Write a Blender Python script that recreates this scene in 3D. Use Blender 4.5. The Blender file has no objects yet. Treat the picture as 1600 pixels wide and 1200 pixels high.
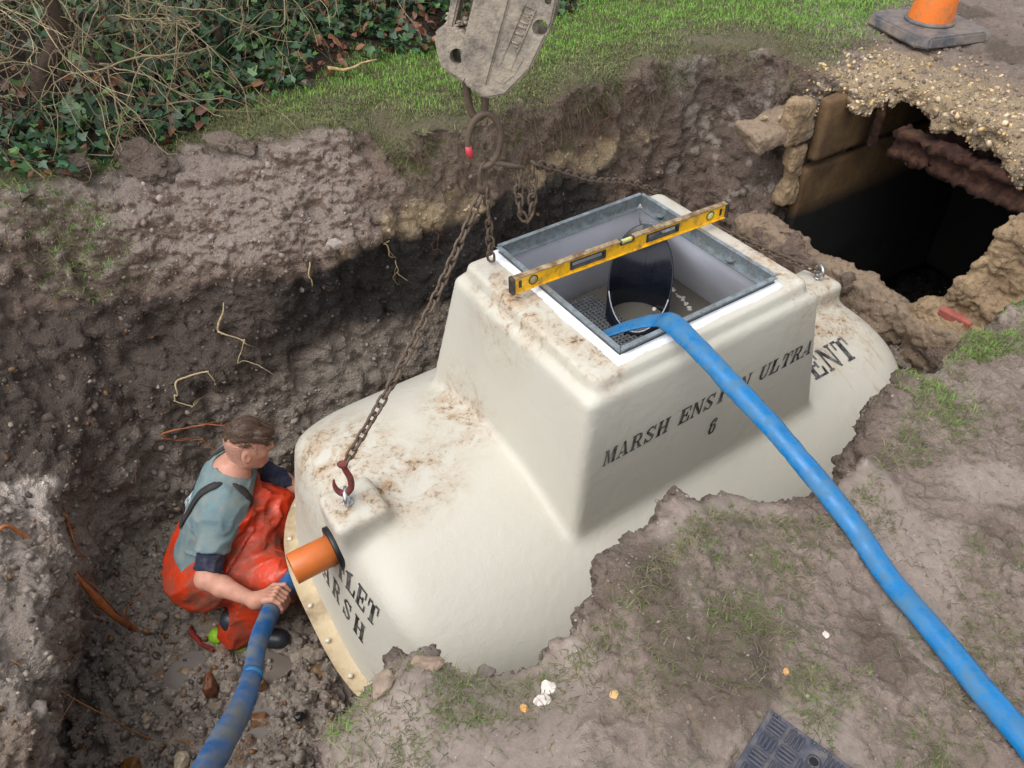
import bpy, bmesh, math, random, time
import numpy as np
from mathutils import Vector, Matrix
from mathutils.bvhtree import BVHTree

T0 = time.time()
random.seed(7)
RNG = np.random.default_rng(11)
scn = bpy.context.scene
COL = scn.collection

# ------------------------------------------------------------------ camera, sky, sun, exposure
R = math.radians
cam_d = bpy.data.cameras.new("camera")
cam = bpy.data.objects.new("camera", cam_d)
COL.objects.link(cam)
cam_d.sensor_fit = 'HORIZONTAL'
cam_d.sensor_width = 36.0
cam_d.lens = 36.0 * 1163.4 / 1600.0
cam_d.clip_start = 0.05
cam_d.clip_end = 400.0
_p, _r = R(42.68), R(-1.766)
_fw = Vector((0, math.cos(_p), -math.sin(_p)))
_up0 = Vector((0, math.sin(_p), math.cos(_p)))
_rt0 = Vector((1, 0, 0))
_rt = _rt0 * math.cos(_r) + _up0 * math.sin(_r)
_up = -_rt0 * math.sin(_r) + _up0 * math.cos(_r)
_m = Matrix((_rt, _up, -_fw)).transposed().to_4x4()
_m.translation = Vector((0, 0, 1.6))
cam.matrix_world = _m
scn.camera = cam

SUN_EL, SUN_AZ = R(62), R(-138)      # azimuth the light comes from, measured from +X
world = bpy.data.worlds.new("World")
scn.world = world
world.use_nodes = True
wn, wl = world.node_tree.nodes, world.node_tree.links
wn.clear()
w_out = wn.new("ShaderNodeOutputWorld")
w_bg = wn.new("ShaderNodeBackground")
w_sky = wn.new("ShaderNodeTexSky")
w_hsv = wn.new("ShaderNodeHueSaturation")
w_sky.sky_type = 'NISHITA'
w_sky.sun_disc = False
w_sky.sun_elevation = SUN_EL
w_sky.sun_rotation = R(90) - SUN_AZ
w_sky.air_density = 1.0
w_sky.dust_density = 3.0
w_hsv.inputs['Saturation'].default_value = 0.22
wl.new(w_sky.outputs[0], w_hsv.inputs['Color'])
wl.new(w_hsv.outputs[0], w_bg.inputs['Color'])
wl.new(w_bg.outputs[0], w_out.inputs['Surface'])
w_bg.inputs['Strength'].default_value = 0.15

sun_d = bpy.data.lights.new("sun", 'SUN')
sun_d.energy = 0.5
sun_d.angle = R(60)
sun_d.color = (1.0, 0.97, 0.93)
sun = bpy.data.objects.new("sun", sun_d)
COL.objects.link(sun)
_sd = Vector((math.cos(SUN_EL) * math.cos(SUN_AZ), math.cos(SUN_EL) * math.sin(SUN_AZ), math.sin(SUN_EL)))
sun.rotation_euler = _sd.to_track_quat('Z', 'Y').to_euler()
sun.location = (0, 0, 6)

scn.view_settings.view_transform = 'Standard'
scn.view_settings.look = 'None'
scn.view_settings.gamma = 1.0
scn.view_settings.use_curve_mapping = False
scn.view_settings.exposure = 0.84
scn.render.engine = 'CYCLES'
scn.cycles.use_denoising = True
scn.cycles.denoising_prefilter = 'NONE'
scn.cycles.max_bounces = 6
scn.cycles.diffuse_bounces = 3

# ------------------------------------------------------------------ frame of the tank
YAW = R(31.592)
TC = np.array([0.442, 2.255, 0.0])
TA = np.array([math.cos(YAW), math.sin(YAW), 0.0])
TB = np.array([-math.sin(YAW), math.cos(YAW), 0.0])
def W(u, v, z):
    return TC + TA * u + TB * v + np.array([0, 0, z])

# ------------------------------------------------------------------ helpers: objects
def tag(o, label=None, cat=None, group=None, kind=None):
    if label: o['label'] = label
    if cat: o['category'] = cat
    if group: o['group'] = group
    if kind: o['kind'] = kind
    return o

def empty(name, loc=(0, 0, 0), rot=(0, 0, 0), label=None, cat=None, group=None, kind=None):
    o = bpy.data.objects.new(name, None)
    COL.objects.link(o)
    o.empty_display_size = 0.05
    o.location = Vector([float(x) for x in loc])
    o.rotation_euler = rot
    return tag(o, label, cat, group, kind)

def link_mesh(name, me, mats=None, parent=None, loc=None, rot=None):
    o = bpy.data.objects.new(name, me)
    COL.objects.link(o)
    if mats is not None:
        if not isinstance(mats, (list, tuple)): mats = [mats]
        for m in mats: me.materials.append(m)
    if parent is not None: o.parent = parent
    if loc is not None: o.location = Vector([float(x) for x in loc])
    if rot is not None: o.rotation_euler = rot
    return o

def np_mesh(name, V, F, smooth=True, col=None):
    """V (n,3), F (m,k) arrays or a list of such face arrays; col (n,4) point colour."""
    V = np.ascontiguousarray(V, dtype=np.float32)
    Fs = F if isinstance(F, list) else [F]
    Fs = [np.asarray(f, dtype=np.int32) for f in Fs if len(f)]
    me = bpy.data.meshes.new(name)
    loops = np.concatenate([f.ravel() for f in Fs])
    tot = np.concatenate([np.full(len(f), f.shape[1], np.int32) for f in Fs])
    st = np.concatenate([[0], np.cumsum(tot)[:-1]]).astype(np.int32)
    me.vertices.add(len(V)); me.vertices.foreach_set('co', V.ravel())
    me.loops.add(len(loops)); me.loops.foreach_set('vertex_index', loops)
    me.polygons.add(len(tot)); me.polygons.foreach_set('loop_start', st)
    try: me.polygons.foreach_set('loop_total', tot)
    except Exception: pass
    if smooth: me.polygons.foreach_set('use_smooth', np.ones(len(tot), bool))
    me.update(calc_edges=True)
    if col is not None:
        a = me.color_attributes.new('Col', 'FLOAT_COLOR', 'POINT')
        a.data.foreach_set('color', np.ascontiguousarray(col, dtype=np.float32).ravel())
    return me

def bm_mesh(name, bm, smooth=False):
    me = bpy.data.meshes.new(name)
    bmesh.ops.recalc_face_normals(bm, faces=bm.faces)
    bm.to_mesh(me); bm.free()
    if smooth:
        me.polygons.foreach_set('use_smooth', np.ones(len(me.polygons), bool))
    return me

def bm_box(bm, c, s, rot=None, bevel=0.0, seg=2):
    """box centre c, full size s, optional 3x3 rotation"""
    r = bmesh.ops.create_cube(bm, size=1.0)
    vs = r['verts']
    M = Matrix.Diagonal(Vector((s[0], s[1], s[2], 1)))
    if rot is not None: M = rot.to_4x4() @ M
    M = Matrix.Translation(Vector([float(x) for x in c])) @ M
    bmesh.ops.transform(bm, matrix=M, verts=vs)
    if bevel > 0:
        es = list({e for v in vs for e in v.link_edges})
        bmesh.ops.bevel(bm, geom=es, offset=bevel, segments=seg, affect='EDGES', profile=0.5)
    return vs

def catmull(P, n):
    P = np.asarray(P, float)
    Q = np.concatenate([[2 * P[0] - P[1]], P, [2 * P[-1] - P[-2]]])
    out = []
    for i in range(1, len(Q) - 2):
        p0, p1, p2, p3 = Q[i - 1], Q[i], Q[i + 1], Q[i + 2]
        for t in np.linspace(0, 1, n, endpoint=False):
            out.append(0.5 * ((2 * p1) + (-p0 + p2) * t + (2 * p0 - 5 * p1 + 4 * p2 - p3) * t * t + (-p0 + 3 * p1 - 3 * p2 + p3) * t ** 3))
    out.append(P[-1])
    return np.array(out)

def sweep(P, prof, scale=None, up=(0, 0, 1), cap=True, twist=None):
    """sweep a closed 2D profile (k,2) (or a function i->(k,2)) along P (n,3); returns V, [quads, caps]"""
    P = np.asarray(P, float); n = len(P)
    Tn = np.gradient(P, axis=0); Tn /= np.linalg.norm(Tn, axis=1)[:, None] + 1e-12
    up = np.asarray(up, float)
    if abs(Tn[0] @ up) > 0.95: up = np.array([0.3, 1, 0.0])
    N = up - Tn[0] * (up @ Tn[0]); N /= np.linalg.norm(N)
    V = []
    for i in range(n):
        N = N - Tn[i] * (N @ Tn[i]); N /= np.linalg.norm(N) + 1e-12
        B = np.cross(Tn[i], N)
        pr = prof(i) if callable(prof) else prof
        s = 1.0 if scale is None else scale[i]
        if twist is not None:
            c, q = math.cos(twist[i]), math.sin(twist[i])
            pr = np.stack([pr[:, 0] * c - pr[:, 1] * q, pr[:, 0] * q + pr[:, 1] * c], 1)
        V.append(P[i] + s * (pr[:, :1] * B + pr[:, 1:2] * N))
    k = len(V[0]); V = np.concatenate(V)
    i, j = np.meshgrid(np.arange(n - 1), np.arange(k), indexing='ij')
    i, j = i.ravel(), j.ravel(); j2 = (j + 1) % k
    Q = np.stack([i * k + j, i * k + j2, (i + 1) * k + j2, (i + 1) * k + j], 1)
    Fs = [Q]
    if cap:
        Fs.append(np.arange(k)[::-1][None])
        Fs.append((np.arange(k) + (n - 1) * k)[None])
    return V, Fs

def circ(r, k=8, sx=1.0, sy=1.0):
    t = np.arange(k) * 2 * np.pi / k
    return np.stack([np.cos(t) * r * sx, np.sin(t) * r * sy], 1)

def join_geo(parts):
    """parts: list of (V, [F...]) -> V, [F by size]"""
    Vs, by, off = [], {}, 0
    for V, Fs in parts:
        Fs = Fs if isinstance(Fs, list) else [Fs]
        for f in Fs:
            f = np.asarray(f)
            if len(f): by.setdefault(f.shape[1], []).append(f + off)
        Vs.append(V); off += len(V)
    return np.concatenate(Vs), [np.concatenate(x) for x in by.values()]

def tube_obj(name, P, r, mat, parent=None, k=8, scale=None, smooth=True):
    V, F = sweep(P, circ(r, k), scale)
    return link_mesh(name, np_mesh(name, V, F, smooth), mat, parent)

def lathe(prof, k=32, axis='z'):
    """profile list of (r, z) -> V, quads (open ends closed by r=0 points)"""
    prof = np.asarray(prof, float); n = len(prof)
    t = np.arange(k) * 2 * np.pi / k
    V = np.stack([prof[:, None, 0] * np.cos(t), prof[:, None, 0] * np.sin(t), np.repeat(prof[:, 1:2], k, 1)], -1).reshape(-1, 3)
    i, j = np.meshgrid(np.arange(n - 1), np.arange(k), indexing='ij')
    i, j = i.ravel(), j.ravel(); j2 = (j + 1) % k
    Q = np.stack([i * k + j, i * k + j2, (i + 1) * k + j2, (i + 1) * k + j], 1)
    if axis == 'x': V = V[:, [2, 0, 1]]
    return V, [Q]

# ------------------------------------------------------------------ helpers: noise and implicit surfaces
def _hash(ix, iy, iz, seed):
    h = (ix.astype(np.uint32) * np.uint32(374761393) + iy.astype(np.uint32) * np.uint32(668265263)
         + iz.astype(np.uint32) * np.uint32(2147483647) + np.uint32(seed) * np.uint32(3266489917))
    h = (h ^ (h >> np.uint32(13))) * np.uint32(1274126177)
    h = (h ^ (h >> np.uint32(16))) * np.uint32(2246822519)
    return h ^ (h >> np.uint32(15))

def vnoise(P, scale, seed=0):
    """smooth value noise in [-1,1] at points P (n,3)"""
    Q = np.asarray(P, np.float32) * np.float32(scale)
    I = np.floor(Q).astype(np.int64); f = (Q - I).astype(np.float32)
    f = f * f * f * (f * (f * 6 - 15) + 10)
    out = 0
    for dx in (0, 1):
        wx = f[:, 0] if dx else 1 - f[:, 0]
        for dy in (0, 1):
            wy = f[:, 1] if dy else 1 - f[:, 1]
            for dz in (0, 1):
                wz = f[:, 2] if dz else 1 - f[:, 2]
                h = _hash(I[:, 0] + dx, I[:, 1] + dy, I[:, 2] + dz, seed).astype(np.float32) * np.float32(2 / 4294967295.0) - 1
                out = out + wx * wy * wz * h
    return out

def fbm(P, scale, oct=4, seed=0, gain=0.5):
    a, s, out = 1.0, scale, 0
    for o in range(oct):
        out = out + a * vnoise(P, s, seed + o * 17); a *= gain; s *= 2.03
    return out

def worley(P, scale, seed=0):
    """F1, F2 distances and the id (0..1) of the nearest cell point"""
    Q = np.asarray(P, np.float32) * np.float32(scale)
    I = np.floor(Q).astype(np.int64); f = (Q - I).astype(np.float32)
    f1 = np.full(len(Q), 9, np.float32); f2 = f1.copy(); idn = np.zeros(len(Q), np.float32)
    for dx in (-1, 0, 1):
        for dy in (-1, 0, 1):
            for dz in (-1, 0, 1):
                h = _hash(I[:, 0] + dx, I[:, 1] + dy, I[:, 2] + dz, seed)
                px = dx + (h & np.uint32(1023)).astype(np.float32) / 1023 - f[:, 0]
                py = dy + ((h >> np.uint32(10)) & np.uint32(1023)).astype(np.float32) / 1023 - f[:, 1]
                pz = dz + ((h >> np.uint32(20)) & np.uint32(1023)).astype(np.float32) / 1023 - f[:, 2]
                d = px * px + py * py + pz * pz
                m = d < f1
                f2 = np.where(m, f1, np.minimum(f2, d))
                idn = np.where(m, (h & np.uint32(65535)).astype(np.float32) / 65535, idn)
                f1 = np.where(m, d, f1)
    return np.sqrt(f1), np.sqrt(f2), idn

def smoothstep(a, b, x):
    t = np.clip((x - a) / (b - a), 0, 1)
    return t * t * (3 - 2 * t)

def smin(a, b, k):
    h = np.maximum(k - np.abs(a - b), 0) / k
    return np.minimum(a, b) - h * h * k * 0.25
def smax(a, b, k): return -smin(-a, -b, k)

def spline_noise_grid(shape, h, cell, seed):
    """smooth noise on a regular grid by cubic B-spline of a random lattice"""
    rg = np.random.default_rng(seed)
    mats, dims = [], []
    for n in shape:
        x = np.arange(n) * h / cell
        i = np.floor(x).astype(int); f = x - i
        m = i.max() + 4
        A = np.zeros((n, m), np.float32)
        w = [(1 - f) ** 3 / 6, (3 * f ** 3 - 6 * f ** 2 + 4) / 6, (-3 * f ** 3 + 3 * f ** 2 + 3 * f + 1) / 6, f ** 3 / 6]
        for k in range(4): A[np.arange(n), i + k] = w[k]
        mats.append(A); dims.append(m)
    L = rg.uniform(-1, 1, dims).astype(np.float32)
    L = np.tensordot(mats[0], L, (1, 0))
    L = np.tensordot(mats[1], L, (1, 1)).transpose(1, 0, 2)
    L = np.tensordot(L, mats[2], (2, 1))
    return L * 2.2

def surface_nets(F, org, h):
    """F<0 inside. returns V, quads facing outward"""
    nx, ny, nz = F.shape
    S = F < 0
    cnt = np.zeros((nx - 1, ny - 1, nz - 1), np.int8)
    for dx in (0, 1):
        for dy in (0, 1):
            for dz in (0, 1):
                cnt += S[dx:nx - 1 + dx, dy:ny - 1 + dy, dz:nz - 1 + dz]
    act = (cnt > 0) & (cnt < 8)
    idx = np.full(act.shape, -1, np.int32)
    ci = np.argwhere(act)
    idx[act] = np.arange(len(ci))
    acc = np.zeros((len(ci), 3), np.float64); num = np.zeros(len(ci))
    corners = [(x, y, z) for x in (0, 1) for y in (0, 1) for z in (0, 1)]
    val = {c: F[ci[:, 0] + c[0], ci[:, 1] + c[1], ci[:, 2] + c[2]].astype(np.float64) for c in corners}
    for c in corners:
        for ax in range(3):
            if c[ax] == 0:
                d = list(c); d[ax] = 1; d = tuple(d)
                a, b = val[c], val[d]
                m = (a < 0) != (b < 0)
                t = np.where(m, a / np.where(m, a - b, 1), 0)
                p = np.zeros((len(ci), 3)); p[:] = c; p[:, ax] += t
                acc += np.where(m[:, None], p, 0); num += m
    V = (ci + acc / num[:, None]) * h + np.asarray(org)
    quads = []
    for ax in range(3):
        a1, a2 = [(1, 2), (2, 0), (0, 1)][ax]
        sl0 = [slice(None)] * 3; sl1 = [slice(None)] * 3
        sl0[ax] = slice(0, -1); sl1[ax] = slice(1, None)
        for s in (sl0, sl1):
            s[a1] = slice(1, -1); s[a2] = slice(1, -1)
        A, B = S[tuple(sl0)], S[tuple(sl1)]
        e = np.argwhere(A != B)
        inside_first = A[A != B]
        e[:, a1] += 1; e[:, a2] += 1
        def cid(o1, o2):
            c = e.copy(); c[:, a1] -= o1; c[:, a2] -= o2
            return idx[c[:, 0], c[:, 1], c[:, 2]]
        q = np.stack([cid(1, 1), cid(0, 1), cid(0, 0), cid(1, 0)], 1)
        q = np.where(inside_first[:, None], q, q[:, ::-1])
        quads.append(q)
    return V, np.concatenate(quads)

def grid_of(lo, hi, h):
    lo, hi = np.asarray(lo, float), np.asarray(hi, float)
    n = np.ceil((hi - lo) / h).astype(int) + 1
    ax = [(lo[i] + np.arange(n[i]) * h).astype(np.float32) for i in range(3)]
    return lo, n, ax

def vert_normals(V, Q):
    n = np.cross(V[Q[:, 2]] - V[Q[:, 0]], V[Q[:, 3]] - V[Q[:, 1]]) if Q.shape[1] == 4 else np.cross(V[Q[:, 1]] - V[Q[:, 0]], V[Q[:, 2]] - V[Q[:, 0]])
    N = np.zeros_like(V)
    for k in range(Q.shape[1]):
        for c in range(3): N[:, c] += np.bincount(Q[:, k], n[:, c], len(V))
    return N / (np.linalg.norm(N, axis=1)[:, None] + 1e-12)

def subdivide(V, Q):
    n = len(V)
    E = np.concatenate([Q[:, [0, 1]], Q[:, [1, 2]], Q[:, [2, 3]], Q[:, [3, 0]]])
    Es = np.sort(E, 1).astype(np.int64)
    key = Es[:, 0] * n + Es[:, 1]
    uk, inv = np.unique(key, return_inverse=True)
    mid = 0.5 * (V[uk // n] + V[uk % n])
    cen = V[Q].mean(1)
    V2 = np.concatenate([V, mid, cen])
    m = len(Q); e = inv.reshape(4, m) + n
    c = np.arange(m) + n + len(uk)
    Q2 = np.concatenate([np.stack([Q[:, k], e[k], c, e[(k + 3) % 4]], 1) for k in range(4)])
    return V2, Q2

def relax(V, Q, it=2, lam=0.5):
    for _ in range(it):
        S = np.zeros_like(V); c = np.zeros(len(V))
        for k in range(4):
            a, b = Q[:, k], Q[:, (k + 1) % 4]
            for d in range(3): S[:, d] += np.bincount(a, V[b, d], len(V))
            c += np.bincount(a, minlength=len(V))
        V = V + lam * (S / np.maximum(c, 1)[:, None] - V)
    return V

# sdf primitives on broadcastable coordinate arrays
def sd_cone(X, Y, Z, a, b, ra, rb):
    """capsule with two radii (approximate)"""
    a = np.asarray(a, np.float32); b = np.asarray(b, np.float32); d = b - a
    t = np.clip(((X - a[0]) * d[0] + (Y - a[1]) * d[1] + (Z - a[2]) * d[2]) / max(float(d @ d), 1e-9), 0, 1)
    return np.sqrt((X - a[0] - t * d[0]) ** 2 + (Y - a[1] - t * d[1]) ** 2 + (Z - a[2] - t * d[2]) ** 2) - (ra + (rb - ra) * t)
def sd_ell(X, Y, Z, c, r, M=None):
    """ellipsoid; M rows = local axes in world"""
    x, y, z = X - c[0], Y - c[1], Z - c[2]
    if M is not None:
        x, y, z = (M[0][0] * x + M[0][1] * y + M[0][2] * z, M[1][0] * x + M[1][1] * y + M[1][2] * z, M[2][0] * x + M[2][1] * y + M[2][2] * z)
    k0 = np.sqrt((x / r[0]) ** 2 + (y / r[1]) ** 2 + (z / r[2]) ** 2)
    k1 = np.sqrt((x / r[0] ** 2) ** 2 + (y / r[1] ** 2) ** 2 + (z / r[2] ** 2) ** 2)
    return k0 * (k0 - 1) / (k1 + 1e-9)
def sd_box(X, Y, Z, c, hs, r=0.0):
    qx, qy, qz = np.abs(X - c[0]) - hs[0] + r, np.abs(Y - c[1]) - hs[1] + r, np.abs(Z - c[2]) - hs[2] + r
    return np.sqrt(np.maximum(qx, 0) ** 2 + np.maximum(qy, 0) ** 2 + np.maximum(qz, 0) ** 2) + np.minimum(np.maximum(qx, np.maximum(qy, qz)), 0) - r

def poly_sdf(X, Y, P):
    """signed distance (negative inside) of points to polygon P"""
    P = np.asarray(P, np.float32); d = np.full(np.broadcast(X, Y).shape, 1e9, np.float32); ins = np.zeros(d.shape, bool)
    n = len(P)
    for i in range(n):
        a, b = P[i], P[(i + 1) % n]; e = b - a
        wx, wy = X - a[0], Y - a[1]
        t = np.clip((wx * e[0] + wy * e[1]) / max(float(e @ e), 1e-9), 0, 1)
        d = np.minimum(d, (wx - t * e[0]) ** 2 + (wy - t * e[1]) ** 2)
        c = ((a[1] <= Y) != (b[1] <= Y))
        with np.errstate(divide='ignore', invalid='ignore'):
            xi = a[0] + (Y - a[1]) * (e[0] / (e[1] if abs(e[1]) > 1e-9 else 1e-9))
        ins ^= c & (X < xi)
    d = np.sqrt(d)
    return np.where(ins, -d, d)
# ------------------------------------------------------------------ materials
class NB:
    """small node-tree builder"""
    def __init__(s, name):
        s.m = bpy.data.materials.new(name); s.m.use_nodes = True
        s.t = s.m.node_tree; s.t.nodes.clear()
        s.out = s.t.nodes.new('ShaderNodeOutputMaterial')
        s.b = s.t.nodes.new('ShaderNodeBsdfPrincipled')
        s.t.links.new(s.b.outputs[0], s.out.inputs['Surface'])
        s._tc = None
    def n(s, typ, **kw):
        x = s.t.nodes.new(typ)
        for k, v in kw.items(): setattr(x, k, v)
        return x
    def put(s, sock, v):
        if v is None: return
        if hasattr(v, 'is_output') or isinstance(v, bpy.types.NodeSocket): s.t.links.new(v, sock)
        else:
            if isinstance(v, (tuple, list)) and len(v) == 3 and sock.type == 'RGBA': v = (*v, 1)
            sock.default_value = v
    def obj(s):
        if s._tc is None: s._tc = s.n('ShaderNodeTexCoord')
        return s._tc.outputs['Object']
    def geo(s): return s.n('ShaderNodeNewGeometry')
    def map(s, vec, scale=(1, 1, 1), loc=(0, 0, 0), rot=(0, 0, 0)):
        x = s.n('ShaderNodeMapping'); s.put(x.inputs['Vector'], vec)
        x.inputs['Scale'].default_value = scale; x.inputs['Location'].default_value = loc; x.inputs['Rotation'].default_value = rot
        return x.outputs[0]
    def noise(s, scale, detail=4, rough=0.55, vec=None, dist=0.0):
        x = s.n('ShaderNodeTexNoise'); s.put(x.inputs['Vector'], vec if vec is not None else s.obj())
        x.inputs['Scale'].default_value = scale; x.inputs['Detail'].default_value = detail
        x.inputs['Roughness'].default_value = rough; x.inputs['Distortion'].default_value = dist
        return x.outputs['Fac']
    def vor(s, scale, vec=None, feature='F1', out='Distance', rand=1.0):
        x = s.n('ShaderNodeTexVoronoi'); x.feature = feature
        s.put(x.inputs['Vector'], vec if vec is not None else s.obj())
        x.inputs['Scale'].default_value = scale; x.inputs['Randomness'].default_value = rand
        return x.outputs[out]
    def ramp(s, fac, stops, interp='LINEAR'):
        x = s.n('ShaderNodeValToRGB'); s.put(x.inputs[0], fac); x.color_ramp.interpolation = interp
        e = x.color_ramp.elements
        while len(e) < len(stops): e.new(0.5)
        for q, (p, c) in zip(e, stops):
            q.position = p; q.color = (c, c, c, 1) if not isinstance(c, (tuple, list)) else (*c[:3], 1)
        return x.outputs[0]
    def mix(s, fac, a, b, mode='MIX'):
        x = s.n('ShaderNodeMix'); x.data_type = 'RGBA'; x.blend_type = mode
        s.put(x.inputs[0], fac); s.put(x.inputs[6], a); s.put(x.inputs[7], b)
        return x.outputs[2]
    def math(s, op, a, b=0.0, c=None, clamp=False):
        x = s.n('ShaderNodeMath'); x.operation = op; x.use_clamp = clamp
        s.put(x.inputs[0], a); s.put(x.inputs[1], b)
        if c is not None: s.put(x.inputs[2], c)
        return x.outputs[0]
    def rng(s, v, a, b, c=0.0, d=1.0):
        x = s.n('ShaderNodeMapRange'); s.put(x.inputs[0], v)
        for k, q in zip((1, 2, 3, 4), (a, b, c, d)): s.put(x.inputs[k], q)
        return x.outputs[0]
    def near(s, p, r0, r1, vec=None, sc=(1, 1, 1)):
        """1 within r0 of object-space point p, 0 beyond r1"""
        v = s.n('ShaderNodeVectorMath'); v.operation = 'SUBTRACT'; s.put(v.inputs[0], vec if vec is not None else s.obj()); v.inputs[1].default_value = p
        q = s.n('ShaderNodeVectorMath'); q.operation = 'MULTIPLY'; s.put(q.inputs[0], v.outputs[0]); q.inputs[1].default_value = sc
        l = s.n('ShaderNodeVectorMath'); l.operation = 'LENGTH'; s.put(l.inputs[0], q.outputs[0])
        return s.rng(l.outputs['Value'], r0, r1, 1.0, 0.0)
    def attr(s, name='Col'):
        x = s.n('ShaderNodeAttribute'); x.attribute_name = name; return x
    def bump(s, h, strength=0.5, dist=0.01, prev=None):
        x = s.n('ShaderNodeBump'); s.put(x.inputs['Height'], h)
        x.inputs['Strength'].default_value = strength; x.inputs['Distance'].default_value = dist
        if prev is not None: s.put(x.inputs['Normal'], prev)
        return x.outputs[0]
    def fin(s, col, rough=0.6, normal=None, metal=0.0, spec=None, **kw):
        s.put(s.b.inputs['Base Color'], col); s.put(s.b.inputs['Roughness'], rough)
        s.put(s.b.inputs['Metallic'], metal)
        if normal is not None: s.put(s.b.inputs['Normal'], normal)
        if spec is not None: s.put(s.b.inputs['Specular IOR Level'], spec)
        for k, v in kw.items(): s.put(s.b.inputs[k.replace('_', ' ')], v)
        return s.m

def rgb(r, g, b):
    f = lambda c: (c / 255 / 12.92) if c / 255 <= 0.04045 else ((c / 255 + 0.055) / 1.055) ** 2.4
    return (f(r), f(g), f(b))

def simple(name, col, rough=0.6, var=0.25, nscale=30, bump=0.2, bscale=120, metal=0.0, dirt=None, dirt_amt=0.0, dirt_scale=9, spec=None, bdist=0.003, **kw):
    b = NB(name)
    n = b.noise(nscale, 5, 0.6)
    c = b.mix(b.rng(n, 0.3, 0.7), tuple(x * (1 - var) for x in col), tuple(min(1, x * (1 + var)) for x in col))
    if dirt is not None:
        d = b.ramp(b.noise(dirt_scale, 8, 0.68), [(0.5 - dirt_amt * 0.4, 0.0), (0.72 - dirt_amt * 0.4, 1.0)])
        c = b.mix(d, c, dirt)
        rough = b.rng(d, 0, 1, rough, 0.85)
    nm = b.bump(b.noise(bscale, 5, 0.6), bump, bdist) if bump else None
    return b.fin(c, rough, nm, metal, spec, **kw)

MUD = rgb(138, 122, 112)
def mat_terrain():
    b = NB('earth')
    at = b.attr('Col'); c = at.outputs['Color']; wet = at.outputs['Alpha']
    n1 = b.noise(9, 8, 0.65); n2 = b.noise(45, 6, 0.65); n3 = b.noise(190, 4, 0.6)
    f = b.math('ADD', b.math('MULTIPLY', b.rng(n1, 0.25, 0.75), 0.35), b.math('MULTIPLY', b.rng(n2, 0.25, 0.75), 0.45))
    f = b.math('ADD', f, b.math('MULTIPLY', b.rng(n3, 0.25, 0.75), 0.3))
    dark = b.mix(1.0, c, (0.50, 0.48, 0.46), 'MULTIPLY'); lite = b.mix(1.0, c, (1.45, 1.44, 1.43), 'MULTIPLY')
    base = b.mix(f, dark, lite)
    # small stones of several sizes in the soil
    for sc, th, tint, lo in ((62, 0.12, (0.40, 0.36, 0.30), 0.93), (130, 0.16, (0.50, 0.47, 0.42), 0.93), (34, 0.17, (0.34, 0.26, 0.18), 0.93)):
        d = b.vor(sc); idc = b.vor(sc, out='Color')
        sep = b.n('ShaderNodeSeparateColor'); b.put(sep.inputs[0], idc)
        on = b.math('MULTIPLY', b.rng(d, th, th + 0.1, 1, 0), b.math('GREATER_THAN', sep.outputs[0], lo))
        base = b.mix(b.math('MULTIPLY', on, 0.6), base, b.mix(sep.outputs[1], tint, tuple(x * 0.55 for x in tint)))
    n4 = b.noise(75, 9, 0.72, dist=.4)
    h = b.math('ADD', b.math('MULTIPLY', n2, 0.8), b.math('MULTIPLY', n4, 0.9))
    v = b.vor(70); v2 = b.vor(150)
    h = b.math('SUBTRACT', h, b.math('ADD', b.math('MULTIPLY', v, 0.35), b.math('MULTIPLY', v2, .2)))
    bs = b.rng(wet, 0.1, 0.95, 1.0, 0.12)
    x = b.n('ShaderNodeBump'); b.put(x.inputs['Height'], h); b.put(x.inputs['Strength'], bs); x.inputs['Distance'].default_value = 0.030
    rough = b.rng(b.math('ADD', wet, b.math('MULTIPLY', n2, 0.3)), 0.1, 1.1, 0.86, 0.33)
    return b.fin(base, rough, x.outputs[0], 0.0, 0.42)

def mat_vcol(name, rough=0.6, var=0.3, nscale=40, bump=0.3, bscale=90, bdist=0.004, spec=None, **kw):
    b = NB(name)
    c = b.attr('Col').outputs['Color']
    n = b.noise(nscale, 5, 0.6)
    c = b.mix(b.rng(n, 0.3, 0.7), b.mix(1.0, c, (1 - var,) * 3, 'MULTIPLY'), b.mix(1.0, c, (1 + var,) * 3, 'MULTIPLY'))
    nm = b.bump(b.noise(bscale, 5, 0.6), bump, bdist) if bump else None
    return b.fin(c, rough, nm, 0.0, spec, **kw)

M = {}
M['earth'] = mat_terrain()
M['leaf'] = mat_vcol('leaf', 0.42, 0.25, 30, 0.1, 60)
M['grass'] = mat_vcol('grass_blade', 0.6, 0.25, 20, 0)
M['stone'] = mat_vcol('stone', 0.62, 0.35, 35, 0.6, 70, 0.006)
M['flint'] = mat_vcol('flint', 0.32, 0.4, 45, 0.3, 80, 0.004)
M['twig'] = mat_vcol('twig', 0.8, 0.35, 25, 0.3, 90)
M['concrete'] = simple('old_concrete', rgb(150, 126, 96), 0.85, 0.35, 7, 0.9, 45, dirt=rgb(92, 78, 66), dirt_amt=0.35, dirt_scale=5, bdist=0.012)
M['rust'] = simple('rusted_iron', rgb(50, 25, 17), 0.95, 0.55, 22, 1.0, 40, dirt=rgb(84, 58, 36), dirt_amt=0.05, dirt_scale=12, bdist=0.01)
M['brick'] = simple('red_brick', rgb(165, 92, 82), 0.8, 0.25, 30, 0.5, 90)
M['hole'] = simple('hole_shade', (0.012, 0.011, 0.010), 0.9, 0.2)
M['chain'] = simple('chain_steel', rgb(98, 84, 74), 0.5, 0.3, 60, 0.4, 150, metal=0.45, dirt=rgb(112, 96, 82), dirt_amt=0.3, dirt_scale=40)
M['red_paint'] = simple('red_worn_paint', rgb(150, 40, 44), 0.45, 0.25, 40, 0.3, 120, dirt=rgb(80, 62, 54), dirt_amt=0.35, dirt_scale=45)
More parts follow.
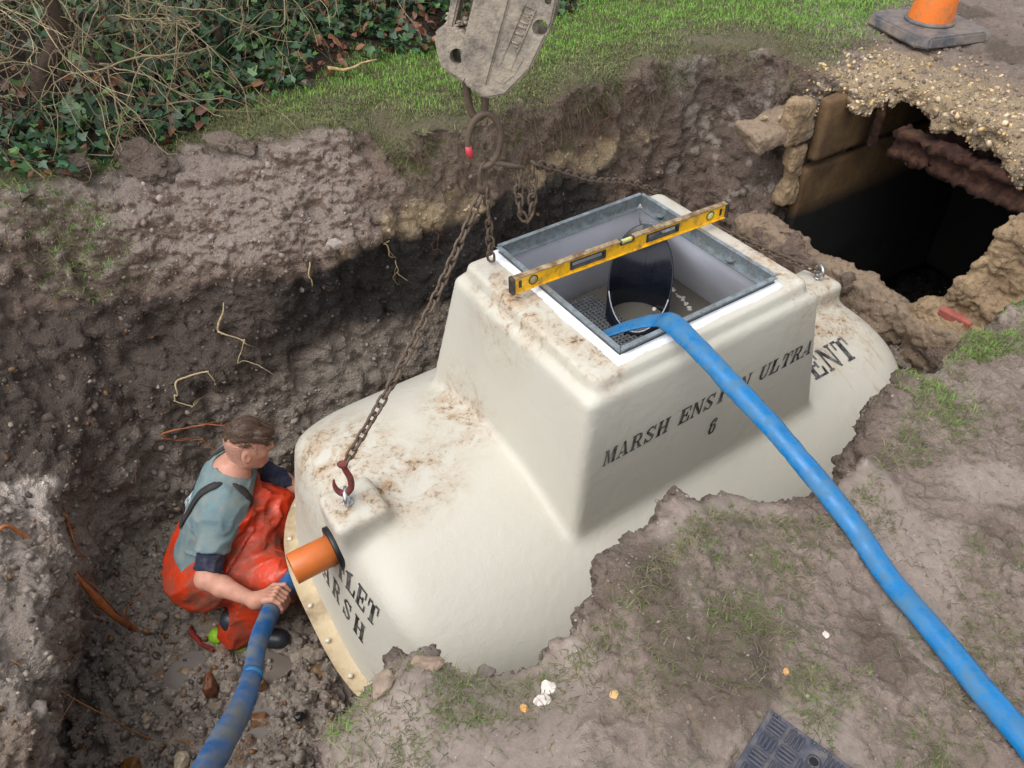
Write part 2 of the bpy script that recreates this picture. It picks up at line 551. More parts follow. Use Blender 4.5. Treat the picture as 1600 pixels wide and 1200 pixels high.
M['zinc'] = simple('zinc', (0.55, 0.57, 0.58), 0.32, 0.15, 50, 0.1, 90, metal=0.9)
M['hitch'] = simple('muddy_cast_steel', rgb(118, 108, 100), 0.6, 0.35, 22, 1.0, 70, metal=0.1, dirt=rgb(168, 156, 140), dirt_amt=0.36, dirt_scale=11, bdist=0.006)
M['pipe'] = simple('orange_pipe', rgb(206, 112, 52), 0.35, 0.06, 20, 0.05, 60)
M['rubber'] = simple('black_rubber', (0.012, 0.012, 0.014), 0.38, 0.3, 30, 0.05)
M['hose'] = simple('blue_layflat', rgb(10, 108, 166), 0.27, 0.16, 16, 0.25, 70, dirt=rgb(70, 112, 140), dirt_amt=0.14, dirt_scale=18, bdist=0.002)
M['hose_dirty'] = simple('blue_layflat_muddy', rgb(14, 90, 150), 0.44, 0.18, 16, 0.25, 70, dirt=rgb(112, 116, 116), dirt_amt=0.24, dirt_scale=10, bdist=0.002)
M['yellow'] = simple('yellow_level', rgb(240, 182, 20), 0.42, 0.1, 20, 0.1, 90, dirt=rgb(150, 112, 50), dirt_amt=0.07, dirt_scale=26)
M['level_edge'] = simple('level_dirty_edge', rgb(172, 152, 120), 0.6, 0.2, 30, 0.3, 90, dirt=rgb(110, 84, 56), dirt_amt=0.3, dirt_scale=28)
M['black_plastic'] = simple('black_plastic', (0.02, 0.02, 0.021), 0.5, 0.3, 30, 0.1, 90, dirt=rgb(92, 80, 66), dirt_amt=0.1, dirt_scale=40)
M['vial'] = simple('vial_fluid', rgb(196, 204, 128), 0.08, 0.08, 40, 0.0)
M['cone'] = simple('cone_orange', rgb(236, 122, 38), 0.45, 0.1, 14, 0.15, 60, dirt=rgb(170, 112, 74), dirt_amt=0.12, dirt_scale=14)
M['cone_base'] = simple('cone_rubber', rgb(84, 84, 88), 0.7, 0.2, 20, 0.4, 70, dirt=rgb(128, 116, 106), dirt_amt=0.25, dirt_scale=10)
M['white_band'] = simple('reflective_band', rgb(205, 205, 200), 0.4, 0.08)
M['mat'] = simple('black_ground_mat', rgb(62, 66, 80), 0.5, 0.18, 25, 0.2, 90, dirt=rgb(104, 98, 96), dirt_amt=0.16, dirt_scale=24)
M['root'] = mat_vcol('root', 0.75, 0.3, 50, 0.4, 120)
M['skin'] = simple('skin', rgb(200, 146, 124), 0.52, 0.1, 26, 0.12, 200, bdist=0.002, dirt=rgb(178, 128, 108), dirt_amt=0.05, dirt_scale=16, Subsurface_Weight=0.08)
M['tee'] = simple('grey_teal_cotton', rgb(104, 130, 136), 0.85, 0.14, 14, 0.5, 160, dirt=rgb(132, 140, 136), dirt_amt=0.22, dirt_scale=11, bdist=0.003)
M['navy'] = simple('navy_cotton', rgb(34, 38, 62), 0.85, 0.18, 18, 0.3, 240, dirt=rgb(84, 84, 92), dirt_amt=0.06, dirt_scale=14)
M['wader'] = simple('red_orange_pvc', rgb(206, 60, 26), 0.33, 0.16, 9, 0.5, 30, dirt=rgb(120, 72, 54), dirt_amt=0.2, dirt_scale=6, bdist=0.008)
M['strap'] = simple('black_webbing', rgb(50, 48, 46), 0.8, 0.3, 40, 0.3, 200)
M['print'] = simple('white_shirt_print', rgb(196, 204, 206), 0.8, 0.12, 60, 0.0)
M['lime'] = simple('lime_boot', rgb(142, 196, 38), 0.5, 0.15, 20, 0.1)
M['boot'] = simple('dark_boot', rgb(48, 52, 60), 0.42, 0.25, 20, 0.2)
M['bubble'] = simple('foam_bubble', rgb(225, 225, 220), 0.3, 0.05)
# ------------------------------------------------------------------ the ground with the excavation
NEAR = [(-.42, .30), (-.43, .6), (-.41, .74), (-.34, .84), (-.23, .89), (-.11, .86), (-.02, .84), (.10, .89), (.24, 1.02), (.43, 1.21), (.58, 1.28), (.81, 1.23), (.93, 1.33), (1.01, 1.44), (1.17, 1.62), (1.34, 1.76), (1.52, 1.95), (1.74, 2.06)]
NEARB = [(-.52, .30), (-.50, .65), (-.46, .83), (-.37, .94), (-.25, .98), (-.12, .94), (-.02, .92), (.11, .98), (.24, 1.07), (.42, 1.24), (.58, 1.29), (.81, 1.24), (.92, 1.34), (1.00, 1.46), (1.17, 1.63), (1.34, 1.77), (1.52, 1.96), (1.74, 2.08)]
HOLE = [(2.0, 2.12), (2.55, 2.25), (2.62, 2.62), (2.42, 2.88), (2.31, 3.05), (2.26, 3.29), (2.17, 3.52), (2.09, 3.70), (1.98, 3.79), (1.80, 3.72), (1.70, 3.84), (1.60, 3.95)]
LEV = [
 (-1.58, NEARB + [tuple(W(1.46, -.75, 0)[:2]), tuple(W(1.44, .65, 0)[:2]), (1.26, 3.85), (1.10, 4.02), (.87, 3.98), (.3, 3.62), (-.38, 3.12), (-.85, 2.86), (-1.2, 2.70), (-1.5, 2.58), (-1.9, 2.47), (-2.10, 2.25), (-2.04, 1.8), (-1.9, 1.4), (-1.8, 1.1), (-1.7, .6), (-1.6, .30)]),
 (-1.20, NEARB + [tuple(W(1.48, -.75, 0)[:2]), tuple(W(1.46, .65, 0)[:2]), (1.28, 3.85), (1.12, 4.06), (.87, 4.02), (.3, 3.67), (-.40, 3.18), (-.87, 2.92), (-1.2, 2.77), (-1.5, 2.68), (-1.85, 2.58), (-2.08, 2.3), (-2.0, 1.85), (-1.85, 1.5), (-1.7, 1.1), (-1.6, .6), (-1.5, .30)]),
 (-0.80, NEARB + [tuple(W(1.50, -.75, 0)[:2]), tuple(W(1.50, .65, 0)[:2]), (1.32, 3.85), (1.16, 4.10), (.87, 4.06), (.3, 3.71), (-.43, 3.23), (-.9, 2.96), (-1.2, 2.80), (-1.5, 2.66), (-1.78, 2.56), (-1.97, 2.30), (-2.0, 2.0), (-1.80, 1.78), (-1.68, 1.4), (-1.55, 1.1), (-1.42, .6), (-1.35, .30)]),
 (-0.62, NEARB + [tuple(W(1.52, -.75, 0)[:2]), tuple(W(1.52, .65, 0)[:2]), (1.36, 3.87), (1.20, 4.12), (.87, 4.07), (.3, 3.72), (-.44, 3.24), (-.9, 2.95), (-1.2, 2.82), (-1.5, 2.74), (-1.85, 2.62), (-2.12, 2.36), (-2.25, 2.0), (-2.1, 1.72), (-2.0, 1.3), (-1.9, 1.0), (-1.8, .6), (-1.7, .30)]),
 (-0.25, NEARB + HOLE + [(1.46, 3.95), (1.40, 4.12), (1.22, 4.21), (.98, 4.12), (.73, 3.99), (.4, 3.78), (.04, 3.50), (-.2, 3.35), (-.44, 3.22), (-.62, 3.03), (-.85, 2.93), (-1.1, 2.84), (-1.34, 2.87), (-1.75, 2.75), (-2.17, 2.6), (-2.6, 2.25), (-2.75, 1.5), (-2.6, .5), (-2.5, .30)]),
 (0.15, NEAR + HOLE + [(1.50, 3.95), (1.52, 4.12), (1.24, 4.28), (.98, 4.17), (.73, 4.03), (.4, 3.80), (.04, 3.50), (-.2, 3.35), (-.43, 3.25), (-.62, 3.40), (-1.0, 3.30), (-1.5, 3.34), (-1.85, 2.98), (-2.15, 2.80), (-2.6, 2.55), (-3.2, 2.2), (-3.5, 1.0), (-3.5, .30)]),
]
IVX = [-4.4, -2.6, -2.11, -1.89, -1.52, -1.37, -1.11, -.79, -.3, .29, .75, 2.0, 4.4]
IVY_ = [2.4, 2.92, 3.03, 2.98, 3.38, 3.47, 3.72, 4.17, 4.27, 4.7, 5.25, 6.3, 7.4]
def ivy_d(x, y): return y - np.interp(x, IVX, IVY_)

def ground_h(x, y):
    P = np.stack([x, y, np.zeros_like(x)], -1).reshape(-1, 3).astype(np.float32)
    sh = x.shape
    n1 = fbm(P, 1.1, 3, 3).reshape(sh); n2 = fbm(P, 5.0, 3, 9).reshape(sh)
    d = ivy_d(x, y)
    g = .15 * smoothstep(1.7, 3.4, y) + .03 * n1 + .008 * n2
    g = g + .10 * smoothstep(0.1, .9, d) + .30 * smoothstep(.6, 2.6, d)
    g = g + .20 * np.exp(-(((x + 2.55) / .42) ** 2 + ((y - 2.78) / .26) ** 2))           # heap of dark spoil
    g = g + .085 * np.exp(-(((x + .26) / .17) ** 2 + ((y - .80) / .12) ** 2)) - .03 * np.exp(-(((x - .05) / .12) ** 2 + ((y - .75) / .12) ** 2))
    g = g + .05 * np.exp(-(((x - .95) / .10) ** 2 + ((y - 1.38) / .12) ** 2))
    hx, hy = (x - TC[0]), (y - TC[1])
    uu, vv = hx * TA[0] + hy * TA[1], hx * TB[0] + hy * TB[1]
    edge = np.exp(-np.maximum(uu - 2.0, 0) / .18) * smoothstep(1.7, 1.95, uu) * smoothstep(-.75, -.5, vv) * smoothstep(.75, .5, vv)
    g = g - .10 * edge                                                                  # broken roof crust slumps to the hole
    return g

H0 = 0.029
lo, nn, (ax, ay, az) = grid_of((-4.3, -.7, -1.95), (4.1, 6.9, .80), H0)
X2, Y2 = np.meshgrid(ax, ay, indexing='ij')
G2 = ground_h(X2, Y2).astype(np.float32)
P2 = [(z, poly_sdf(X2, Y2, P)) for z, P in LEV]
U2 = (X2 - TC[0]) * TA[0] + (Y2 - TC[1]) * TA[1]
V2_ = (X2 - TC[0]) * TB[0] + (Y2 - TC[1]) * TB[1]
rim2 = P2[-1][1]
F = np.empty((nn[0], nn[1], nn[2]), np.float32)
n_big = spline_noise_grid(nn, H0, .34, 1) * .045
n_mid = spline_noise_grid(nn, H0, .13, 2) * .030
n_sml = spline_noise_grid(nn, H0, .06, 3) * .016
amp2 = (.12 + .88 * smoothstep(.22, -.02, np.minimum(rim2, 9))).astype(np.float32)
for k, z in enumerate(az):
    zi = min(max(z, LEV[0][0]), LEV[-1][0])
    for j in range(len(LEV) - 1):
        if LEV[j][0] <= zi <= LEV[j + 1][0] + 1e-6:
            t = (zi - LEV[j][0]) / (LEV[j + 1][0] - LEV[j][0])
            p = P2[j][1] * (1 - t) + P2[j + 1][1] * t
            break
    floor = -1.58 + .10 * smoothstep(.9, 1.3, Y2) * 0 - .0
    pit = np.maximum(p, floor - z)
    # the chamber of the old tank under its roof crust
    ch = np.maximum(np.maximum(1.56 - U2, U2 - 3.7), np.maximum(-.80 - V2_, V2_ - .70))
    ch = np.maximum(ch, np.maximum(z - (G2 - .10), -1.75 - z))
    # dark slot on the right, under the lip of the near bank
    sl = np.maximum(np.maximum(1.30 - U2, U2 - 2.3), np.maximum(-1.16 - V2_, V2_ + .80)); sl = np.maximum(sl, np.maximum(z - .0, -1.2 - z))
    pit = np.minimum(np.minimum(pit, ch), sl)
    d = smax(z - G2, -pit, .05)
    F[:, :, k] = d
n_big *= (1 + .9 * smoothstep(-.9, -1.4, U2))[:, :, None]
# grooves left by the teeth of the bucket
gr = (.013 * np.sin(2 * np.pi * (U2 + .25 * V2_) / .115 + 2.2 * fbm(np.stack([X2, Y2, 0 * X2], -1).reshape(-1, 3), 1.6, 2, 8).reshape(X2.shape)) * smoothstep(.10, -.05, rim2)).astype(np.float32)
F += (gr[:, :, None] * np.clip(1.0 + n_big * 30, 0, 1.6))
F += (n_big + n_mid + n_sml) * amp2[:, :, None]
F[0, :, :] = 1; F[-1, :, :] = 1; F[:, 0, :] = 1; F[:, -1, :] = 1; F[:, :, 0] = 1
V, Q = surface_nets(F, lo, H0)
del F, n_big, n_mid, n_sml
# drop the outer skirt (bottom and side walls of the block)
cen = V[Q].mean(1)
keep = (cen[:, 2] > -1.92) & (cen[:, 0] > -4.22) & (cen[:, 0] < 4.02) & (cen[:, 1] > -.62) & (cen[:, 1] < 6.82)
Q = Q[keep]
us, inv = np.unique(Q, return_inverse=True); V = V[us]; Q = inv.reshape(-1, 4)
V, Q = subdivide(V, Q)
V = relax(V, Q, 2, .5)
# near part gets one more level (the lens stands close to it)
N = vert_normals(V, Q)

def poly_at(x, y, P): return poly_sdf(x.astype(np.float32), y.astype(np.float32), P)
def zones(V, N):
    x, y, z = V[:, 0], V[:, 1], V[:, 2]
    u = (x - TC[0]) * TA[0] + (y - TC[1]) * TA[1]; v = (x - TC[0]) * TB[0] + (y - TC[1]) * TB[1]
    rim = poly_at(x, y, LEV[-1][1])
    top = smoothstep(-.06, .03, rim) * smoothstep(.25, .55, N[:, 2]) * smoothstep(-.45, -.15, z)
    return u, v, rim, top
u_, v_, rim_, top_ = zones(V, N)
z_ = V[:, 2]
floor_ = smoothstep(-1.25, -1.5, z_) * smoothstep(.2, .6, N[:, 2])
left_ = smoothstep(-.9, -1.3, u_)                                                  # the spoil slope and the left bank
# displacement
def relief(V, N, fine):
    u_, v_, rim_, top_ = zones(V, N); z_ = V[:, 2]
    floor_ = smoothstep(-1.25, -1.5, z_) * smoothstep(.2, .6, N[:, 2]); left_ = smoothstep(-.9, -1.3, u_)
    pn = fbm(np.stack([V[:, 0], V[:, 1], 0 * z_], 1), 3.1, 3, 55)
    pud = top_ * smoothstep(.10, .40, pn) * smoothstep(2.4, 2.0, V[:, 1])
    wallm = 1 - top_
    nf = fbm(V, 45, 3, 31)
    if not fine:
        f1, f2, _ = worley(V, 13, 5)
        lump = (.55 - f1) * .055
        crack = smoothstep(.16, .0, f2 - f1)
        nz = fbm(V, 8, 4, 21); rid = 1 - np.abs(fbm(V, 9, 3, 25))
        d = wallm * (lump * (.42 + .75 * floor_ + .25 * left_) - crack * .010 * (.4 + floor_) + .020 * nz + .016 * (rid - .6))
        pf, _, _ = worley(V * np.array([1, 1.5, 0.3]), 5.5, 12)
        d += top_ * (1 - pud) * (.010 * fbm(V, 14, 3, 77) - .012 * smoothstep(.34, .12, pf))
        crust = smoothstep(1.75, 1.9, u_) * smoothstep(2.6, 2.2, u_) * smoothstep(-.8, -.6, v_) * smoothstep(.9, .7, v_) * smoothstep(-.35, -.1, z_)
        d += crust * (.5 - worley(V, 22, 8)[0]) * .03
    else:
        g1, g2, gid = worley(V + .012 * np.stack([nf, -nf, nf], 1), 27, 6)
        k1, k2, kid = worley(V, 62, 16)
        chip = (gid - .4) * smoothstep(.02, .16, g2 - g1) * .022 + (.5 - g1) * .010
        crumb = (kid - .35) * smoothstep(.03, .2, k2 - k1) * .0085
        rr = 1 - np.abs(fbm(V, 24, 3, 91))
        d = wallm * (chip * (.65 + .7 * floor_) + crumb * .9 + .010 * (rr - .65) + .004 * nf)
        tr = 1 - np.abs(fbm(V * np.array([1, 1, .4]), 16, 3, 93)) * 1.3
        d += top_ * (1 - .9 * pud) * (.0055 * nf + .0095 * (tr - .5) * smoothstep(-.2, .4, pn * -1 + .3) + crumb * .9 + chip * .42)
    return d
def edge_fade(V): return np.where((V[:, 0] < -4.0) | (V[:, 0] > 3.8) | (V[:, 1] > 6.6) | (V[:, 1] < -.4), .2, 1.0)
V = V + N * (relief(V, N, False) * edge_fade(V))[:, None]
N = vert_normals(V, Q)
# one more level where the picture resolves it; the finest relief fades out at its edge
_cr, _cu, _cf = np.array(_rt), np.array(_up), np.array(_fw)
def inner(P):
    d = P - np.array([0, 0, 1.6]); z = d @ _cf
    m = np.maximum(np.abs(d @ _cr) / (z * .688), np.abs(d @ _cu) / (z * .516))
    return smoothstep(1.16, 1.06, m) * smoothstep(3.75, 3.5, np.linalg.norm(d, axis=1)) * (z > .2)
_c = V[Q].mean(1); _u = (_c[:, 0] - TC[0]) * TA[0] + (_c[:, 1] - TC[1]) * TA[1]; _v = (_c[:, 0] - TC[0]) * TB[0] + (_c[:, 1] - TC[1]) * TB[1]
hid = (_c[:, 2] < -.55) & (np.abs(_u) < 1.05) & (_v < .95)                       # below the tank, never seen
V = V + N * (relief(V, N, True) * (1 - inner(V)) * edge_fade(V))[:, None] * .9
sel = (inner(_c) > 0) & ~hid & ~((_u > 1.75) & (_c[:, 2] < -.15)) & ~((_v < -.55) & (_c[:, 2] < -.35) & (_u > -1.2))
Vs, Qs = subdivide(V, Q[sel])
V = Vs; Q = np.concatenate([Q[~sel], Qs])
us, inv = np.unique(Q, return_inverse=True); V = V[us]; Q = inv.reshape(-1, 4)
N = vert_normals(V, Q)
_w = inner(V); _k = _w > 0; _d = np.zeros(len(V)); _d[_k] = relief(V[_k], N[_k], True)
V = V + N * (_d * _w)[:, None]
N = vert_normals(V, Q)
u_, v_, rim_, top_ = zones(V, N); z_ = V[:, 2]
floor_ = smoothstep(-1.25, -1.5, z_) * smoothstep(.2, .6, N[:, 2]); left_ = smoothstep(-.9, -1.3, u_)
f1, f2, cid = worley(V, 13, 5)
# colours of the soil layers
def lerp(a, b, t): return a + (b - a) * t[:, None]
C = lambda r, g, b: np.array(rgb(r, g, b), np.float32)[None]
mud, spoil, topsoil = C(126, 112, 103), C(148, 135, 126), C(120, 104, 93)
sandy, black, clay, floorc = C(180, 160, 130), C(44, 41, 40), C(150, 139, 128), C(156, 145, 134)
nA = fbm(V, 2.2, 3, 41); nB = fbm(V, 6, 4, 43); nC = fbm(V, 17, 3, 44)
x_, y_, z_ = V[:, 0], V[:, 1], V[:, 2]
col = np.repeat(topsoil, len(V), 0)
zz = z_ + .05 * nA + .035 * nB
col = lerp(col, np.repeat(C(124, 106, 94), len(V), 0), smoothstep(-.1, .6, nB) * .8)
band = smoothstep(-.17, -.22, zz) * smoothstep(-.36, -.31, zz) * smoothstep(-.75, -.45, u_) * smoothstep(1.5, 1.2, u_) * smoothstep(.8, 1.0, v_)
col = lerp(col, np.repeat(sandy, len(V), 0), band * smoothstep(-.55, .15, nB + .3 * nC) * .95)
blk = smoothstep(-.30, -.36, zz + .07 * smoothstep(-.6, -1.3, u_)) * smoothstep(-.86, -.74, zz + .12 * smoothstep(-.7, -1.2, u_)) * smoothstep(1.15, .8, u_) * smoothstep(.55, .85, v_ - .25 * smoothstep(-1.2, -1.9, u_)) * (1 - .42 * smoothstep(-.75, -1.25, u_ + .15 * nA))
col = lerp(col, np.repeat(black, len(V), 0), blk * .96)
low = smoothstep(-.74, -.88, zz + .12 * smoothstep(-.7, -1.2, u_))
col = lerp(col, np.repeat(clay, len(V), 0), low)
col = lerp(col, np.repeat(C(114, 103, 94), len(V), 0), low * smoothstep(0, .7, nA) * .7)
col = lerp(col, np.repeat(floorc, len(V), 0), floor_)
fl = floor_ * smoothstep(.55, .8, cid) * smoothstep(.5, .25, f1)
col = lerp(col, np.repeat(C(136, 98, 60), len(V), 0), fl * smoothstep(.78, .86, cid) * .7)
# left bank: greyish clay lumps, brown in the middle, a chalky lump
lb = smoothstep(-1.45, -1.75, u_) * smoothstep(1.25, .95, v_) * (1 - floor_)
col = lerp(col, np.repeat(C(154, 143, 134), len(V), 0), lb * .9)
col = lerp(col, np.repeat(C(150, 128, 110), len(V), 0), lb * smoothstep(.1, .6, nA) * .55)
chalk = np.exp(-(((x_ + 1.95) / .15) ** 2 + ((y_ - 1.98) / .13) ** 2 + ((z_ + .80) / .16) ** 2))
col = lerp(col, np.repeat(C(206, 194, 184), len(V), 0), smoothstep(.25, .6, chalk + .25 * nB))
# spoil slope above the wall on the left
sp = smoothstep(-.35, -.20, z_ + .04 * nB) * smoothstep(.35, .6, N[:, 2]) * smoothstep(-.35, -.6, u_ - .35 * np.maximum(v_ - 1.3, 0)) * smoothstep(.04, -.04, rim_)
col = lerp(col, np.repeat(spoil, len(V), 0), sp * .95)
heap = np.exp(-(((x_ + 2.6) / .5) ** 2 + ((y_ - 2.7) / .33) ** 2)) * smoothstep(-.2, 0, z_)
col = lerp(col, np.repeat(C(124, 109, 99), len(V), 0), smoothstep(.3, .6, heap))
# top of the ground
gtop = np.repeat(mud, len(V), 0)
gtop = lerp(gtop, np.repeat(C(92, 80, 69), len(V), 0), smoothstep(-.1, .6, nB) * .85)
gtop = lerp(gtop, np.repeat(C(140, 129, 119), len(V), 0), smoothstep(.1, .7, nA) * .6)
farg = smoothstep(2.6, 3.1, y_ - .3 * x_ * 0) * smoothstep(.30, .08, x_ - 1.55)
gtop = lerp(gtop, np.repeat(C(86, 84, 52), len(V), 0), farg * .75)
ivm = smoothstep(-.1, .25, ivy_d(x_, y_))
gtop = lerp(gtop, np.repeat(C(60, 48, 38), len(V), 0), ivm)
col = lerp(col, gtop, top_)
nb = smoothstep(-.55, -.25, z_) * smoothstep(-.45, -.75, v_) * (1 - top_)
col = lerp(col, np.repeat(C(104, 91, 81), len(V), 0), nb * .85)
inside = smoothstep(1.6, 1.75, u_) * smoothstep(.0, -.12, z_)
col = lerp(col, np.repeat(C(30, 26, 23), len(V), 0), inside)  # chamber soil: dark by itself, with the gloom in there painted in too
ctop = smoothstep(1.75, 1.85, u_) * smoothstep(2.62, 2.2, u_ + .12 * nA) * smoothstep(-.85, -.65, v_) * smoothstep(.85, .65, v_) * smoothstep(-.16, -.06, z_)
col = lerp(col, np.repeat(C(168, 148, 120), len(V), 0), ctop * smoothstep(-.6, .1, nB + .4) * .95)
soilr = smoothstep(1.2, 1.45, u_) * smoothstep(.62, .75, v_) * (1 - top_) * smoothstep(-1.2, -.9, z_)
col = lerp(col, np.repeat(C(116, 101, 91), len(V), 0), soilr * .8)
col = lerp(col, np.repeat(C(170, 160, 150), len(V), 0), soilr * smoothstep(.35, .6, nB + .5 * nC) * .7)
puddle_n = fbm(np.stack([x_, y_, 0 * x_], 1), 3.1, 3, 55)
pud = top_ * smoothstep(.12, .45, puddle_n) * smoothstep(2.4, 2.0, y_)
wet = .35 + .25 * top_ * smoothstep(2.6, 2.2, y_) + .35 * pud + .15 * floor_ - .25 * ivm * top_
col = lerp(col, np.repeat(C(134, 122, 113), len(V), 0), pud * .8)
col4 = np.concatenate([np.clip(col, 0, 1), np.clip(wet, 0, 1)[:, None]], 1)
TERV, TERQ, TERN = V, Q, N
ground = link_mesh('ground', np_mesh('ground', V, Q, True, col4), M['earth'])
tag(ground, 'muddy ground with a deep pit dug into it', kind='structure')
BVH = BVHTree.FromPolygons(V.tolist(), Q.tolist())
print('terrain', len(V), len(Q), round(time.time() - T0, 1))

# the land beyond, one wide sheet with the worked block cut out of it
bm = bmesh.new()
ring = [(-4.15, -.55), (3.95, -.55), (3.95, 6.75), (-4.15, 6.75)]
vin = []
def gz(x, y): return float(ground_h(np.array([x]), np.array([y]))[0])
inner, outer = [], []
for i in range(4):
    a, b = ring[i], ring[(i + 1) % 4]
    for t in np.linspace(0, 1, 12, endpoint=False):
        x, y = a[0] + (b[0] - a[0]) * t, a[1] + (b[1] - a[1]) * t
        inner.append(bm.verts.new((x, y, gz(x, y) - .03)))
        dx, dy = x - 0, y - 3
        l = math.hypot(dx, dy)
        outer.append(bm.verts.new((x + dx / l * 140, y + dy / l * 140, 0.4)))
for i in range(len(inner)):
    j = (i + 1) % len(inner)
    bm.faces.new((inner[i], inner[j], outer[j], outer[i]))
far_ground = link_mesh('field', bm_mesh('field', bm, True), simple('rough_grassland', rgb(78, 92, 48), 0.9, 0.35, 3, 0.4, 20))
tag(far_ground, 'rough grassland stretching away around the dig', kind='structure')
# ------------------------------------------------------------------ the septic tank (local axes u, v, z; root turned by YAW)
TZ = -1.52
tank = empty('septic_tank', (TC[0], TC[1], TZ), (0, 0, YAW),
             'large cream fibreglass septic tank being lowered into the muddy pit', 'septic tank')
def tpart(name, me, mat, parent=None):
    p = parent or tank
    return link_mesh(name, me, mat, p, (0, 0, -TZ) if p is tank else None)

ZF, CROWN = -.985, -.452
def body_f(X, Y, Z):
    qt = np.abs(Z - ZF) / (CROWN - ZF)
    qt = np.where(Z < ZF, np.abs(Z - ZF) / .56, qt)
    tt = np.clip(qt, 0, 1)
    qu, qv = np.abs(X - .005) / (1.425 - .15 * tt), np.abs(Y - .08 * tt) / .855
    a = (qv ** 1.8 + qt ** 1.8 + 1e-6) ** (1 / 1.8)
    b = (qu ** 3.1 + qv ** 3.1 + 1e-6) ** (1 / 3.1)
    c = (qu ** 8 + qt ** 8 + 1e-6) ** (1 / 8)
    return smax(smax(a, b, .10), c, .09) - 1
def body_sd(X, Y, Z, e=.004):
    f = body_f(X, Y, Z)
    gx = (body_f(X + e, Y, Z) - body_f(X - e, Y, Z)) / (2 * e)
    gy = (body_f(X, Y + e, Z) - body_f(X, Y - e, Z)) / (2 * e)
    gz_ = (body_f(X, Y, Z + e) - body_f(X, Y, Z - e)) / (2 * e)
    return f / np.maximum(np.sqrt(gx * gx + gy * gy + gz_ * gz_), .5)
def rbox2(X, Y, x0, x1, y0, y1, r):
    cx, cy, hx, hy = (x0 + x1) / 2, (y0 + y1) / 2, (x1 - x0) / 2, (y1 - y0) / 2
    qx, qy = np.abs(X - cx) - hx + r, np.abs(Y - cy) - hy + r
    return np.sqrt(np.maximum(qx, 0) ** 2 + np.maximum(qy, 0) ** 2) + np.minimum(np.maximum(qx, qy), 0) - r
ZTOP = .085
def tank_sd(X, Y, Z):
    s = body_sd(X, Y, Z)
    # riser: wall with draft below, a rolled lip, then a stepped collar to the top
    t = np.clip((.02 - Z) / .69, 0, 1)
    wall = rbox2(X + .06 * t * np.clip((Y + .45) / .9, 0, 1), Y, -.53 - .055 * t, .50 + .165 * t, -.457 - .025 * t, .385 + .14 * t, .035)
    wall = smax(wall, Z - .028, .022)
    col = smax(rbox2(X, Y, -.492, .455, -.430, .362, .035), Z - ZTOP, .028)
    ri = smin(wall, col, .035)
    ri = np.maximum(ri, -.95 - Z)
    s = smin(s, ri, .035)
    # lifting bosses at the two ends
    for sg in (-1, 1):
        bx = sd_box(X, Y, Z, (-1.19 if sg < 0 else 1.11, -.03, -.605), (.098, .098, .205), .028)
        s = smin(s, bx, .05)
    # inside of the riser and the chamber below
    wz = np.clip(.02 - Z, 0, .6)
    cav = np.maximum(rbox2(X, Y, -.352, .322 + .52 * wz, -.372, .330 + .16 * wz, .02), -.33 - Z)
    return np.maximum(s, -cav)
hT = .0125
lo, nn, (ax, ay, az) = grid_of((-1.46, -.86, -1.56), (1.48, .86, .12), hT)
parts_F = np.empty((nn[0], nn[1], nn[2]), np.float32)
for i0 in range(0, nn[0], 40):
    X, Y, Z = np.meshgrid(ax[i0:i0 + 40], ay, az, indexing='ij', sparse=True)
    parts_F[i0:i0 + 40] = tank_sd(X, Y, Z)
TV, TQ = surface_nets(parts_F, lo, hT); del parts_F
TV = relax(TV, TQ, 1, .4)
def mat_shell():
    b = NB('cream_fibreglass')
    o = b.obj()
    base = b.mix(b.noise(3.0, 4), rgb(191, 187, 173), rgb(202, 198, 186))
    # brown smears of soil on the crown, and drips
    st = b.map(o, (1, 1, 1))
    n = b.noise(10, 9, 0.72, dist=.6); nf = b.noise(42, 6, 0.75)
    m = None
    for p, r, sc in (((-.98, .02, -.49), .30, (1, 1.15, .6)), ((-.66, .20, -.52), .22, (1.4, .75, .6)), ((-1.12, .30, -.55), .30, (1, .8, .6)),
                     ((-.45, .05, .08), .30, (2.2, .85, .5)), ((-.42, -.30, .08), .20, (2, .9, .5)), ((.42, -.28, .08), .22, (1.3, .8, .5)), ((.47, .1, .08), .22, (2.5, .7, .5)),
                     ((1.02, -.18, -.5), .30, (1, .9, .7)), ((-1.2, -.05, -.38), .16, (1, 1, 1)), ((.9, .05, -.47), .26, (1, 1, .7)), ((1.2, -.03, -.38), .14, (1, 1, 1))):
        q = b.near(p, r * .15, r, o, sc)
        m = q if m is None else b.math('MAXIMUM', m, q)
    k = b.math('MULTIPLY', m, b.rng(n, .40, .66))
    base = b.mix(b.math('MULTIPLY', k, .9), base, rgb(164, 126, 80))
    k2 = b.math('MULTIPLY', b.rng(m, .15, .8), b.math('MULTIPLY', b.rng(nf, .50, .60), b.rng(n, .44, .56)))
    base = b.mix(b.math('MULTIPLY', k2, .95, clamp=True), base, rgb(108, 80, 54))
    streak = b.noise(30, 5, 0.6, b.map(o, (1, .22, .16)))
    k3 = b.math('MULTIPLY', b.near((1.05, -.45, -.68), .08, .42, o), b.rng(streak, .56, .66))
    base = b.mix(b.math('MULTIPLY', k3, .55), base, rgb(176, 152, 116))
    sp = b.math('MULTIPLY', b.rng(b.vor(55), .05, .1, 1, 0), b.rng(b.noise(4, 3), .52, .62))
    base = b.mix(b.math('MULTIPLY', sp, .6), base, rgb(132, 112, 86))
    # faint handprints of dried mud on the lower walls
    dr = b.math('MULTIPLY', b.rng(b.noise(6, 7, .7, dist=1.2), .58, .75), .22)
    base = b.mix(dr, base, rgb(196, 184, 158))
    nm = b.bump(b.noise(26, 3, .5), .4, .006)
    nm = b.bump(b.noise(95, 3, .55), .28, .003, nm)
    return b.fin(base, b.rng(k, 0, 1, .46, .8), nm, 0.0, .35)
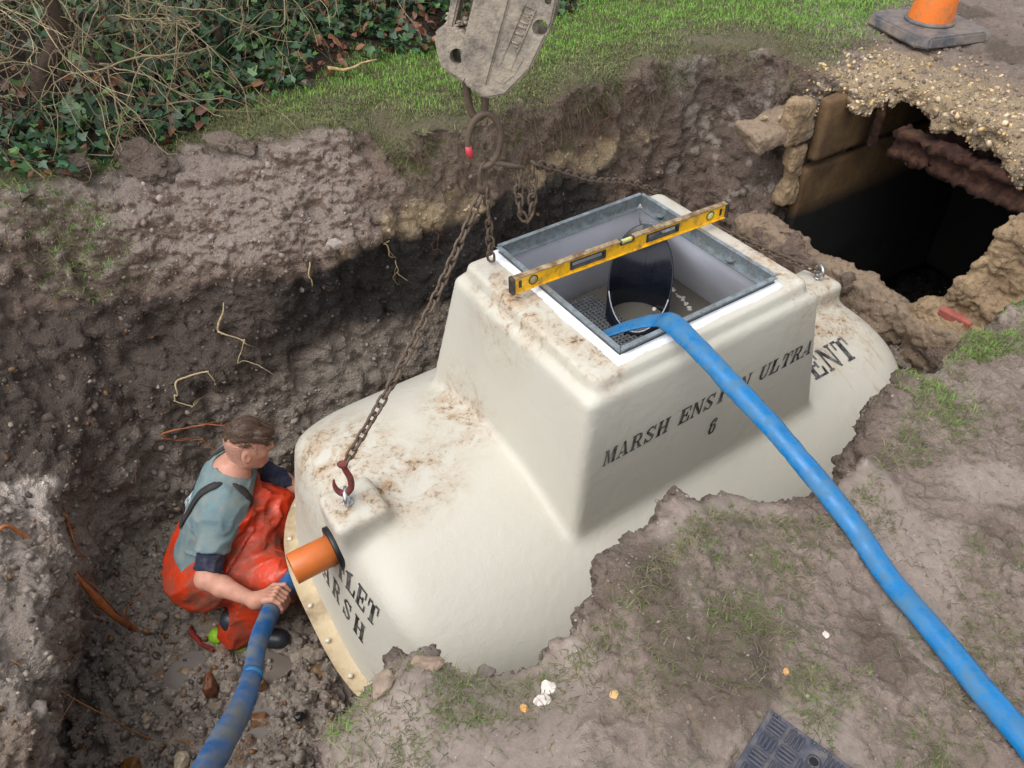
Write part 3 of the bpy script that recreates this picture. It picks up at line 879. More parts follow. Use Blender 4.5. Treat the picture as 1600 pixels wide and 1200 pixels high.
M['shell'] = mat_shell()
M['flange'] = simple('resin_flange', rgb(202, 182, 146), .38, .14, 8, .15, 60, dirt=rgb(140, 118, 92), dirt_amt=.1, dirt_scale=6)
M['liner'] = simple('grey_liner', rgb(226, 227, 236), .4, .06, 6, .1, 60)
shell = tpart('shell', np_mesh('shell', TV, TQ), M['shell'])
TBVH = BVHTree.FromPolygons(TV.tolist(), TQ.tolist())

# flange between the two halves, with its bolts
def plan(th, A, B, n=3.1):
    c, s = np.cos(th), np.sin(th)
    k = (np.abs(c / A) ** n + np.abs(s / B) ** n) ** (-1 / n)
    return np.stack([k * c + .02, k * s], -1)
th = np.linspace(0, 2 * np.pi, 200, endpoint=False)
po, pi_ = plan(th, 1.475, .885), plan(th, 1.33, .74)
K = 200
Vf = np.concatenate([np.c_[po, np.full(K, ZF + .012)], np.c_[pi_, np.full(K, ZF + .012)], np.c_[po, np.full(K, ZF - .012)], np.c_[pi_, np.full(K, ZF - .012)]])
Vf[:, 2] += .006 * np.sin(np.concatenate([th] * 4) * 9)
j = np.arange(K); j2 = (j + 1) % K
Qf = np.concatenate([np.stack([j, j2, j2 + K, j + K], 1)[:, ::-1], np.stack([j + 2 * K, j2 + 2 * K, j2 + 3 * K, j + 3 * K], 1), np.stack([j, j2, j2 + 2 * K, j + 2 * K], 1)])
flange = tpart('flange', np_mesh('flange', Vf, Qf, False), M['flange'])
bmb = bmesh.new()
bmesh.ops.create_cone(bmb, cap_ends=True, segments=10, radius1=.010, radius2=.008, depth=.010)
bolt_me = bm_mesh('bolt', bmb, True); bolt_me.materials.append(simple('bolt_white', rgb(222, 214, 196), .4))
pm = plan(np.linspace(0, 2 * np.pi, 2000), 1.452, .862)
sl = np.concatenate([[0], np.cumsum(np.linalg.norm(np.diff(pm, axis=0), axis=1))])
for s in np.arange(.05, sl[-1], .175):
    i = int(np.searchsorted(sl, s)) % 2000
    link_mesh('bolt', bolt_me, None, flange, (pm[i][0], pm[i][1], ZF + .02))

# rubber seal, orange outlet pipe, and the eye bolts on the bosses
OV, OZ = -.035, -.585
def tube_u(name, u0, u1, r, ri, mat, parent=None, k=32):
    pr = [(ri, u0), (r - .001, u0), (r, u0 + .002), (r, u1), (ri, u1), (ri, u0)]
    Vv, Qq = lathe(pr, k, 'x'); Vv = Vv + np.array([0, OV, OZ])
    return tpart(name, np_mesh(name, Vv, Qq, True), mat, parent)
seal = tube_u('pipe_seal', -1.305, -1.268, .083, .055, M['rubber'])
opipe = tube_u('outlet_pipe', -1.450, -1.20, .056, .0515, M['pipe'])
tube_u('inlet_seal', 1.22, 1.26, .083, .055, M['rubber'])
def eye(parent, c):
    V, F = sweep(np.array([[.030 * math.cos(t), 0, .030 * math.sin(t) + .034] for t in np.linspace(0, 2 * math.pi, 25)]), circ(.0078, 8), up=(0, 1, 0), cap=False)
    V2, F2 = lathe([(0, -.03), (.008, -.03), (.008, .008), (.019, .008), (.019, 0), (0, 0)], 12)
    V, F = join_geo([(V, F), (V2, F2)])
    a = R(65)
    Rz = np.array([[math.cos(a), -math.sin(a), 0], [math.sin(a), math.cos(a), 0], [0, 0, 1]])
    return tpart('lifting_eye', np_mesh('lifting_eye', V @ Rz.T + np.array(c), F), M['zinc'])
def top_at(u, v):
    h = TBVH.ray_cast(Vector((u, v, .5)), Vector((0, 0, -1)))
    return h[0].z
EYL = (-1.205, -.03, top_at(-1.205, -.03)); EYR = (1.135, -.03, top_at(1.135, -.03))
eye(tank, EYL); eye(tank, EYR)
# nubs along the right boss
for k in range(3):
    u = 1.285; v = -.10 + .03 * k
# galvanised access frame: four folded angles, sealed with white paste, with little fixing tabs
fx0, fx1, fy0, fy1 = -.353, .323, -.373, .331
def angle_bar(a, b, inward):
    """upright leg with a thin ledge at the bottom, from a to b"""
    bm = bmesh.new()
    a, b = Vector(a), Vector(b); d = (b - a).normalized(); n = Vector(inward)
    zt, zb = ZTOP + .034, ZTOP - .012
    L = (b - a).length
    for off, s in (((n * .002 + Vector((0, 0, (zt + zb) / 2))), (L, .004, zt - zb)), ((-n * .004 + Vector((0, 0, zt + .0012))), (L, .018, .0024)), ((n * .013 + Vector((0, 0, zb + .0012))), (L - .05, .026, .0024))):
        c = (a + b) / 2 + off
        rot = Matrix((d, Vector((0, 0, 1)).cross(d), Vector((0, 0, 1)))).transposed()
        bm_box(bm, c, s, rot)
    return bm_mesh('frame_rail', bm)
M['galv'] = simple('galvanised_steel', rgb(160, 170, 176), .38, .18, 36, .15, 120, metal=.75, dirt=rgb(126, 130, 128), dirt_amt=.2, dirt_scale=30)
afr = tag(empty('access_frame'), None); afr.parent = tank; afr.location = (0, 0, -TZ)
for a, b, n in (((fx0, fy0, 0), (fx1, fy0, 0), (0, 1, 0)), ((fx1, fy0, 0), (fx1, fy1, 0), (-1, 0, 0)), ((fx1, fy1, 0), (fx0, fy1, 0), (0, -1, 0)), ((fx0, fy1, 0), (fx0, fy0, 0), (1, 0, 0))):
    link_mesh('frame_rail', angle_bar(a, b, n), M['galv'], afr)
bmt = bmesh.new()
r_ = bmesh.ops.create_cone(bmt, cap_ends=True, segments=14, radius1=.016, radius2=.016, depth=.003)
tab_me = bm_mesh('fixing_tab', bmt); tab_me.materials.append(M['galv'])
for (u, v) in ((fx0 + .012, -.20), (fx0 + .012, .2), (fx1 - .012, -.18), (fx1 - .012, .2), (-.2, fy0 + .012), (.2, fy0 + .012)):
    link_mesh('fixing_tab', tab_me, None, afr, (u, v, ZTOP + .004))
# sealant smeared round the frame
rgs = np.random.default_rng(4)
loopP, wv = [], []
for a, b in (((fx0, fy0), (fx1, fy0)), ((fx1, fy0), (fx1, fy1)), ((fx1, fy1), (fx0, fy1)), ((fx0, fy1), (fx0, fy0))):
    for t in np.linspace(0, 1, 40, endpoint=False): loopP.append((a[0] + (b[0] - a[0]) * t, a[1] + (b[1] - a[1]) * t))
loopP = np.array(loopP); cen2 = np.array([(fx0 + fx1) / 2, (fy0 + fy1) / 2])
n_ = len(loopP)
wob = np.convolve(np.tile(rgs.uniform(0, 1, n_), 3), np.ones(5) / 5, 'same')[n_:2 * n_]
outd = np.sign(loopP - cen2) * (np.abs(np.abs(loopP - cen2) - np.array([(fx1 - fx0) / 2, (fy1 - fy0) / 2])) < 1e-6)
outd = np.array([o / np.linalg.norm(o) * (1.0 if np.count_nonzero(o) == 1 else 1.3) for o in outd])
w1 = .004 + 0 * wob; w2 = .012 + .034 * wob
pa = np.c_[loopP + outd * w1[:, None], np.full(n_, ZTOP + .011)]
pb = np.c_[loopP + outd * (w2 * .7)[:, None], np.full(n_, ZTOP + .009)]
pc_ = np.c_[loopP + outd * w2[:, None], np.full(n_, ZTOP - .003)]
j = np.arange(n_); j2 = (j + 1) % n_
Qs = np.concatenate([np.stack([j, j + n_, j2 + n_, j2], 1), np.stack([j + n_, j + 2 * n_, j2 + 2 * n_, j2 + n_], 1)])
tpart('sealant', np_mesh('sealant', np.concatenate([pa, pb, pc_]), Qs), simple('white_sealant', rgb(236, 238, 242), .35, .05, 20, .3, 60))

# inside: grey liner walls, black riser tube with slanted mouth, media block, dark water with foam
def liner_ring(z):
    w = max(.02 - z, 0); x0, x1, y0, y1 = -.347, .317 + .52 * w, -.367, .325 + .16 * w
    return [(x0, y0, z), (x1, y0, z), (x1, y1, z), (x0, y1, z)]
lz = [ZTOP - .012, .02, -.15, -.32]
Vl = np.array([p for z in lz for p in liner_ring(z)])
Ql = np.array([(i * 4 + j, i * 4 + (j + 1) % 4, (i + 1) * 4 + (j + 1) % 4, (i + 1) * 4 + j) for i in range(3) for j in range(4)])
tpart('inner_liner', np_mesh('inner_liner', Vl, Ql, False), M['liner'])
bm = bmesh.new()
bm_box(bm, (.07, .0, -.295), (.82, .72, .006))
wat = NB('dark_tank_water'); 
M['water'] = wat.fin(rgb(104, 100, 92), .08, wat.bump(wat.noise(20, 2), .05, .01), 0, .5)
tpart('tank_water', bm_mesh('tank_water', bm), M['water'])
k = 40; t = np.linspace(0, 2 * np.pi, k, endpoint=False)
tc, tr = (.150, .100), .126
topz = .02 + -.34 * (.5 - .5 * np.cos(t - R(80)))[:]            # mouth slants towards the near side
topz = -.09 + .17 * np.cos(t - R(47))
ring = lambda r, z: np.c_[tc[0] + r * np.cos(t), tc[1] + r * np.sin(t), np.broadcast_to(z, k)]
rings = [ring(tr, -.29), ring(tr, topz), ring(tr - .006, topz), ring(tr - .006, -.29)]
Vv = np.concatenate(rings); j = np.arange(k); j2 = (j + 1) % k
Qv = np.concatenate([np.stack([i * k + j, i * k + j2, (i + 1) * k + j2, (i + 1) * k + j], 1) for i in range(3)])
M['tube'] = simple('black_pvc', (.010, .012, .020), .2, .2, 20, 0)
M['tube_rim'] = simple('cut_rim', rgb(190, 192, 196), .4)
dt = tpart('dip_tube', np_mesh('dip_tube', Vv, Qv), M['tube'])
_rr = ring(tr - .003, topz + .0005)[np.abs((t - R(227) + np.pi) % (2 * np.pi) - np.pi) < 1.35]
V, F = sweep(_rr, circ(.0026, 6))
link_mesh('cut_rim', np_mesh('cut_rim', V, F), M['tube_rim'], dt)
bm = bmesh.new(); bm_box(bm, (.235, .185, .055), (.035, .012, .07), Matrix.Rotation(R(-45), 3, 'Z'), .002)
link_mesh('hanger_clip', bm_mesh('hanger_clip', bm), M['galv'], tank, (0, 0, -TZ))
# plastic media: a block of small square cells
bm = bmesh.new()
gx0, gx1, gy0, gy1, gz0, gz1 = -.335, .10, -.355, .33, -.31, -.288
for x in np.arange(gx0, gx1 + .001, .019): bm_box(bm, (x, (gy0 + gy1) / 2, gz1), (.0035, gy1 - gy0, .03))
for y in np.arange(gy0, gy1 + .001, .0181): bm_box(bm, ((gx0 + gx1) / 2, y, gz1 + .001), (gx1 - gx0, .0035, .028))
md = tpart('filter_media', bm_mesh('filter_media', bm), simple('grey_media', rgb(120, 122, 124), .45))
md['kind'] = 'stuff'
rgb_ = np.random.default_rng(9); fo = []
def blob(c, r, fl=.5):
    bm = bmesh.new(); bmesh.ops.create_icosphere(bm, subdivisions=1, radius=r)
    V = np.array([v.co[:] for v in bm.verts]) * np.array([1, 1, fl]) + np.array(c); Fq = np.array([[v.index for v in f.verts] for f in bm.faces]); bm.free()
    return V, [Fq]
arc1 = catmull([(.416, .242), (.413, .209), (.412, .175), (.405, .134), (.404, .102), (.387, .048), (.372, .004)], 8)
arc2 = catmull([(.338, .226), (.311, .188), (.28, .143), (.265, .109), (.248, .089), (.182, .036), (.172, .017)], 8)
for arc, n in ((arc1, 22), (arc2, 14)):
    for i in range(n):
        q = arc[int(rgb_.uniform(0, len(arc) - 1))] + rgb_.normal(0, .004, 2)
        fo.append(blob((q[0], q[1], -.290), rgb_.uniform(.005, .0115)))
V, F = join_geo(fo)
fm = tpart('foam_bubbles', np_mesh('foam_bubbles', V, F), M['bubble']); fm['kind'] = 'stuff'

# ------------------------------------------------------------------ stencil lettering
def _arc(cx, cy, rx, ry, a0, a1, w, n=8):
    t = np.radians(np.linspace(a0, a1, n)); q = []
    for i in range(n - 1):
        p = [(cx + (rx + s * w[0] / 2) * math.cos(t[k]), cy + (ry + s * w[1] / 2) * math.sin(t[k])) for k, s in ((i, -1), (i, 1), (i + 1, 1), (i + 1, -1))]
        q.append(p)
    return q
def _q(*p): return [list(p)]
def _r(x0, y0, x1, y1): return _q((x0, y0), (x1, y0), (x1, y1), (x0, y1))
SER = .07
def stem(x0, x1, s=.09): return _r(x0, 0, x1, 1) + _r(x0 - s, 0, x0, SER) + _r(x1, 0, x1 + s, SER) + _r(x0 - s, 1 - SER, x0, 1) + _r(x1, 1 - SER, x1 + s, 1)
GLY = {
 'M': _q((.02, 0), (.22, 0), (.22, SER), (.02, SER)) + _r(.09, SER, .15, .95) + _q((.12, 1), (.32, 1), (.52, .14), (.42, 0)) + _q((.47, .0), (.54, .16), (.72, .9), (.66, 1)) + _r(.74, 0, .95, 1) + _r(.70, 0, 1.0, SER) + _r(.72, 1 - SER, 1.0, 1) + _r(.0, 1 - SER, .16, 1),
 'A': _q((.40, 1), (.58, 1), (.92, 0), (.68, 0)) + _q((.36, .92), (.42, 1), (.17, 0), (.10, 0)) + _r(.28, .26, .50, .33) + _r(.0, 0, .28, SER) + _r(.58, 0, 1.0, SER),
 'R': stem(.10, .32, .09) + _r(.37, .93, .62, 1) + _r(.37, .46, .62, .53) + _arc(.60, .73, .16, .235, -80, 80, (.19, .08)) + _q((.50, .46), (.70, .46), (.96, .0), (.72, 0)) + _r(.68, 0, 1.0, SER),
 'S': _arc(.50, .74, .28, .22, 30, 168, (.14, .07)) + _q((.14, .84), (.36, .70), (.88, .34), (.80, .12), (.60, .30), (.12, .66)) + _arc(.50, .26, .28, .22, 200, 350, (.14, .07)) + _r(.80, .68, .88, 1.0) + _r(.10, 0, .18, .34),
 'H': stem(.08, .30, .08) + stem(.70, .92, .08) + _r(.34, .46, .47, .54) + _r(.53, .46, .66, .54),
 'E': stem(.10, .34, .09) + _r(.40, .93, .90, 1) + _r(.40, 0, .90, SER) + _r(.40, .46, .62, .54) + _q((.80, 1), (.92, 1), (.92, .68), (.86, .68)) + _q((.80, 0), (.94, 0), (.94, .34), (.88, .34)) + _r(.62, .36, .70, .64),
 'N': _r(.10, 0, .18, .9) + _r(.0, 0, .28, SER) + _q((.04, 1), (.30, 1), (.92, .0), (.76, 0), (.04, .95)) + _r(.82, .12, .90, 1) + _r(.72, 1 - SER, 1.0, 1),
 'I': stem(.36, .64, .12),
 'G': _arc(.52, .5, .32, .46, 35, 172, (.16, .08)) + _arc(.52, .5, .32, .46, 188, 325, (.16, .08)) + _r(.70, .02, .90, .42) + _r(.60, .42, 1.0, .48) + _r(.80, .66, .88, 1.0),
 'U': _r(.08, .3, .32, 1) + _r(.0, 1 - SER, .42, 1) + _arc(.50, .32, .30, .28, 190, 350, (.18, .09)) + _r(.78, .3, .86, 1) + _r(.66, 1 - SER, 1.0, 1),
 'L': stem(.12, .38, .10) + _r(.44, 0, .90, SER) + _q((.80, 0), (.94, 0), (.94, .40), (.87, .40)),
 'T': _r(.38, 0, .62, .92) + _r(.26, 0, .74, SER) + _r(.04, .92, .34, 1) + _r(.66, .92, .96, 1) + _q((.04, 1), (.12, 1), (.09, .62), (.03, .62)) + _q((.88, 1), (.96, 1), (.97, .62), (.91, .62)),
 'V': _q((.08, 1), (.34, 1), (.60, .0), (.50, 0)) + _q((.56, .08), (.62, .0), (.90, 1), (.82, 1)) + _r(.0, 1 - SER, .44, 1) + _r(.68, 1 - SER, 1.0, 1),
 'O': _arc(.5, .5, .30, .45, 100, 260, (.22, .09)) + _arc(.5, .5, .30, .45, -80, 80, (.22, .09)),
 '6': _arc(.5, .34, .26, .30, 100, 262, (.20, .08)) + _arc(.5, .34, .26, .30, -78, 78, (.18, .08)) + _arc(.62, .50, .42, .46, 85, 165, (.16, .09)) + _arc(.70, .84, .08, .07, 0, 360, (.14, .12)),
 'W': _q((.04, 1), (.22, 1), (.38, 0), (.26, 0)) + _q((.30, 0), (.38, 0), (.54, .9), (.46, .9)) + _q((.48, .9), (.62, .9), (.76, 0), (.64, 0)) + _q((.70, 0), (.76, 0), (.96, 1), (.86, 1)),
}
def glyph_geo(ch, cuts=3):
    bm = bmesh.new()
    for p in GLY[ch]:
        mx = sum(q[0] for q in p) / len(p); my = sum(q[1] for q in p) / len(p)
        vs = [bm.verts.new((x + (.028 if x > mx else -.028), y + (.012 if y > my else -.012), 0)) for x, y in p]
        try: bm.faces.new(vs)
        except ValueError: pass
    bmesh.ops.triangulate(bm, faces=bm.faces)
    for _ in range(2):
        long = [e for e in bm.edges if e.calc_length() > .22]
        if long: bmesh.ops.subdivide_edges(bm, edges=long, cuts=1)
    bmesh.ops.triangulate(bm, faces=bm.faces)
    bm.verts.index_update()
    V = np.array([v.co[:] for v in bm.verts]); Fq = np.array([[v.index for v in f.verts] for f in bm.faces]); bm.free()
    return V, Fq
def mat_stencil():
    b = NB('stencil_ink')
    n = b.noise(26, 8, .7); n2 = b.noise(160, 3, .6)
    f = b.math('ADD', b.math('MULTIPLY', b.rng(n, .42, .70), .8), b.math('MULTIPLY', b.rng(n2, .6, .75), .35), clamp=True)
    return b.fin(b.mix(f, (.010, .010, .011), rgb(150, 146, 138)), .5, b.bump(b.noise(34, 3, .5), .3, .004))
M['ink'] = mat_stencil()
def write(text, org, xdir, ydir, cw, chh, adv, cast, parent=None, squeeze=1.0):
    """letters whose corner points are cast on the shell along the direction cast"""
    org, xdir, ydir, cast = (np.asarray(q, float) for q in (org, xdir, ydir, cast))
    x = 0
    for ch in text:
        if ch != ' ':
            V, Fq = glyph_geo(ch)
            P = org + xdir * (x + V[:, :1] * cw) + ydir * (V[:, 1:2] * chh)
            out = []
            for p in P:
                h = TBVH.ray_cast(Vector(p - cast * .35), Vector(cast), 1.2)
                out.append((np.array(h[0]) - cast * .0022) if h[0] is not None else p)
            nm = np.cross(np.array(out)[Fq[0][1]] - np.array(out)[Fq[0][0]], np.array(out)[Fq[0][2]] - np.array(out)[Fq[0][0]])
            if nm @ cast > 0: Fq = Fq[:, ::-1]
            tpart('stencil_letter', np_mesh('stencil_letter', np.array(out), Fq, False), M['ink'])
        x += adv if ch != ' ' else adv * .75
TXT = 'MARSH ENSIGN ULTRA'
adv = .99 / (16 + 2 * .75 - .08)
write(TXT, (-.468, -.46, -.268), (1, 0, .018), (.18, 0, 1), adv * .86, .066, adv, (0, 1, 0))
write('6', (.015, -.46, -.405), (1, 0, 0), (.12, 0, 1), .046, .074, .05, (0, 1, 0))
write('OUTLET', (-1.36, .09, -.70), (0, -1, 0), (0, 0, 1), .062, .088, .071, (1, 0, 0))
write('MARSH', (-1.36, .16, -.835), (0, -1, 0), (0, 0, 1), .066, .085, .092, (1, 0, 0))
write('VENT', (.655, -.40, -.30), (1, 0, 0), (0, 1, 0), .082, .105, .095, (0, 0, -1))
print('tank', round(time.time() - T0, 1))
# ------------------------------------------------------------------ the old tank chamber at the right: broken concrete shell, slab, beams
def rough_block(name, boxes, h, amp, mat, parent=None, seed=0, cell=.12, col=None, cut=None, frame='w'):
    """union of oriented boxes (centre, half sizes, 3x3 rows=axes, rounding) with a broken surface"""
    cs = []
    for c, hs, A, r in boxes:
        A = np.asarray(A, float); c = np.asarray(c, float)
        for sx in (-1, 1):
            for sy in (-1, 1):
                for sz in (-1, 1): cs.append(c + A.T @ (np.array([sx, sy, sz]) * np.asarray(hs)))
    cs = np.array(cs); lo, nn, (ax, ay, az) = grid_of(cs.min(0) - .06, cs.max(0) + .06, h)
    X, Y, Z = np.meshgrid(ax, ay, az, indexing='ij', sparse=True)
    d = None
    for c, hs, A, r in boxes:
        x, y, z = X - c[0], Y - c[1], Z - c[2]
        q = sd_box(A[0][0] * x + A[0][1] * y + A[0][2] * z, A[1][0] * x + A[1][1] * y + A[1][2] * z, A[2][0] * x + A[2][1] * y + A[2][2] * z, (0, 0, 0), hs, r)
        d = q if d is None else smin(d, q, .03)
    d = d + spline_noise_grid(nn, h, cell, seed + 50) * amp + spline_noise_grid(nn, h, cell * .38, seed + 51) * amp * .45
    if cut is not None: d = np.maximum(d, cut(X, Y, Z))
    V, Q = surface_nets(d.astype(np.float32), lo, h)
    return V, Q
def chipify(VQ, amp=1.0):
    V, Q = subdivide(*VQ); N = vert_normals(V, Q)
    f1, f2, i1 = worley(V, 17, 41); g1, g2, i2 = worley(V, 48, 42)
    d = (i1 - .5) * smoothstep(.02, .12, f2 - f1) * .026 + (i2 - .45) * smoothstep(.02, .15, g2 - g1) * .010 + .006 * fbm(V, 14, 3, 43)
    V = V + N * (d * amp)[:, None]
    return V, Q
UVZ = np.array([TA, TB, [0, 0, 1]])
LAB_CH = empty('old_concrete_tank', W(1.6, 0, -1.5), (0, 0, 0), 'broken old concrete tank with a dark open chamber beside the new tank', 'old tank')
def chpart(name, VQ, mat, col=None):
    V, Q = VQ
    o = link_mesh(name, np_mesh(name, V - np.array(LAB_CH.location), Q, True, col), mat, LAB_CH)
    return o
tan, tan2 = rgb(164, 132, 92), rgb(120, 100, 80)
def mat_conc(name, c1, c2, c3):
    b = NB(name)
    n = b.noise(6, 7, .68); n2 = b.noise(40, 6, .65); v = b.vor(48)
    c = b.mix(b.rng(n, .35, .65), c1, c2)
    c = b.mix(b.rng(n2, .5, .75), c, c3)
    ag = b.math('MULTIPLY', b.rng(v, .16, .28, 1, 0), b.rng(b.noise(9, 3), .45, .6))
    c = b.mix(b.math('MULTIPLY', ag, .6), c, rgb(176, 164, 146))
    nm = b.bump(b.math('ADD', n2, b.math('MULTIPLY', ag, .5)), .9, .012)
    return b.fin(c, .85, nm)
M['conc_tan'] = mat_conc('tan_concrete', rgb(166, 142, 110), rgb(138, 116, 90), rgb(100, 86, 72))
M['conc_dull'] = mat_conc('muddy_concrete', rgb(150, 130, 108), rgb(124, 107, 91), rgb(98, 84, 72))
M['conc_smooth'] = mat_conc('stained_render', rgb(164, 132, 88), rgb(128, 100, 68), rgb(62, 48, 38))
# wall between the two tanks: its broken top edge dips in the middle and climbs at the right
fw = rough_block('front_wall', [(W(1.60, -.05, -1.14), (.075, .84, .54), UVZ, .03), (W(1.60, .52, -.98), (.06, .18, .40), UVZ, .02), (W(1.61, -.50, -1.0), (.08, .10, .42), UVZ, .03)], .024, .035, None, seed=1)
chpart('front_wall', chipify(fw, .9), M['conc_dull'])
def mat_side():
    b = NB('render_shaded_below'); o = b.obj()
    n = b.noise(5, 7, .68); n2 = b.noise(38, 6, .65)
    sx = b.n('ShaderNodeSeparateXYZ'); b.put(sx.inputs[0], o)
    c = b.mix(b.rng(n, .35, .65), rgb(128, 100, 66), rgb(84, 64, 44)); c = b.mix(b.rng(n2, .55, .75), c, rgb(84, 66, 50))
    h = b.math('ADD', sx.outputs[2], b.math('MULTIPLY', n, .12))            # shade of the deep chamber painted in: wall turns black towards the bottom
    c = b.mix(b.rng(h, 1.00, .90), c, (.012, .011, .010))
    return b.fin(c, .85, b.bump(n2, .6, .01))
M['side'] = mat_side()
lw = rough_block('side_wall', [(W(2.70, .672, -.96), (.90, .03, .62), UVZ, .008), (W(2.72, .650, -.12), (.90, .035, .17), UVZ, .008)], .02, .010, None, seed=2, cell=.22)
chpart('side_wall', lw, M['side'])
lp = rough_block('broken_panel', [(W(1.70, .70, -.05), (.07, .035, .11), UVZ, .008), (W(1.74, .69, -.36), (.05, .03, .16), UVZ, .008)], .012, .022, None, seed=3)
chpart('broken_panel', chipify(lp, .5), M['conc_tan'])
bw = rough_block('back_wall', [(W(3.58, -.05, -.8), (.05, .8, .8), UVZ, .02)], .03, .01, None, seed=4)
chpart('back_wall', bw, simple('chamber_shade', (.010, .009, .008), .8, .3))  # near-black colour paints in the darkness at the back of the chamber
rw = rough_block('right_wall', [(W(1.74, -.66, -.26), (.07, .22, .20), UVZ, .02), (W(1.76, -.76, -.06), (.08, .24, .12), UVZ, .02), (W(1.68, -.56, -.50), (.08, .16, .12), UVZ, .02), (W(1.63, -.44, -.64), (.08, .12, .08), UVZ, .02)], .016, .045, None, seed=5, cell=.15)
chpart('right_wall', chipify(rw, 1.2), M['conc_tan'])
# rusty reinforcement: hanging stub and a long encrusted beam under the roof
def bar_geo(a, b, r, seed, n=26, k=10, amp=.25):
    """rusted rolled section: squarish, scabbed with rust and mortar"""
    P = np.linspace(np.asarray(a, float), np.asarray(b, float), n)
    w, h = r * .75, r * 1.1
    prof = np.array([(-w, -h), (-w * .3, -h), (w * .4, -h), (w, -h), (w, -h * .55), (w * .55, -h * .4), (w * .5, h * .4), (w, h * .55), (w, h), (w * .3, h), (-w * .4, h), (-w, h), (-w * .9, h * .3), (-w * .95, -h * .3)])
    V, F = sweep(P, prof)
    g1, g2, gi = worley(V, 30, seed)
    V = V + vert_noise(V, 12, seed) * r * amp * .5 + vert_noise(V, 40, seed + 3) * r * amp * .7 + vert_noise(V * 0 + gi[:, None] * 50, 1, 2) * r * .18
    return V, F
def vert_noise(V, s, seed):
    return np.stack([vnoise(V, s, seed), vnoise(V, s, seed + 1), vnoise(V, s, seed + 2)], 1)
V, F = bar_geo(W(2.12, .52, .03), W(2.16, .53, -.24), .03, 5)
st_ = link_mesh('rusty_stub', np_mesh('rusty_stub', V - np.array(LAB_CH.location), F), M['rust'], LAB_CH)
V, F = bar_geo(W(2.16, .40, -.17), W(1.98, -.78, -.10), .065, 11, 60, 12, .4)
V2, F2 = bar_geo(W(2.36, .36, -.12), W(2.16, -.78, -.05), .06, 15, 60, 12, .4)
V, F = join_geo([(V, F), (V2, F2)])
link_mesh('rusty_beam', np_mesh('rusty_beam', V - np.array(LAB_CH.location), F), M['rust'], LAB_CH)
# red brick let into the ledge
bm = bmesh.new(); bm_box(bm, (0, 0, 0), (.10, .15, .05), None, .008)
bo = link_mesh('brick', bm_mesh('brick', bm), M['brick'], LAB_CH)
_b = W(1.625, -.47, -.545); bo.location = Vector(_b) - LAB_CH.location; bo.rotation_euler = (.1, -.12, YAW + .2)

# single stones and clods -------------------------------------------------------
def stone_geo(size, seed, sub=3, rough=.18, facet=8, c=(0, 0, 0), rot=None):
    bm = bmesh.new(); bmesh.ops.create_icosphere(bm, subdivisions=sub, radius=1)
    V = np.array([v.co[:] for v in bm.verts]); Fq = np.array([[v.index for v in f.verts] for f in bm.faces]); bm.free()
    rg = np.random.default_rng(seed)
    for _ in range(facet):                                   # flat broken faces
        n = rg.normal(size=3); n /= np.linalg.norm(n); d = rg.uniform(.62, .88)
        e = V @ n - d; V = V - np.outer(np.maximum(e, 0) * .97, n)
    V = V * (1 + rough * vnoise(V, 1.8, seed)[:, None] + rough * .4 * vnoise(V, 5, seed + 1)[:, None])
    V = V * np.asarray(size)
    if rot is not None: V = V @ np.array(Matrix.Rotation(rot, 3, 'Z')).T
    return V + np.asarray(c), [Fq]
def solid(V, c, var=.0): return np.tile(np.array([[*c, 1.0]]), (len(V), 1))
def ground_z(x, y, z0=1.2):
    h = BVH.ray_cast(Vector((x, y, z0)), Vector((0, 0, -1)))
    return h[0].z if h[0] is not None else 0.0
def place_stone(name, pos, size, seed, c, label, cat, rot=0.0, tilt=(0, 0), group=None, mat='stone', rough=.18, facet=8, sub=3):
    V, F = stone_geo(size, seed, 5 if name == 'clod' else max(sub, 4), rough if name == 'clod' else rough * .6, facet if name == 'clod' else 16, rot=rot)
    if name == 'clod':
        rd = V / (np.linalg.norm(V, axis=1)[:, None] + 1e-9); f1, f2, i1 = worley(V, 22, seed); g1, g2, i2 = worley(V, 60, seed + 1)
        V = V + rd * ((i1 - .5) * smoothstep(.02, .15, f2 - f1) * .030 + (i2 - .4) * smoothstep(.02, .2, g2 - g1) * .010)[:, None]
    cc = solid(V, c); cc[:, 3] = .3
    o = link_mesh(name, np_mesh(name, V, F, name == 'clod', cc), M['earth'] if name == 'clod' else M[mat], None, pos)
    o.rotation_euler = (tilt[0], tilt[1], 0)
    return tag(o, label, cat, group)
slabV, slabQ = rough_block('slab', [((0, 0, 0), (.17, .115, .05), np.array([[math.cos(.25), math.sin(.25), 0], [-math.sin(.25), math.cos(.25), 0], [0, 0, 1]]), .02)], .013, .016, None, seed=8, cell=.09)
slabV, slabQ = chipify((slabV, slabQ), .5)
so = link_mesh('stone_slab', np_mesh('stone_slab', slabV, slabQ), M['conc_dull'], None, (1.43, 3.80, -.12)); so.rotation_euler = (.10, -.14, .1)
tag(so, 'flat broken stone slab jutting from the soil left of the dark chamber', 'slab')
for k, (x, y, wh) in enumerate(((1.37, 3.80, 'leftmost'), (1.45, 3.78, 'middle'), (1.52, 3.80, 'rightmost'))):
    place_stone('pebble', (x, y, -.055 + .01 * (k % 2)), (.022, .018, .013), 60 + k, rgb(168, 148, 118), wh + ' of three tan pebbles lying on the flat stone slab', 'pebble', k, group='pebbles on the stone slab', sub=2)
# ------------------------------------------------------------------ quick hitch of the digger, hanging over the pit
HO = np.array(W(-.395, .305, .735))                        # lowest point of the hitch
hitch = empty('excavator_hitch', HO, (0, 0, 0), 'muddy cast steel quick hitch of a digger hanging over the tank', 'hitch')
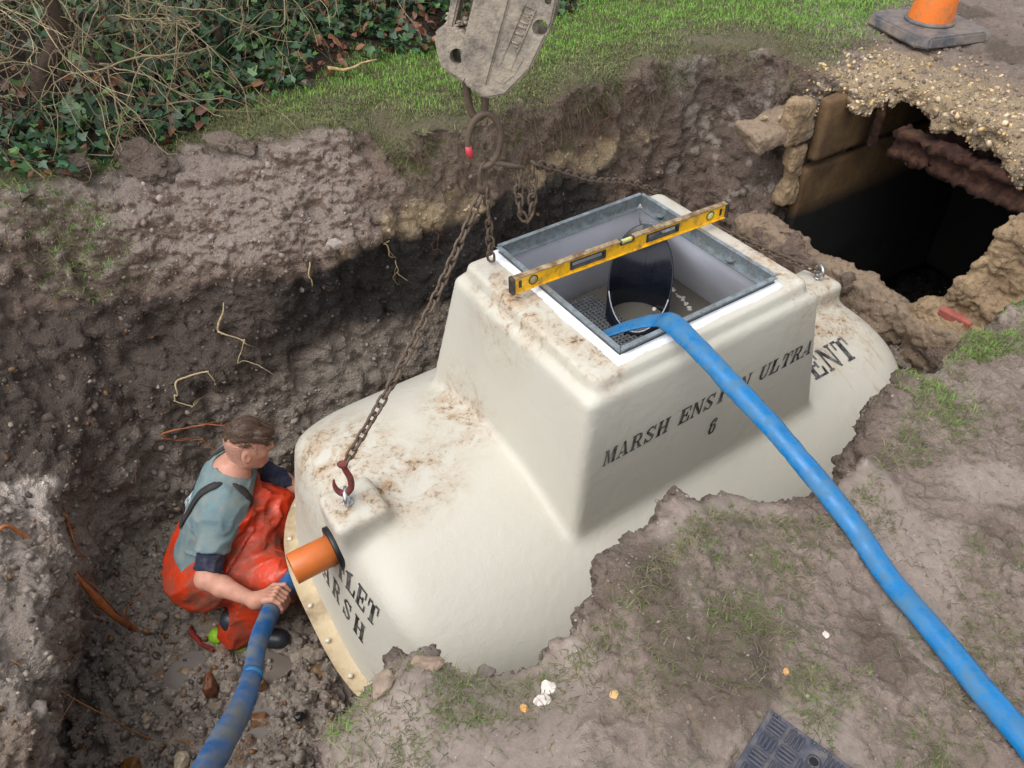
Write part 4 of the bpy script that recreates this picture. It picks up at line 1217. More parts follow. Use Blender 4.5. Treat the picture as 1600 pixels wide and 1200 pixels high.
# local axes: p = across to the right of the picture, q = up along the hitch, n = towards the camera side
_q = np.array([.16, .12, .97]); _q /= np.linalg.norm(_q)
_nn = np.array([-.12, -.93, .34]); _nn -= _q * (_nn @ _q); _nn /= np.linalg.norm(_nn)
_pp = np.cross(_q, _nn)
HS = .84
def HW(p, q, n): return (_pp * p + _q * q + _nn * n) * HS
HM = np.array([_pp, _q, _nn])
def hplate(name, outline, n0, n1, mat, holes=(), bevel=.006, parent=None):
    """plate with a polygon outline in (p,q), between depths n0 and n1; holes are open rings"""
    bm = bmesh.new()
    vs = [bm.verts.new(HW(p, q, n0)) for p, q in outline]
    f = bm.faces.new(vs)
    r = bmesh.ops.extrude_face_region(bm, geom=[f])
    for v in r['geom']:
        if isinstance(v, bmesh.types.BMVert): v.co += Vector(_nn * (n1 - n0))
    if bevel: bmesh.ops.bevel(bm, geom=list(bm.edges), offset=bevel, segments=2, affect='EDGES')
    o = link_mesh(name, bm_mesh(name, bm), mat, parent or hitch)
    for (hp, hq, hr) in holes:
        bmh = bmesh.new(); bmesh.ops.create_cone(bmh, cap_ends=True, segments=24, radius1=hr, radius2=hr, depth=.4)
        mh = Matrix(((_pp[0], _q[0], _nn[0], 0), (_pp[1], _q[1], _nn[1], 0), (_pp[2], _q[2], _nn[2], 0), (0, 0, 0, 1)))
        bmesh.ops.transform(bmh, matrix=Matrix.Translation(Vector(HW(hp, hq, (n0 + n1) / 2))) @ mh, verts=bmh.verts)
        cut = bpy.data.objects.new('cutter', bm_mesh('cutter', bmh)); COL.objects.link(cut)
        md = o.modifiers.new('b', 'BOOLEAN'); md.object = cut; md.operation = 'DIFFERENCE'; md.solver = 'EXACT'
        cut.parent = hitch
        bpy.context.view_layer.update()
        dg = bpy.context.evaluated_depsgraph_get()
        me = bpy.data.meshes.new_from_object(o.evaluated_get(dg)); o.modifiers.clear(); o.data = me
        bpy.data.objects.remove(cut)
    return o
hm = M['hitch']
side = [(-.06, .0), (.02, -.035), (.09, -.01), (.165, .09), (.215, .24), (.228, .42), (.205, .62), (.20, 1.05), (-.01, 1.05), (-.02, .55), (-.06, .25), (-.085, .10)]
hplate('side_plate', side, .045, .085, hm, [(.178, .225, .022), (.192, .31, .010)])
hplate('side_plate', side, -.105, -.065, hm, [(.178, .225, .022)])
web = [(-.055, .02), (.02, -.02), (.085, .0), (.15, .10), (.17, .24), (.165, 1.05), (.11, 1.05), (.10, .3), (.03, .06), (-.055, .09)]
hplate('web_plate', web, -.07, .05, hm)
jaw = [(-.165, .075), (-.145, .035), (-.06, .0), (-.03, .06), (-.06, .145), (-.10, .175), (-.165, .17), (-.185, .145)]
hplate('jaw', jaw, -.075, .062, hm, [(-.095, .088, .022)], .008)
hplate('front_strut', [(-.15, .165), (-.125, .165), (-.06, .6), (-.03, 1.05), (-.08, 1.05), (-.12, .55)], -.06, .03, hm)
hplate('inner_strut', [(-.095, .17), (-.07, .17), (-.02, .6), (.0, 1.05), (-.03, 1.05), (-.055, .55)], -.085, -.055, hm)
hplate('rib', [(.0, .02), (.022, .01), (.065, .28), (.09, .62), (.10, 1.05), (.07, 1.05), (.055, .6), (.03, .3)], .084, .099, hm)
boss = [(.030, .052), (.05, .022), (.085, .028), (.125, .08), (.165, .20), (.185, .34), (.17, .36), (.14, .34), (.055, .13)]
hplate('cast_boss', [(.025, .07), (.04, .025), (.08, .018), (.12, .06), (.15, .13), (.10, .16), (.05, .15)], .084, .093, hm)
# raised name plate, cast upside down
npd = np.array([.175, .60]); npd /= np.linalg.norm(npd); npn = np.array([npd[1], -npd[0]])
c0 = np.array([.055, .085])
def npt(a, b): return tuple(c0 + npd * a + npn * b)
plate = hplate('name_plate', [npt(0, 0), npt(.215, 0), npt(.215, .046), npt(0, .046)], .084, .090, hm, (), .003)
for a0, a1, b0, b1 in ((0, .215, 0, .006), (0, .215, .040, .046), (0, .007, .006, .040), (.208, .215, .006, .040)):
    hplate('plate_rim', [npt(a0, b0), npt(a1, b0), npt(a1, b1), npt(a0, b1)], .0895, .096, hm, (), .0015, plate)
M['cast_letter'] = simple('cast_letter', rgb(150, 136, 118), .6, .2, 30, .3, 80)
for i, ch in enumerate('WHITES'):
    V, Fq = glyph_geo(ch if ch != 'W' else 'W')
    a = .196 - .0315 * i
    pts = [c0 + npd * (a - x * .024) + npn * (.009 + (y) * .028) for x, y, _ in V]
    P0 = np.array([HW(p[0], p[1], .0902) for p in pts]); P1 = np.array([HW(p[0], p[1], .0945) for p in pts])
    fs = []
    edges = {}
    for f in Fq:
        for k in range(3): edges[(f[k], f[(k + 1) % 3])] = 1
    n = len(P0)
    sidef = [(a_, b_, b_ + n, a_ + n) for (a_, b_) in edges if (b_, a_) not in edges]
    link_mesh('cast_letter', np_mesh('cast_letter', np.concatenate([P0, P1]), [Fq + n, Fq[:, ::-1], np.array(sidef)], False), M['cast_letter'], plate)
# dried mud caked on the hitch
mk = []
rgm = np.random.default_rng(3)
for i in range(110):
    p, q = rgm.uniform(-.16, -.04), rgm.uniform(.165, .20)
    if i > 40: p, q = rgm.uniform(-.02, .06), rgm.uniform(.02, .5); p = p + q * .12
    n_ = rgm.uniform(-.05, .05) if i <= 40 else .084
    s = rgm.uniform(.004, .014) if i <= 40 else rgm.uniform(.002, .006)
    mk.append(stone_geo((s, s, s * .6), 300 + i, 2, .3, 3, HW(p, q, n_)))
V, F = join_geo(mk)
mo = link_mesh('caked_mud', np_mesh('caked_mud', V, F, True, solid(V, rgb(150, 138, 124))), M['stone'], hitch); mo['kind'] = 'stuff'
# lifting loop under the hitch
def tubep(name, P, r, mat, parent, loc, k=10, closed=False, scale=None):
    V, F = sweep(P, circ(r, k), scale, cap=not closed)
    return link_mesh(name, np_mesh(name, V - np.asarray(loc), F), mat, parent)
RT = np.array(W(-.445, .285, .65))                      # where loop and ring meet
LT = HO + np.array([-.03, 0, .0])
def oval(c, ax1, ax2, r1, r2, n=28):
    t = np.linspace(0, 2 * np.pi, n + 1)
    return np.array([c + ax1 * r1 * math.cos(a) + ax2 * r2 * math.sin(a) for a in t])
tubep('lifting_loop', catmull([LT + (-.03, .0, .05), LT + (-.027, -.01, -.02), LT + (-.018, -.012, -.085), LT + (.004, -.012, -.105), LT + (.024, -.012, -.085), LT + (.03, -.01, -.02), LT + (.03, 0, .05)], 6), .0125, M['chain'], hitch, HO, 10)

# ------------------------------------------------------------------ chain sling
ringc = LT + np.array([.02, -.03, -.175])
sling = empty('chain_sling', ringc, (0, 0, 0), 'rusty two leg lifting chain with a big oval ring and a red hook', 'lifting chain')
rx = np.array([.93, .1, -.12]); rx /= np.linalg.norm(rx); rz = np.array([.12, .05, .99]); rz /= np.linalg.norm(rz)
mr = tubep('master_ring', oval(ringc, rx, rz, .052, .088), .0105, M['chain'], sling, ringc, 10, True)
pr_ = oval(ringc, rx, rz, .052, .088)
V, F = sweep(pr_[15:18], circ(.0112, 10)); link_mesh('red_mark', np_mesh('red_mark', V - ringc, F), simple('red_mark_paint', rgb(205, 62, 76), .5, .1), mr)
# one link, shared by every link of the sling
def link_mesh_data(L=.044, Wd=.0130, r=.0051):
    P = []
    for t in np.linspace(-np.pi / 2, np.pi / 2, 6): P.append((L / 2 - Wd + Wd * math.cos(t), Wd * math.sin(t), 0))
    for t in np.linspace(np.pi / 2, 3 * np.pi / 2, 6): P.append((-L / 2 + Wd + Wd * math.cos(t), Wd * math.sin(t), 0))
    P.append(P[0])
    V, F = sweep(np.array(P), circ(r, 6), up=(0, 0, 1), cap=False)
    return np_mesh('chain_link', V, F)
LINK = link_mesh_data(); LINK.materials.append(M['chain'])
PITCH = .0325
def chain_along(P, parent, loc, roll0=0.0, wob=.12, seed=0):
    P = np.asarray(P, float); s = np.concatenate([[0], np.cumsum(np.linalg.norm(np.diff(P, axis=0), axis=1))])
    rg = np.random.default_rng(seed)
    for i, d in enumerate(np.arange(PITCH / 2, s[-1], PITCH)):
        p = np.array([np.interp(d, s, P[:, k]) for k in range(3)])
        p2 = np.array([np.interp(min(d + .01, s[-1]), s, P[:, k]) for k in range(3)]); p1 = np.array([np.interp(max(d - .01, 0), s, P[:, k]) for k in range(3)])
        q = Vector(p2 - p1).to_track_quat('X', 'Z')
        q = q @ Matrix.Rotation(roll0 + (math.pi / 2) * (i % 2) + rg.normal(0, wob), 3, 'X').to_quaternion()
        o = bpy.data.objects.new('chain_link', LINK); COL.objects.link(o); o.parent = parent
        o.rotation_mode = 'QUATERNION'; o.rotation_quaternion = q; o.location = Vector(p - loc)
bot = ringc - rz * .088
EL = np.array(W(*EYL)) + np.array([0, 0, .05]); ER = np.array(W(*EYR)) + np.array([0, 0, .045])
# coupling link and shortening clutch
tubep('coupling', oval(bot + np.array([.0, 0, -.028]), np.array([.7, .7, 0]), np.array([0, 0, 1.]), .014, .036), .0075, M['chain'], sling, ringc, 8, True)
cl = bot + np.array([-.002, 0, -.075])
V, F = stone_geo((.022, .013, .030), 21, 2, .1, 3); link_mesh('clutch', np_mesh('clutch', V + cl - ringc, F, True), M['chain'], sling)
HK = EL + np.array([.012, .012, .125])                    # top of the hook
leg = np.linspace(cl + np.array([-.012, 0, -.03]), HK, 30); t = np.linspace(0, 1, 30)
leg[:, 2] -= .05 * np.sin(np.pi * t)
chain_along(leg, sling, ringc, .4, .12, 1)
tail = np.array([cl + np.array([.016, .0, .0]), cl + np.array([.014, .0, -.10]), cl + np.array([.015, .01, -.30])])
chain_along(tail, sling, ringc, .2, .2, 2)
# second leg: shackle arm, a doubled hanging loop, then over to the far eye
arm0 = ringc - rz * .070 + rx * .036
arm1 = arm0 + np.array([.10, .02, -.035])
tubep('connector', np.array([arm0 + (-.012, 0, .012), arm0 + (.012, 0, -.004), (arm0 + arm1) / 2, arm1]), .0088, M['chain'], sling, ringc, 8)
lp = catmull([arm1 + (-.022, 0, .004), arm1 + (-.02, -.01, -.08), arm1 + (-.012, -.012, -.16), arm1 + (.008, -.012, -.185), arm1 + (.024, -.008, -.15), arm1 + (.026, 0, -.07), arm1 + (.03, .01, .012)], 6)
chain_along(lp, sling, ringc, .3, .2, 3)
far1 = np.array(W(.45, .47, .055)); far2 = np.array(W(.80, .35, -.20))
leg2 = catmull([arm1 + (.032, .012, .012), (arm1 * .5 + far1 * .5) + np.array([0, 0, -.005]), far1, far2, ER + np.array([-.06, .03, .0]), ER + (-.01, 0, -.005)], 8)
chain_along(leg2, sling, ringc, .3, .1, 4)
# hook at the near eye bolt
hk = catmull([HK + (0, 0, .012), HK + (.004, 0, -.02), HK + (.014, -.005, -.055), HK + (.010, -.010, -.098), HK + (-.014, -.012, -.124), HK + (-.036, -.010, -.112), HK + (-.044, -.006, -.088), HK + (-.042, -.004, -.062)], 6)
hs = np.interp(np.linspace(0, 1, len(hk)), [0, .3, .6, .8, 1], [1, 1.15, 1.25, .9, .35])
hook = tubep('hook', hk, .0095, M['red_paint'], sling, ringc, 10, False, hs)
V, F = stone_geo((.021, .013, .016), 33, 2, .08, 4); link_mesh('hook_eye', np_mesh('hook_eye', V + HK + np.array([0, 0, .008]) - ringc, F, True), M['red_paint'], hook)
print('lifting', round(time.time() - T0, 1))
# ------------------------------------------------------------------ spirit level across the opening
la, lb = np.array(W(-.478, .055, 0)), np.array(W(.470, .014, 0))
ld = lb - la; LL = np.linalg.norm(ld); ld /= LL
lyaw = math.atan2(ld[1], ld[0])
lev = empty('spirit_level', ((la + lb) / 2) * np.array([1, 1, 0]) + np.array([0, 0, ZTOP + .036]), (0, 0, lyaw), 'yellow spirit level lying across the open access frame of the tank', 'spirit level')
def lv(name, boxes, mat, bevel=.001, parent=None):
    bm = bmesh.new()
    for c, s in boxes: bm_box(bm, c, s, None, bevel, 1)
    return link_mesh(name, bm_mesh(name, bm), mat, parent or lev)
hL = LL / 2
# web with two hand holes, a slot at the centre of the top edge
HHx, HW_, = .165, .075
web = []
xs = [(-hL + .01, -HHx - HW_), (-HHx + HW_, HHx - HW_), (HHx + HW_, hL - .01)]
for x0, x1 in xs: web.append((((x0 + x1) / 2, 0, .030), (x1 - x0, .010, .056)))
for sx in (-1, 1):
    web.append(((sx * HHx, 0, .0085), (2 * HW_, .010, .013))); web.append(((sx * HHx, 0, .0525), (2 * HW_, .010, .011)))
lv('web', web, M['yellow'])
lv('edge', [((0, 0, .0025), (2 * hL - .02, .024, .005))], M['yellow'])
lv('edge', [((-(hL - .01 + .03) / 2, 0, .0605), (hL - .01 - .03, .024, .005)), (((hL - .01 + .03) / 2, 0, .0605), (hL - .01 - .03, .024, .005))], M['level_edge'])
for sx in (-1, 1):
    lv('end_cap', [((sx * (hL - .005), 0, .0315), (.014, .028, .066))], M['black_plastic'], .003)
    gr = lv('hand_grip', [((sx * HHx, 0, .0165), (2 * HW_, .017, .006)), ((sx * HHx, 0, .0455), (2 * HW_, .017, .006)), ((sx * (HHx) - HW_ + .004, 0, .031), (.009, .017, .034)), ((sx * HHx + HW_ - .004, 0, .031), (.009, .017, .034))], M['black_plastic'], .002)
    lv('end_slot', [((sx * (hL - .034), -.0055, .031), (.011, .002, .028))], M['black_plastic'], .0005)
    Vv, Fq = lathe([(0, -.007), (.0185, -.007), (.0185, .007), (0, .007)], 24)
    vr = link_mesh('vial_ring', np_mesh('vial_ring', Vv[:, [0, 2, 1]] + np.array([sx * (hL - .085), 0, .031]), Fq, False), M['black_plastic'], lev)
    Vv, Fq = lathe([(0, -.0078), (.0145, -.0078), (.0145, .0078), (0, .0078)], 24)
    link_mesh('vial', np_mesh('vial', Vv[:, [0, 2, 1]] + np.array([sx * (hL - .085), 0, .031]), Fq, False), M['vial'] if sx > 0 else simple('vial_dusty', rgb(150, 142, 90), .3), vr)
lv('centre_vial', [((0, 0, .053), (.046, .013, .013))], M['vial'], .003)
lv('vial_housing', [((-.028, 0, .0545), (.006, .022, .016)), ((.028, 0, .0545), (.006, .022, .016)), ((0, 0, .044), (.056, .02, .004))], M['black_plastic'], .001)

# ------------------------------------------------------------------ flat-laid blue hoses
def hose_geo(P, r, seed, flat=None, k=24, n=14):
    P = catmull(P, n); N_ = len(P)
    rg = np.random.default_rng(seed)
    tt = np.linspace(0, 1, N_)
    fl = np.ones(N_) if flat is None else np.interp(tt, flat[0], flat[1])
    def prof(i):
        a = np.arange(k) * 2 * np.pi / k
        sx = 1 + (1 - fl[i]) * .45; sy = fl[i]
        x, y = np.cos(a) * r * sx, np.sin(a) * r * sy
        cr = (np.abs(np.cos(a)) ** 20) * r * .12                # pressed edge creases on both sides
        return np.stack([x + np.sign(np.cos(a)) * cr, y], 1)
    V, F = sweep(P, prof, up=(0.1, -.2, 1), twist=.55 + .5 * np.sin(tt * 7 + seed) * .4)
    V = V + vert_noise(V, 9, seed) * r * .06 + vert_noise(V, 26, seed + 4) * r * .03
    wr = 1 - np.abs(fbm(V, 22, 2, seed)) * 1.5; V = V - (V - np.repeat(P, k, 0)) * (np.clip(wr, 0, 1) ** 4 * .06)[:, None]
    return V, F
def gp(x, y, r): return (x, y, ground_z(x, y) + r * .92)
rA = .0272
f_edge = np.array(W(-.158, fy0 - .004, ZTOP + .034 + .019))
A_pts = [np.array(W(-.275, -.185, .005)), np.array(W(-.205, -.235, .050)), np.array(W(-.150, -.310, .098)), f_edge, np.array(W(-.172, -.50, .138)), np.array(W(-.182, -.70, .108)), np.array(W(-.192, -.90, .072))]
g0 = ground_z(.84, 1.20)
for x, y in ((.86, 1.16), (.905, 1.01), (.945, .87), (.985, .73), (1.015, .60), (1.05, .45), (1.07, .25)): A_pts.append(np.array(gp(x, y, rA)))
V, F = hose_geo(A_pts, rA, 3, ([0, .12, .19, .30, .5, 1], [.42, .42, .48, .72, .86, .90]))
hoseA = link_mesh('pump_hose', np_mesh('pump_hose', V, F), M['hose'])
tag(hoseA, 'blue hose running from the tank opening over the mud to the right', 'hose')
tailP = [np.array(W(-.03, -.10, -.10)), np.array(W(-.16, -.20, -.02)) + np.array([0, 0, -.02]), np.array(W(-.30, -.27, -.03))]
V, F = hose_geo([np.array(W(-.325, -.13, -.27)), np.array(W(-.315, -.15, -.14)), np.array(W(-.273, -.187, .008))], rA, 8, ([0, 1], [.5, .42]))
he = link_mesh('hose_end', np_mesh('hose_end', V - 0, F), simple('wet_blue_hose', rgb(12, 78, 112), .25, .2, 14, .3, 40), hoseA)
# discharge hose held by the man, climbing out of the pit to the left
rB = .0335
HB = [np.array(q) for q in ((-.90, 1.98, -1.20), (-.925, 1.80, -1.10), (-.985, 1.635, -1.075), (-.975, 1.42, -.97), (-.925, 1.22, -.855), (-.885, 1.05, -.72), (-.85, .88, -.55), (-.81, .72, -.38), (-.77, .55, -.20), (-.72, .30, -.02))]
V, F = hose_geo(HB, rB, 5, ([0, .2, .45, .5, 1], [.85, .8, .9, .8, .95]))
hoseB = link_mesh('discharge_hose', np_mesh('discharge_hose', V, F), M['hose_dirty'])
tag(hoseB, 'muddy blue hose held by the man and climbing out of the pit', 'hose')
j0 = HB[4]; jd = (HB[5] - HB[3]); jd /= np.linalg.norm(jd)
V, F = sweep(np.array([j0 - jd * .012, j0, j0 + jd * .012]), circ(rB * 1.09, 18)); link_mesh('hose_joint', np_mesh('hose_joint', V, F), M['hose'], hoseB)

# ------------------------------------------------------------------ traffic cone
cx, cy = 2.36, 4.33; cz = ground_z(cx, cy)
cone = empty('traffic_cone', (cx, cy, cz), (.03, .03, .30), 'orange traffic cone on a grey rubber base at the edge of the dig', 'traffic cone')
bm = bmesh.new()
o_ = [(.245, .19), (.245, -.19), (.19, -.245), (-.19, -.245), (-.245, -.19), (-.245, .19), (-.19, .245), (.19, .245)]
lo_ = [bm.verts.new((x, y, .0)) for x, y in o_]; hi_ = [bm.verts.new((x * .95, y * .95, .055)) for x, y in o_]
bm.faces.new(lo_[::-1]); bm.faces.new(hi_)
for i in range(8): bm.faces.new((lo_[i], lo_[(i + 1) % 8], hi_[(i + 1) % 8], hi_[i]))
bmesh.ops.recalc_face_normals(bm, faces=bm.faces)
bmesh.ops.bevel(bm, geom=list(bm.edges), offset=.010, segments=2, affect='EDGES')
link_mesh('base', bm_mesh('base', bm), M['cone_base'], cone)
V, F = lathe([(.118, .052), (.132, .056), (.132, .068), (.120, .074)], 36); link_mesh('collar', np_mesh('collar', V, F), M['cone_base'], cone)
V, F = lathe([(.119, .060), (.118, .078), (.094, .26), (.091, .27)], 36); link_mesh('cone_body', np_mesh('cone_body', V, F), M['cone'], cone)
V, F = lathe([(.0925, .262), (.0925, .268), (.064, .45), (.062, .452)], 36); link_mesh('reflective_sleeve', np_mesh('reflective_sleeve', V, F), M['white_band'], cone)
V, F = lathe([(.062, .448), (.030, .70), (.024, .71), (.020, .70), (.018, .60)], 36); link_mesh('cone_tip', np_mesh('cone_tip', V, F), M['cone'], cone)

# ------------------------------------------------------------------ black ground mat at the near edge
mc = np.array([.52, .675]); mz = ground_z(.55, .62) + .014
md_ = np.array([.14, -.13]); md_ /= np.linalg.norm(md_)              # one edge, towards the lower right
ma = math.atan2(md_[1], md_[0])
gmat = empty('ground_mat', (mc[0], mc[1], mz), (0, .0, ma), 'black plastic ground mat with raised tread bars lying on the mud', 'ground mat')
bm = bmesh.new(); bm_box(bm, (.42, -.42, -.006), (.84, .84, .012), None, .004)
link_mesh('panel', bm_mesh('panel', bm), M['mat'], gmat)
bm = bmesh.new(); bm_box(bm, (0, 0, .003), (.034, .0052, .006), None, .0022, 2)
bar = bm_mesh('tread_bar', bm, True); bar.materials.append(M['mat'])
cell = .0325
for i in range(0, 8):
    for j_ in range(0, 8):
        if (i, j_) in ((4, 0), (4, 1)): continue
        cx_, cy_ = .028 + i * .040, -.028 - j_ * .040
        ver = (i + j_) % 2 == 0
        if i > 0 and i % 3 == 2 and j_ % 2 == 0: continue
        for k in range(4):
            o = bpy.data.objects.new('tread_bar', bar); COL.objects.link(o); o.parent = gmat
            d = (k - 1.5) * .0088
            o.location = (cx_ + (0 if ver else d), cy_ + (d if ver else 0), 0)
            o.rotation_euler = (0, 0, 0 if ver else math.pi / 2)
bm = bmesh.new(); bmesh.ops.create_cone(bm, cap_ends=True, segments=10, radius1=.004, radius2=.0025, depth=.005)
stud = bm_mesh('stud', bm, True); stud.materials.append(M['mat'])
for (x, y) in ((.008, -.008), (.016, -.007), (.024, -.009), (.06, -.008), (.10, -.007), (.112, -.009), (.122, -.007), (.134, -.008), (.18, -.008), (.21, -.007)):
    link_mesh('stud', stud, None, gmat, (x, y, .002))
V, F = lathe([(.009, .001), (.013, .001), (.014, .003), (.009, .0035), (.009, .001)], 20)
link_mesh('hole_rim', np_mesh('hole_rim', V, F), M['mat'], gmat, (.115, -.042, 0))
V, F = lathe([(0, .0012), (.009, .0012)], 16); link_mesh('hand_hole', np_mesh('hand_hole', V, F), M['hole'], gmat, (.115, -.042, 0))  # flat black disc on the uncut panel, painting the shade in a hole
print('things', round(time.time() - T0, 1))
# ------------------------------------------------------------------ the man crouching at the outlet end
def nrm(v): v = np.asarray(v, float); return v / np.linalg.norm(v)
fb = nrm((.966, .24, 0)); lf = np.array([-fb[1], fb[0], 0])
PC = np.array([-1.43, 2.0, -1.28]); NBs = np.array([-1.255, 2.16, -.885])
RSH, LSH = np.array([-1.255, 1.99, -.930]), np.array([-1.27, 2.31, -.93])
REL, RWR = np.array([-1.315, 1.775, -1.10]), np.array([-1.075, 1.655, -1.085])
LEL, LWR = np.array([-1.15, 2.33, -1.10]), np.array([-.965, 2.20, -1.065])
RHP, LHP = PC - lf * .09 + fb * .01, PC + lf * .09 + fb * .01
RKN, LKN = np.array([-1.045, 1.84, -1.20]), np.array([-1.10, 2.14, -1.12])
RAN, LAN = np.array([-1.29, 1.77, -1.50]), np.array([-1.30, 2.12, -1.50])
RTO, LTO = RAN + np.array([.19, -.03, -.055]), LAN + np.array([.19, .02, -.055])
HC = np.array([-1.145, 2.205, -.735])
hf = nrm((.93, .26, -.20)); hu = np.array([.2, .06, .97]); hu = nrm(hu - hf * (hu @ hf)); hl = np.cross(hu, hf)
HMX = np.array([hf, hl, hu])
tax = nrm(NBs - PC); tfx = nrm(fb - tax * (fb @ tax)); tlx = np.cross(tax, tfx)
TMX = np.array([tfx, tlx, tax])
CH = PC * .32 + NBs * .68
def torso(X, Y, Z, o=0.0):
    d = sd_ell(X, Y, Z, CH - tfx * .005, (.118 + o, .172 + o, .20 + o), TMX)
    d = smin(d, sd_ell(X, Y, Z, PC * .7 + NBs * .3, (.112 + o, .150 + o, .16 + o), TMX), .10)
    d = smin(d, sd_ell(X, Y, Z, PC, (.13 + o, .165 + o, .13 + o), TMX), .08)
    d = smin(d, sd_cone(X, Y, Z, RSH, LSH, .062 + o, .062 + o), .09)
    d = smin(d, sd_cone(X, Y, Z, NBs - tax * .02, NBs + tax * .03, .075 + o, .055 + o), .06)
    return d
def arm(X, Y, Z, s, e, w, o=0.0):
    d = sd_cone(X, Y, Z, s, e, .056 + o, .043 + o)
    m = e * .65 + w * .35
    d = smin(d, sd_cone(X, Y, Z, e, m, .041 + o, .043 + o), .02)
    return smin(d, sd_cone(X, Y, Z, m, w, .042 + o, .027 + o), .02)
def legs(X, Y, Z, o=0.0):
    d = None
    for h, k, a in ((RHP, RKN, RAN), (LHP, LKN, LAN)):
        q = smin(sd_cone(X, Y, Z, h, k, .092 + o, .064 + o), sd_cone(X, Y, Z, k, a, .062 + o, .045 + o), .03)
        d = q if d is None else smin(d, q, .02)
    return d
def mk_grid(lo, hi, h):
    lo, nn, ax = grid_of(lo, hi, h)
    return lo, nn, np.meshgrid(*ax, indexing='ij', sparse=True)
def headmap(V):
    d = V - HC
    return V + np.outer(d @ hf, hf) * -.12 + np.outer(d @ hu, hu) * .09 + np.outer(d @ hl, hl) * -.04
# body below the neck
h8 = .008
glo, gn, (X, Y, Z) = mk_grid((-1.72, 1.55, -1.66), (-.84, 2.56, -.74), h8)
ARM_R = arm(X, Y, Z, RSH, REL, RWR); ARM_L = arm(X, Y, Z, LSH, LEL, LWR)
TOR = torso(X, Y, Z); LEGS = legs(X, Y, Z)
feet = smin(sd_cone(X, Y, Z, RAN + (-.05, 0, -.045), RTO, .042, .036), sd_cone(X, Y, Z, LAN + (-.05, 0, -.045), LTO, .042, .036), .01)
NK = sd_cone(X, Y, Z, NBs - tax * .03, HC - hf * .025 - hu * .05, .062, .056)
BODY = smin(smin(smin(TOR, ARM_R, .05), ARM_L, .05), smin(LEGS, feet, .03), .05)
BODY = smin(BODY, NK, .05)
bparts = []
V, Q = surface_nets(BODY.astype(np.float32), glo, h8); bparts.append((V, [Q]))
# head
hlo, hn, (hx, hy, hz) = mk_grid(HC - .19, HC + .19, .004)
def hloc(p): return HC + hf * p[0] + hl * p[1] + hu * p[2]
def he_(c, r, k=None): return sd_ell(hx, hy, hz, hloc(c), r, HMX)
def hc_(a, b, ra, rb): return sd_cone(hx, hy, hz, hloc(a), hloc(b), ra, rb)
hd = smin(he_((-.012, 0, .022), (.098, .077, .094)), he_((.022, 0, -.03), (.070, .062, .082)), .05)
hd = smin(hd, hc_((.052, 0, -.090), (.074, 0, -.092), .026, .020), .03)
for s in (-1, 1):
    hd = smin(hd, hc_((-.01, s * .056, -.052), (.05, s * .028, -.088), .016, .016), .03)      # jaw line
    hd = smin(hd, he_((.062, s * .042, -.018), (.022, .022, .016)), .02)                       # cheek bone
    hd = smin(hd, hc_((.086, s * .012, .032), (.070, s * .046, .032), .010, .009), .014)       # brow
    hd = smax(hd, -he_((.090, s * .032, .012), (.014, .017, .011)), .012)                      # eye socket
    ear = smax(he_((-.008, s * .079, -.006), (.021, .010, .033)), -he_((-.004, s * .090, -.004), (.011, .009, .019)), .006)
    hd = smin(hd, ear, .006)
hd = smin(hd, hc_((.090, 0, .022), (.112, 0, -.018), .009, .012), .012)                         # nose
for s in (-1, 1): hd = smin(hd, he_((.100, s * .011, -.021), (.011, .008, .008)), .008)
hd = smin(hd, he_((.088, 0, -.048), (.010, .024, .006)), .006); hd = smin(hd, he_((.086, 0, -.060), (.010, .021, .0065)), .005)
hd = smax(hd, -he_((.099, 0, -.0535), (.008, .024, .0022)), .003)
hd = smin(hd, sd_cone(hx, hy, hz, NBs, HC - hf * .03 - hu * .05, .060, .058), .035)
HEADSDF = hd
V, Q = surface_nets(hd.astype(np.float32), hlo, .004)
bparts.append((headmap(V), [Q]))
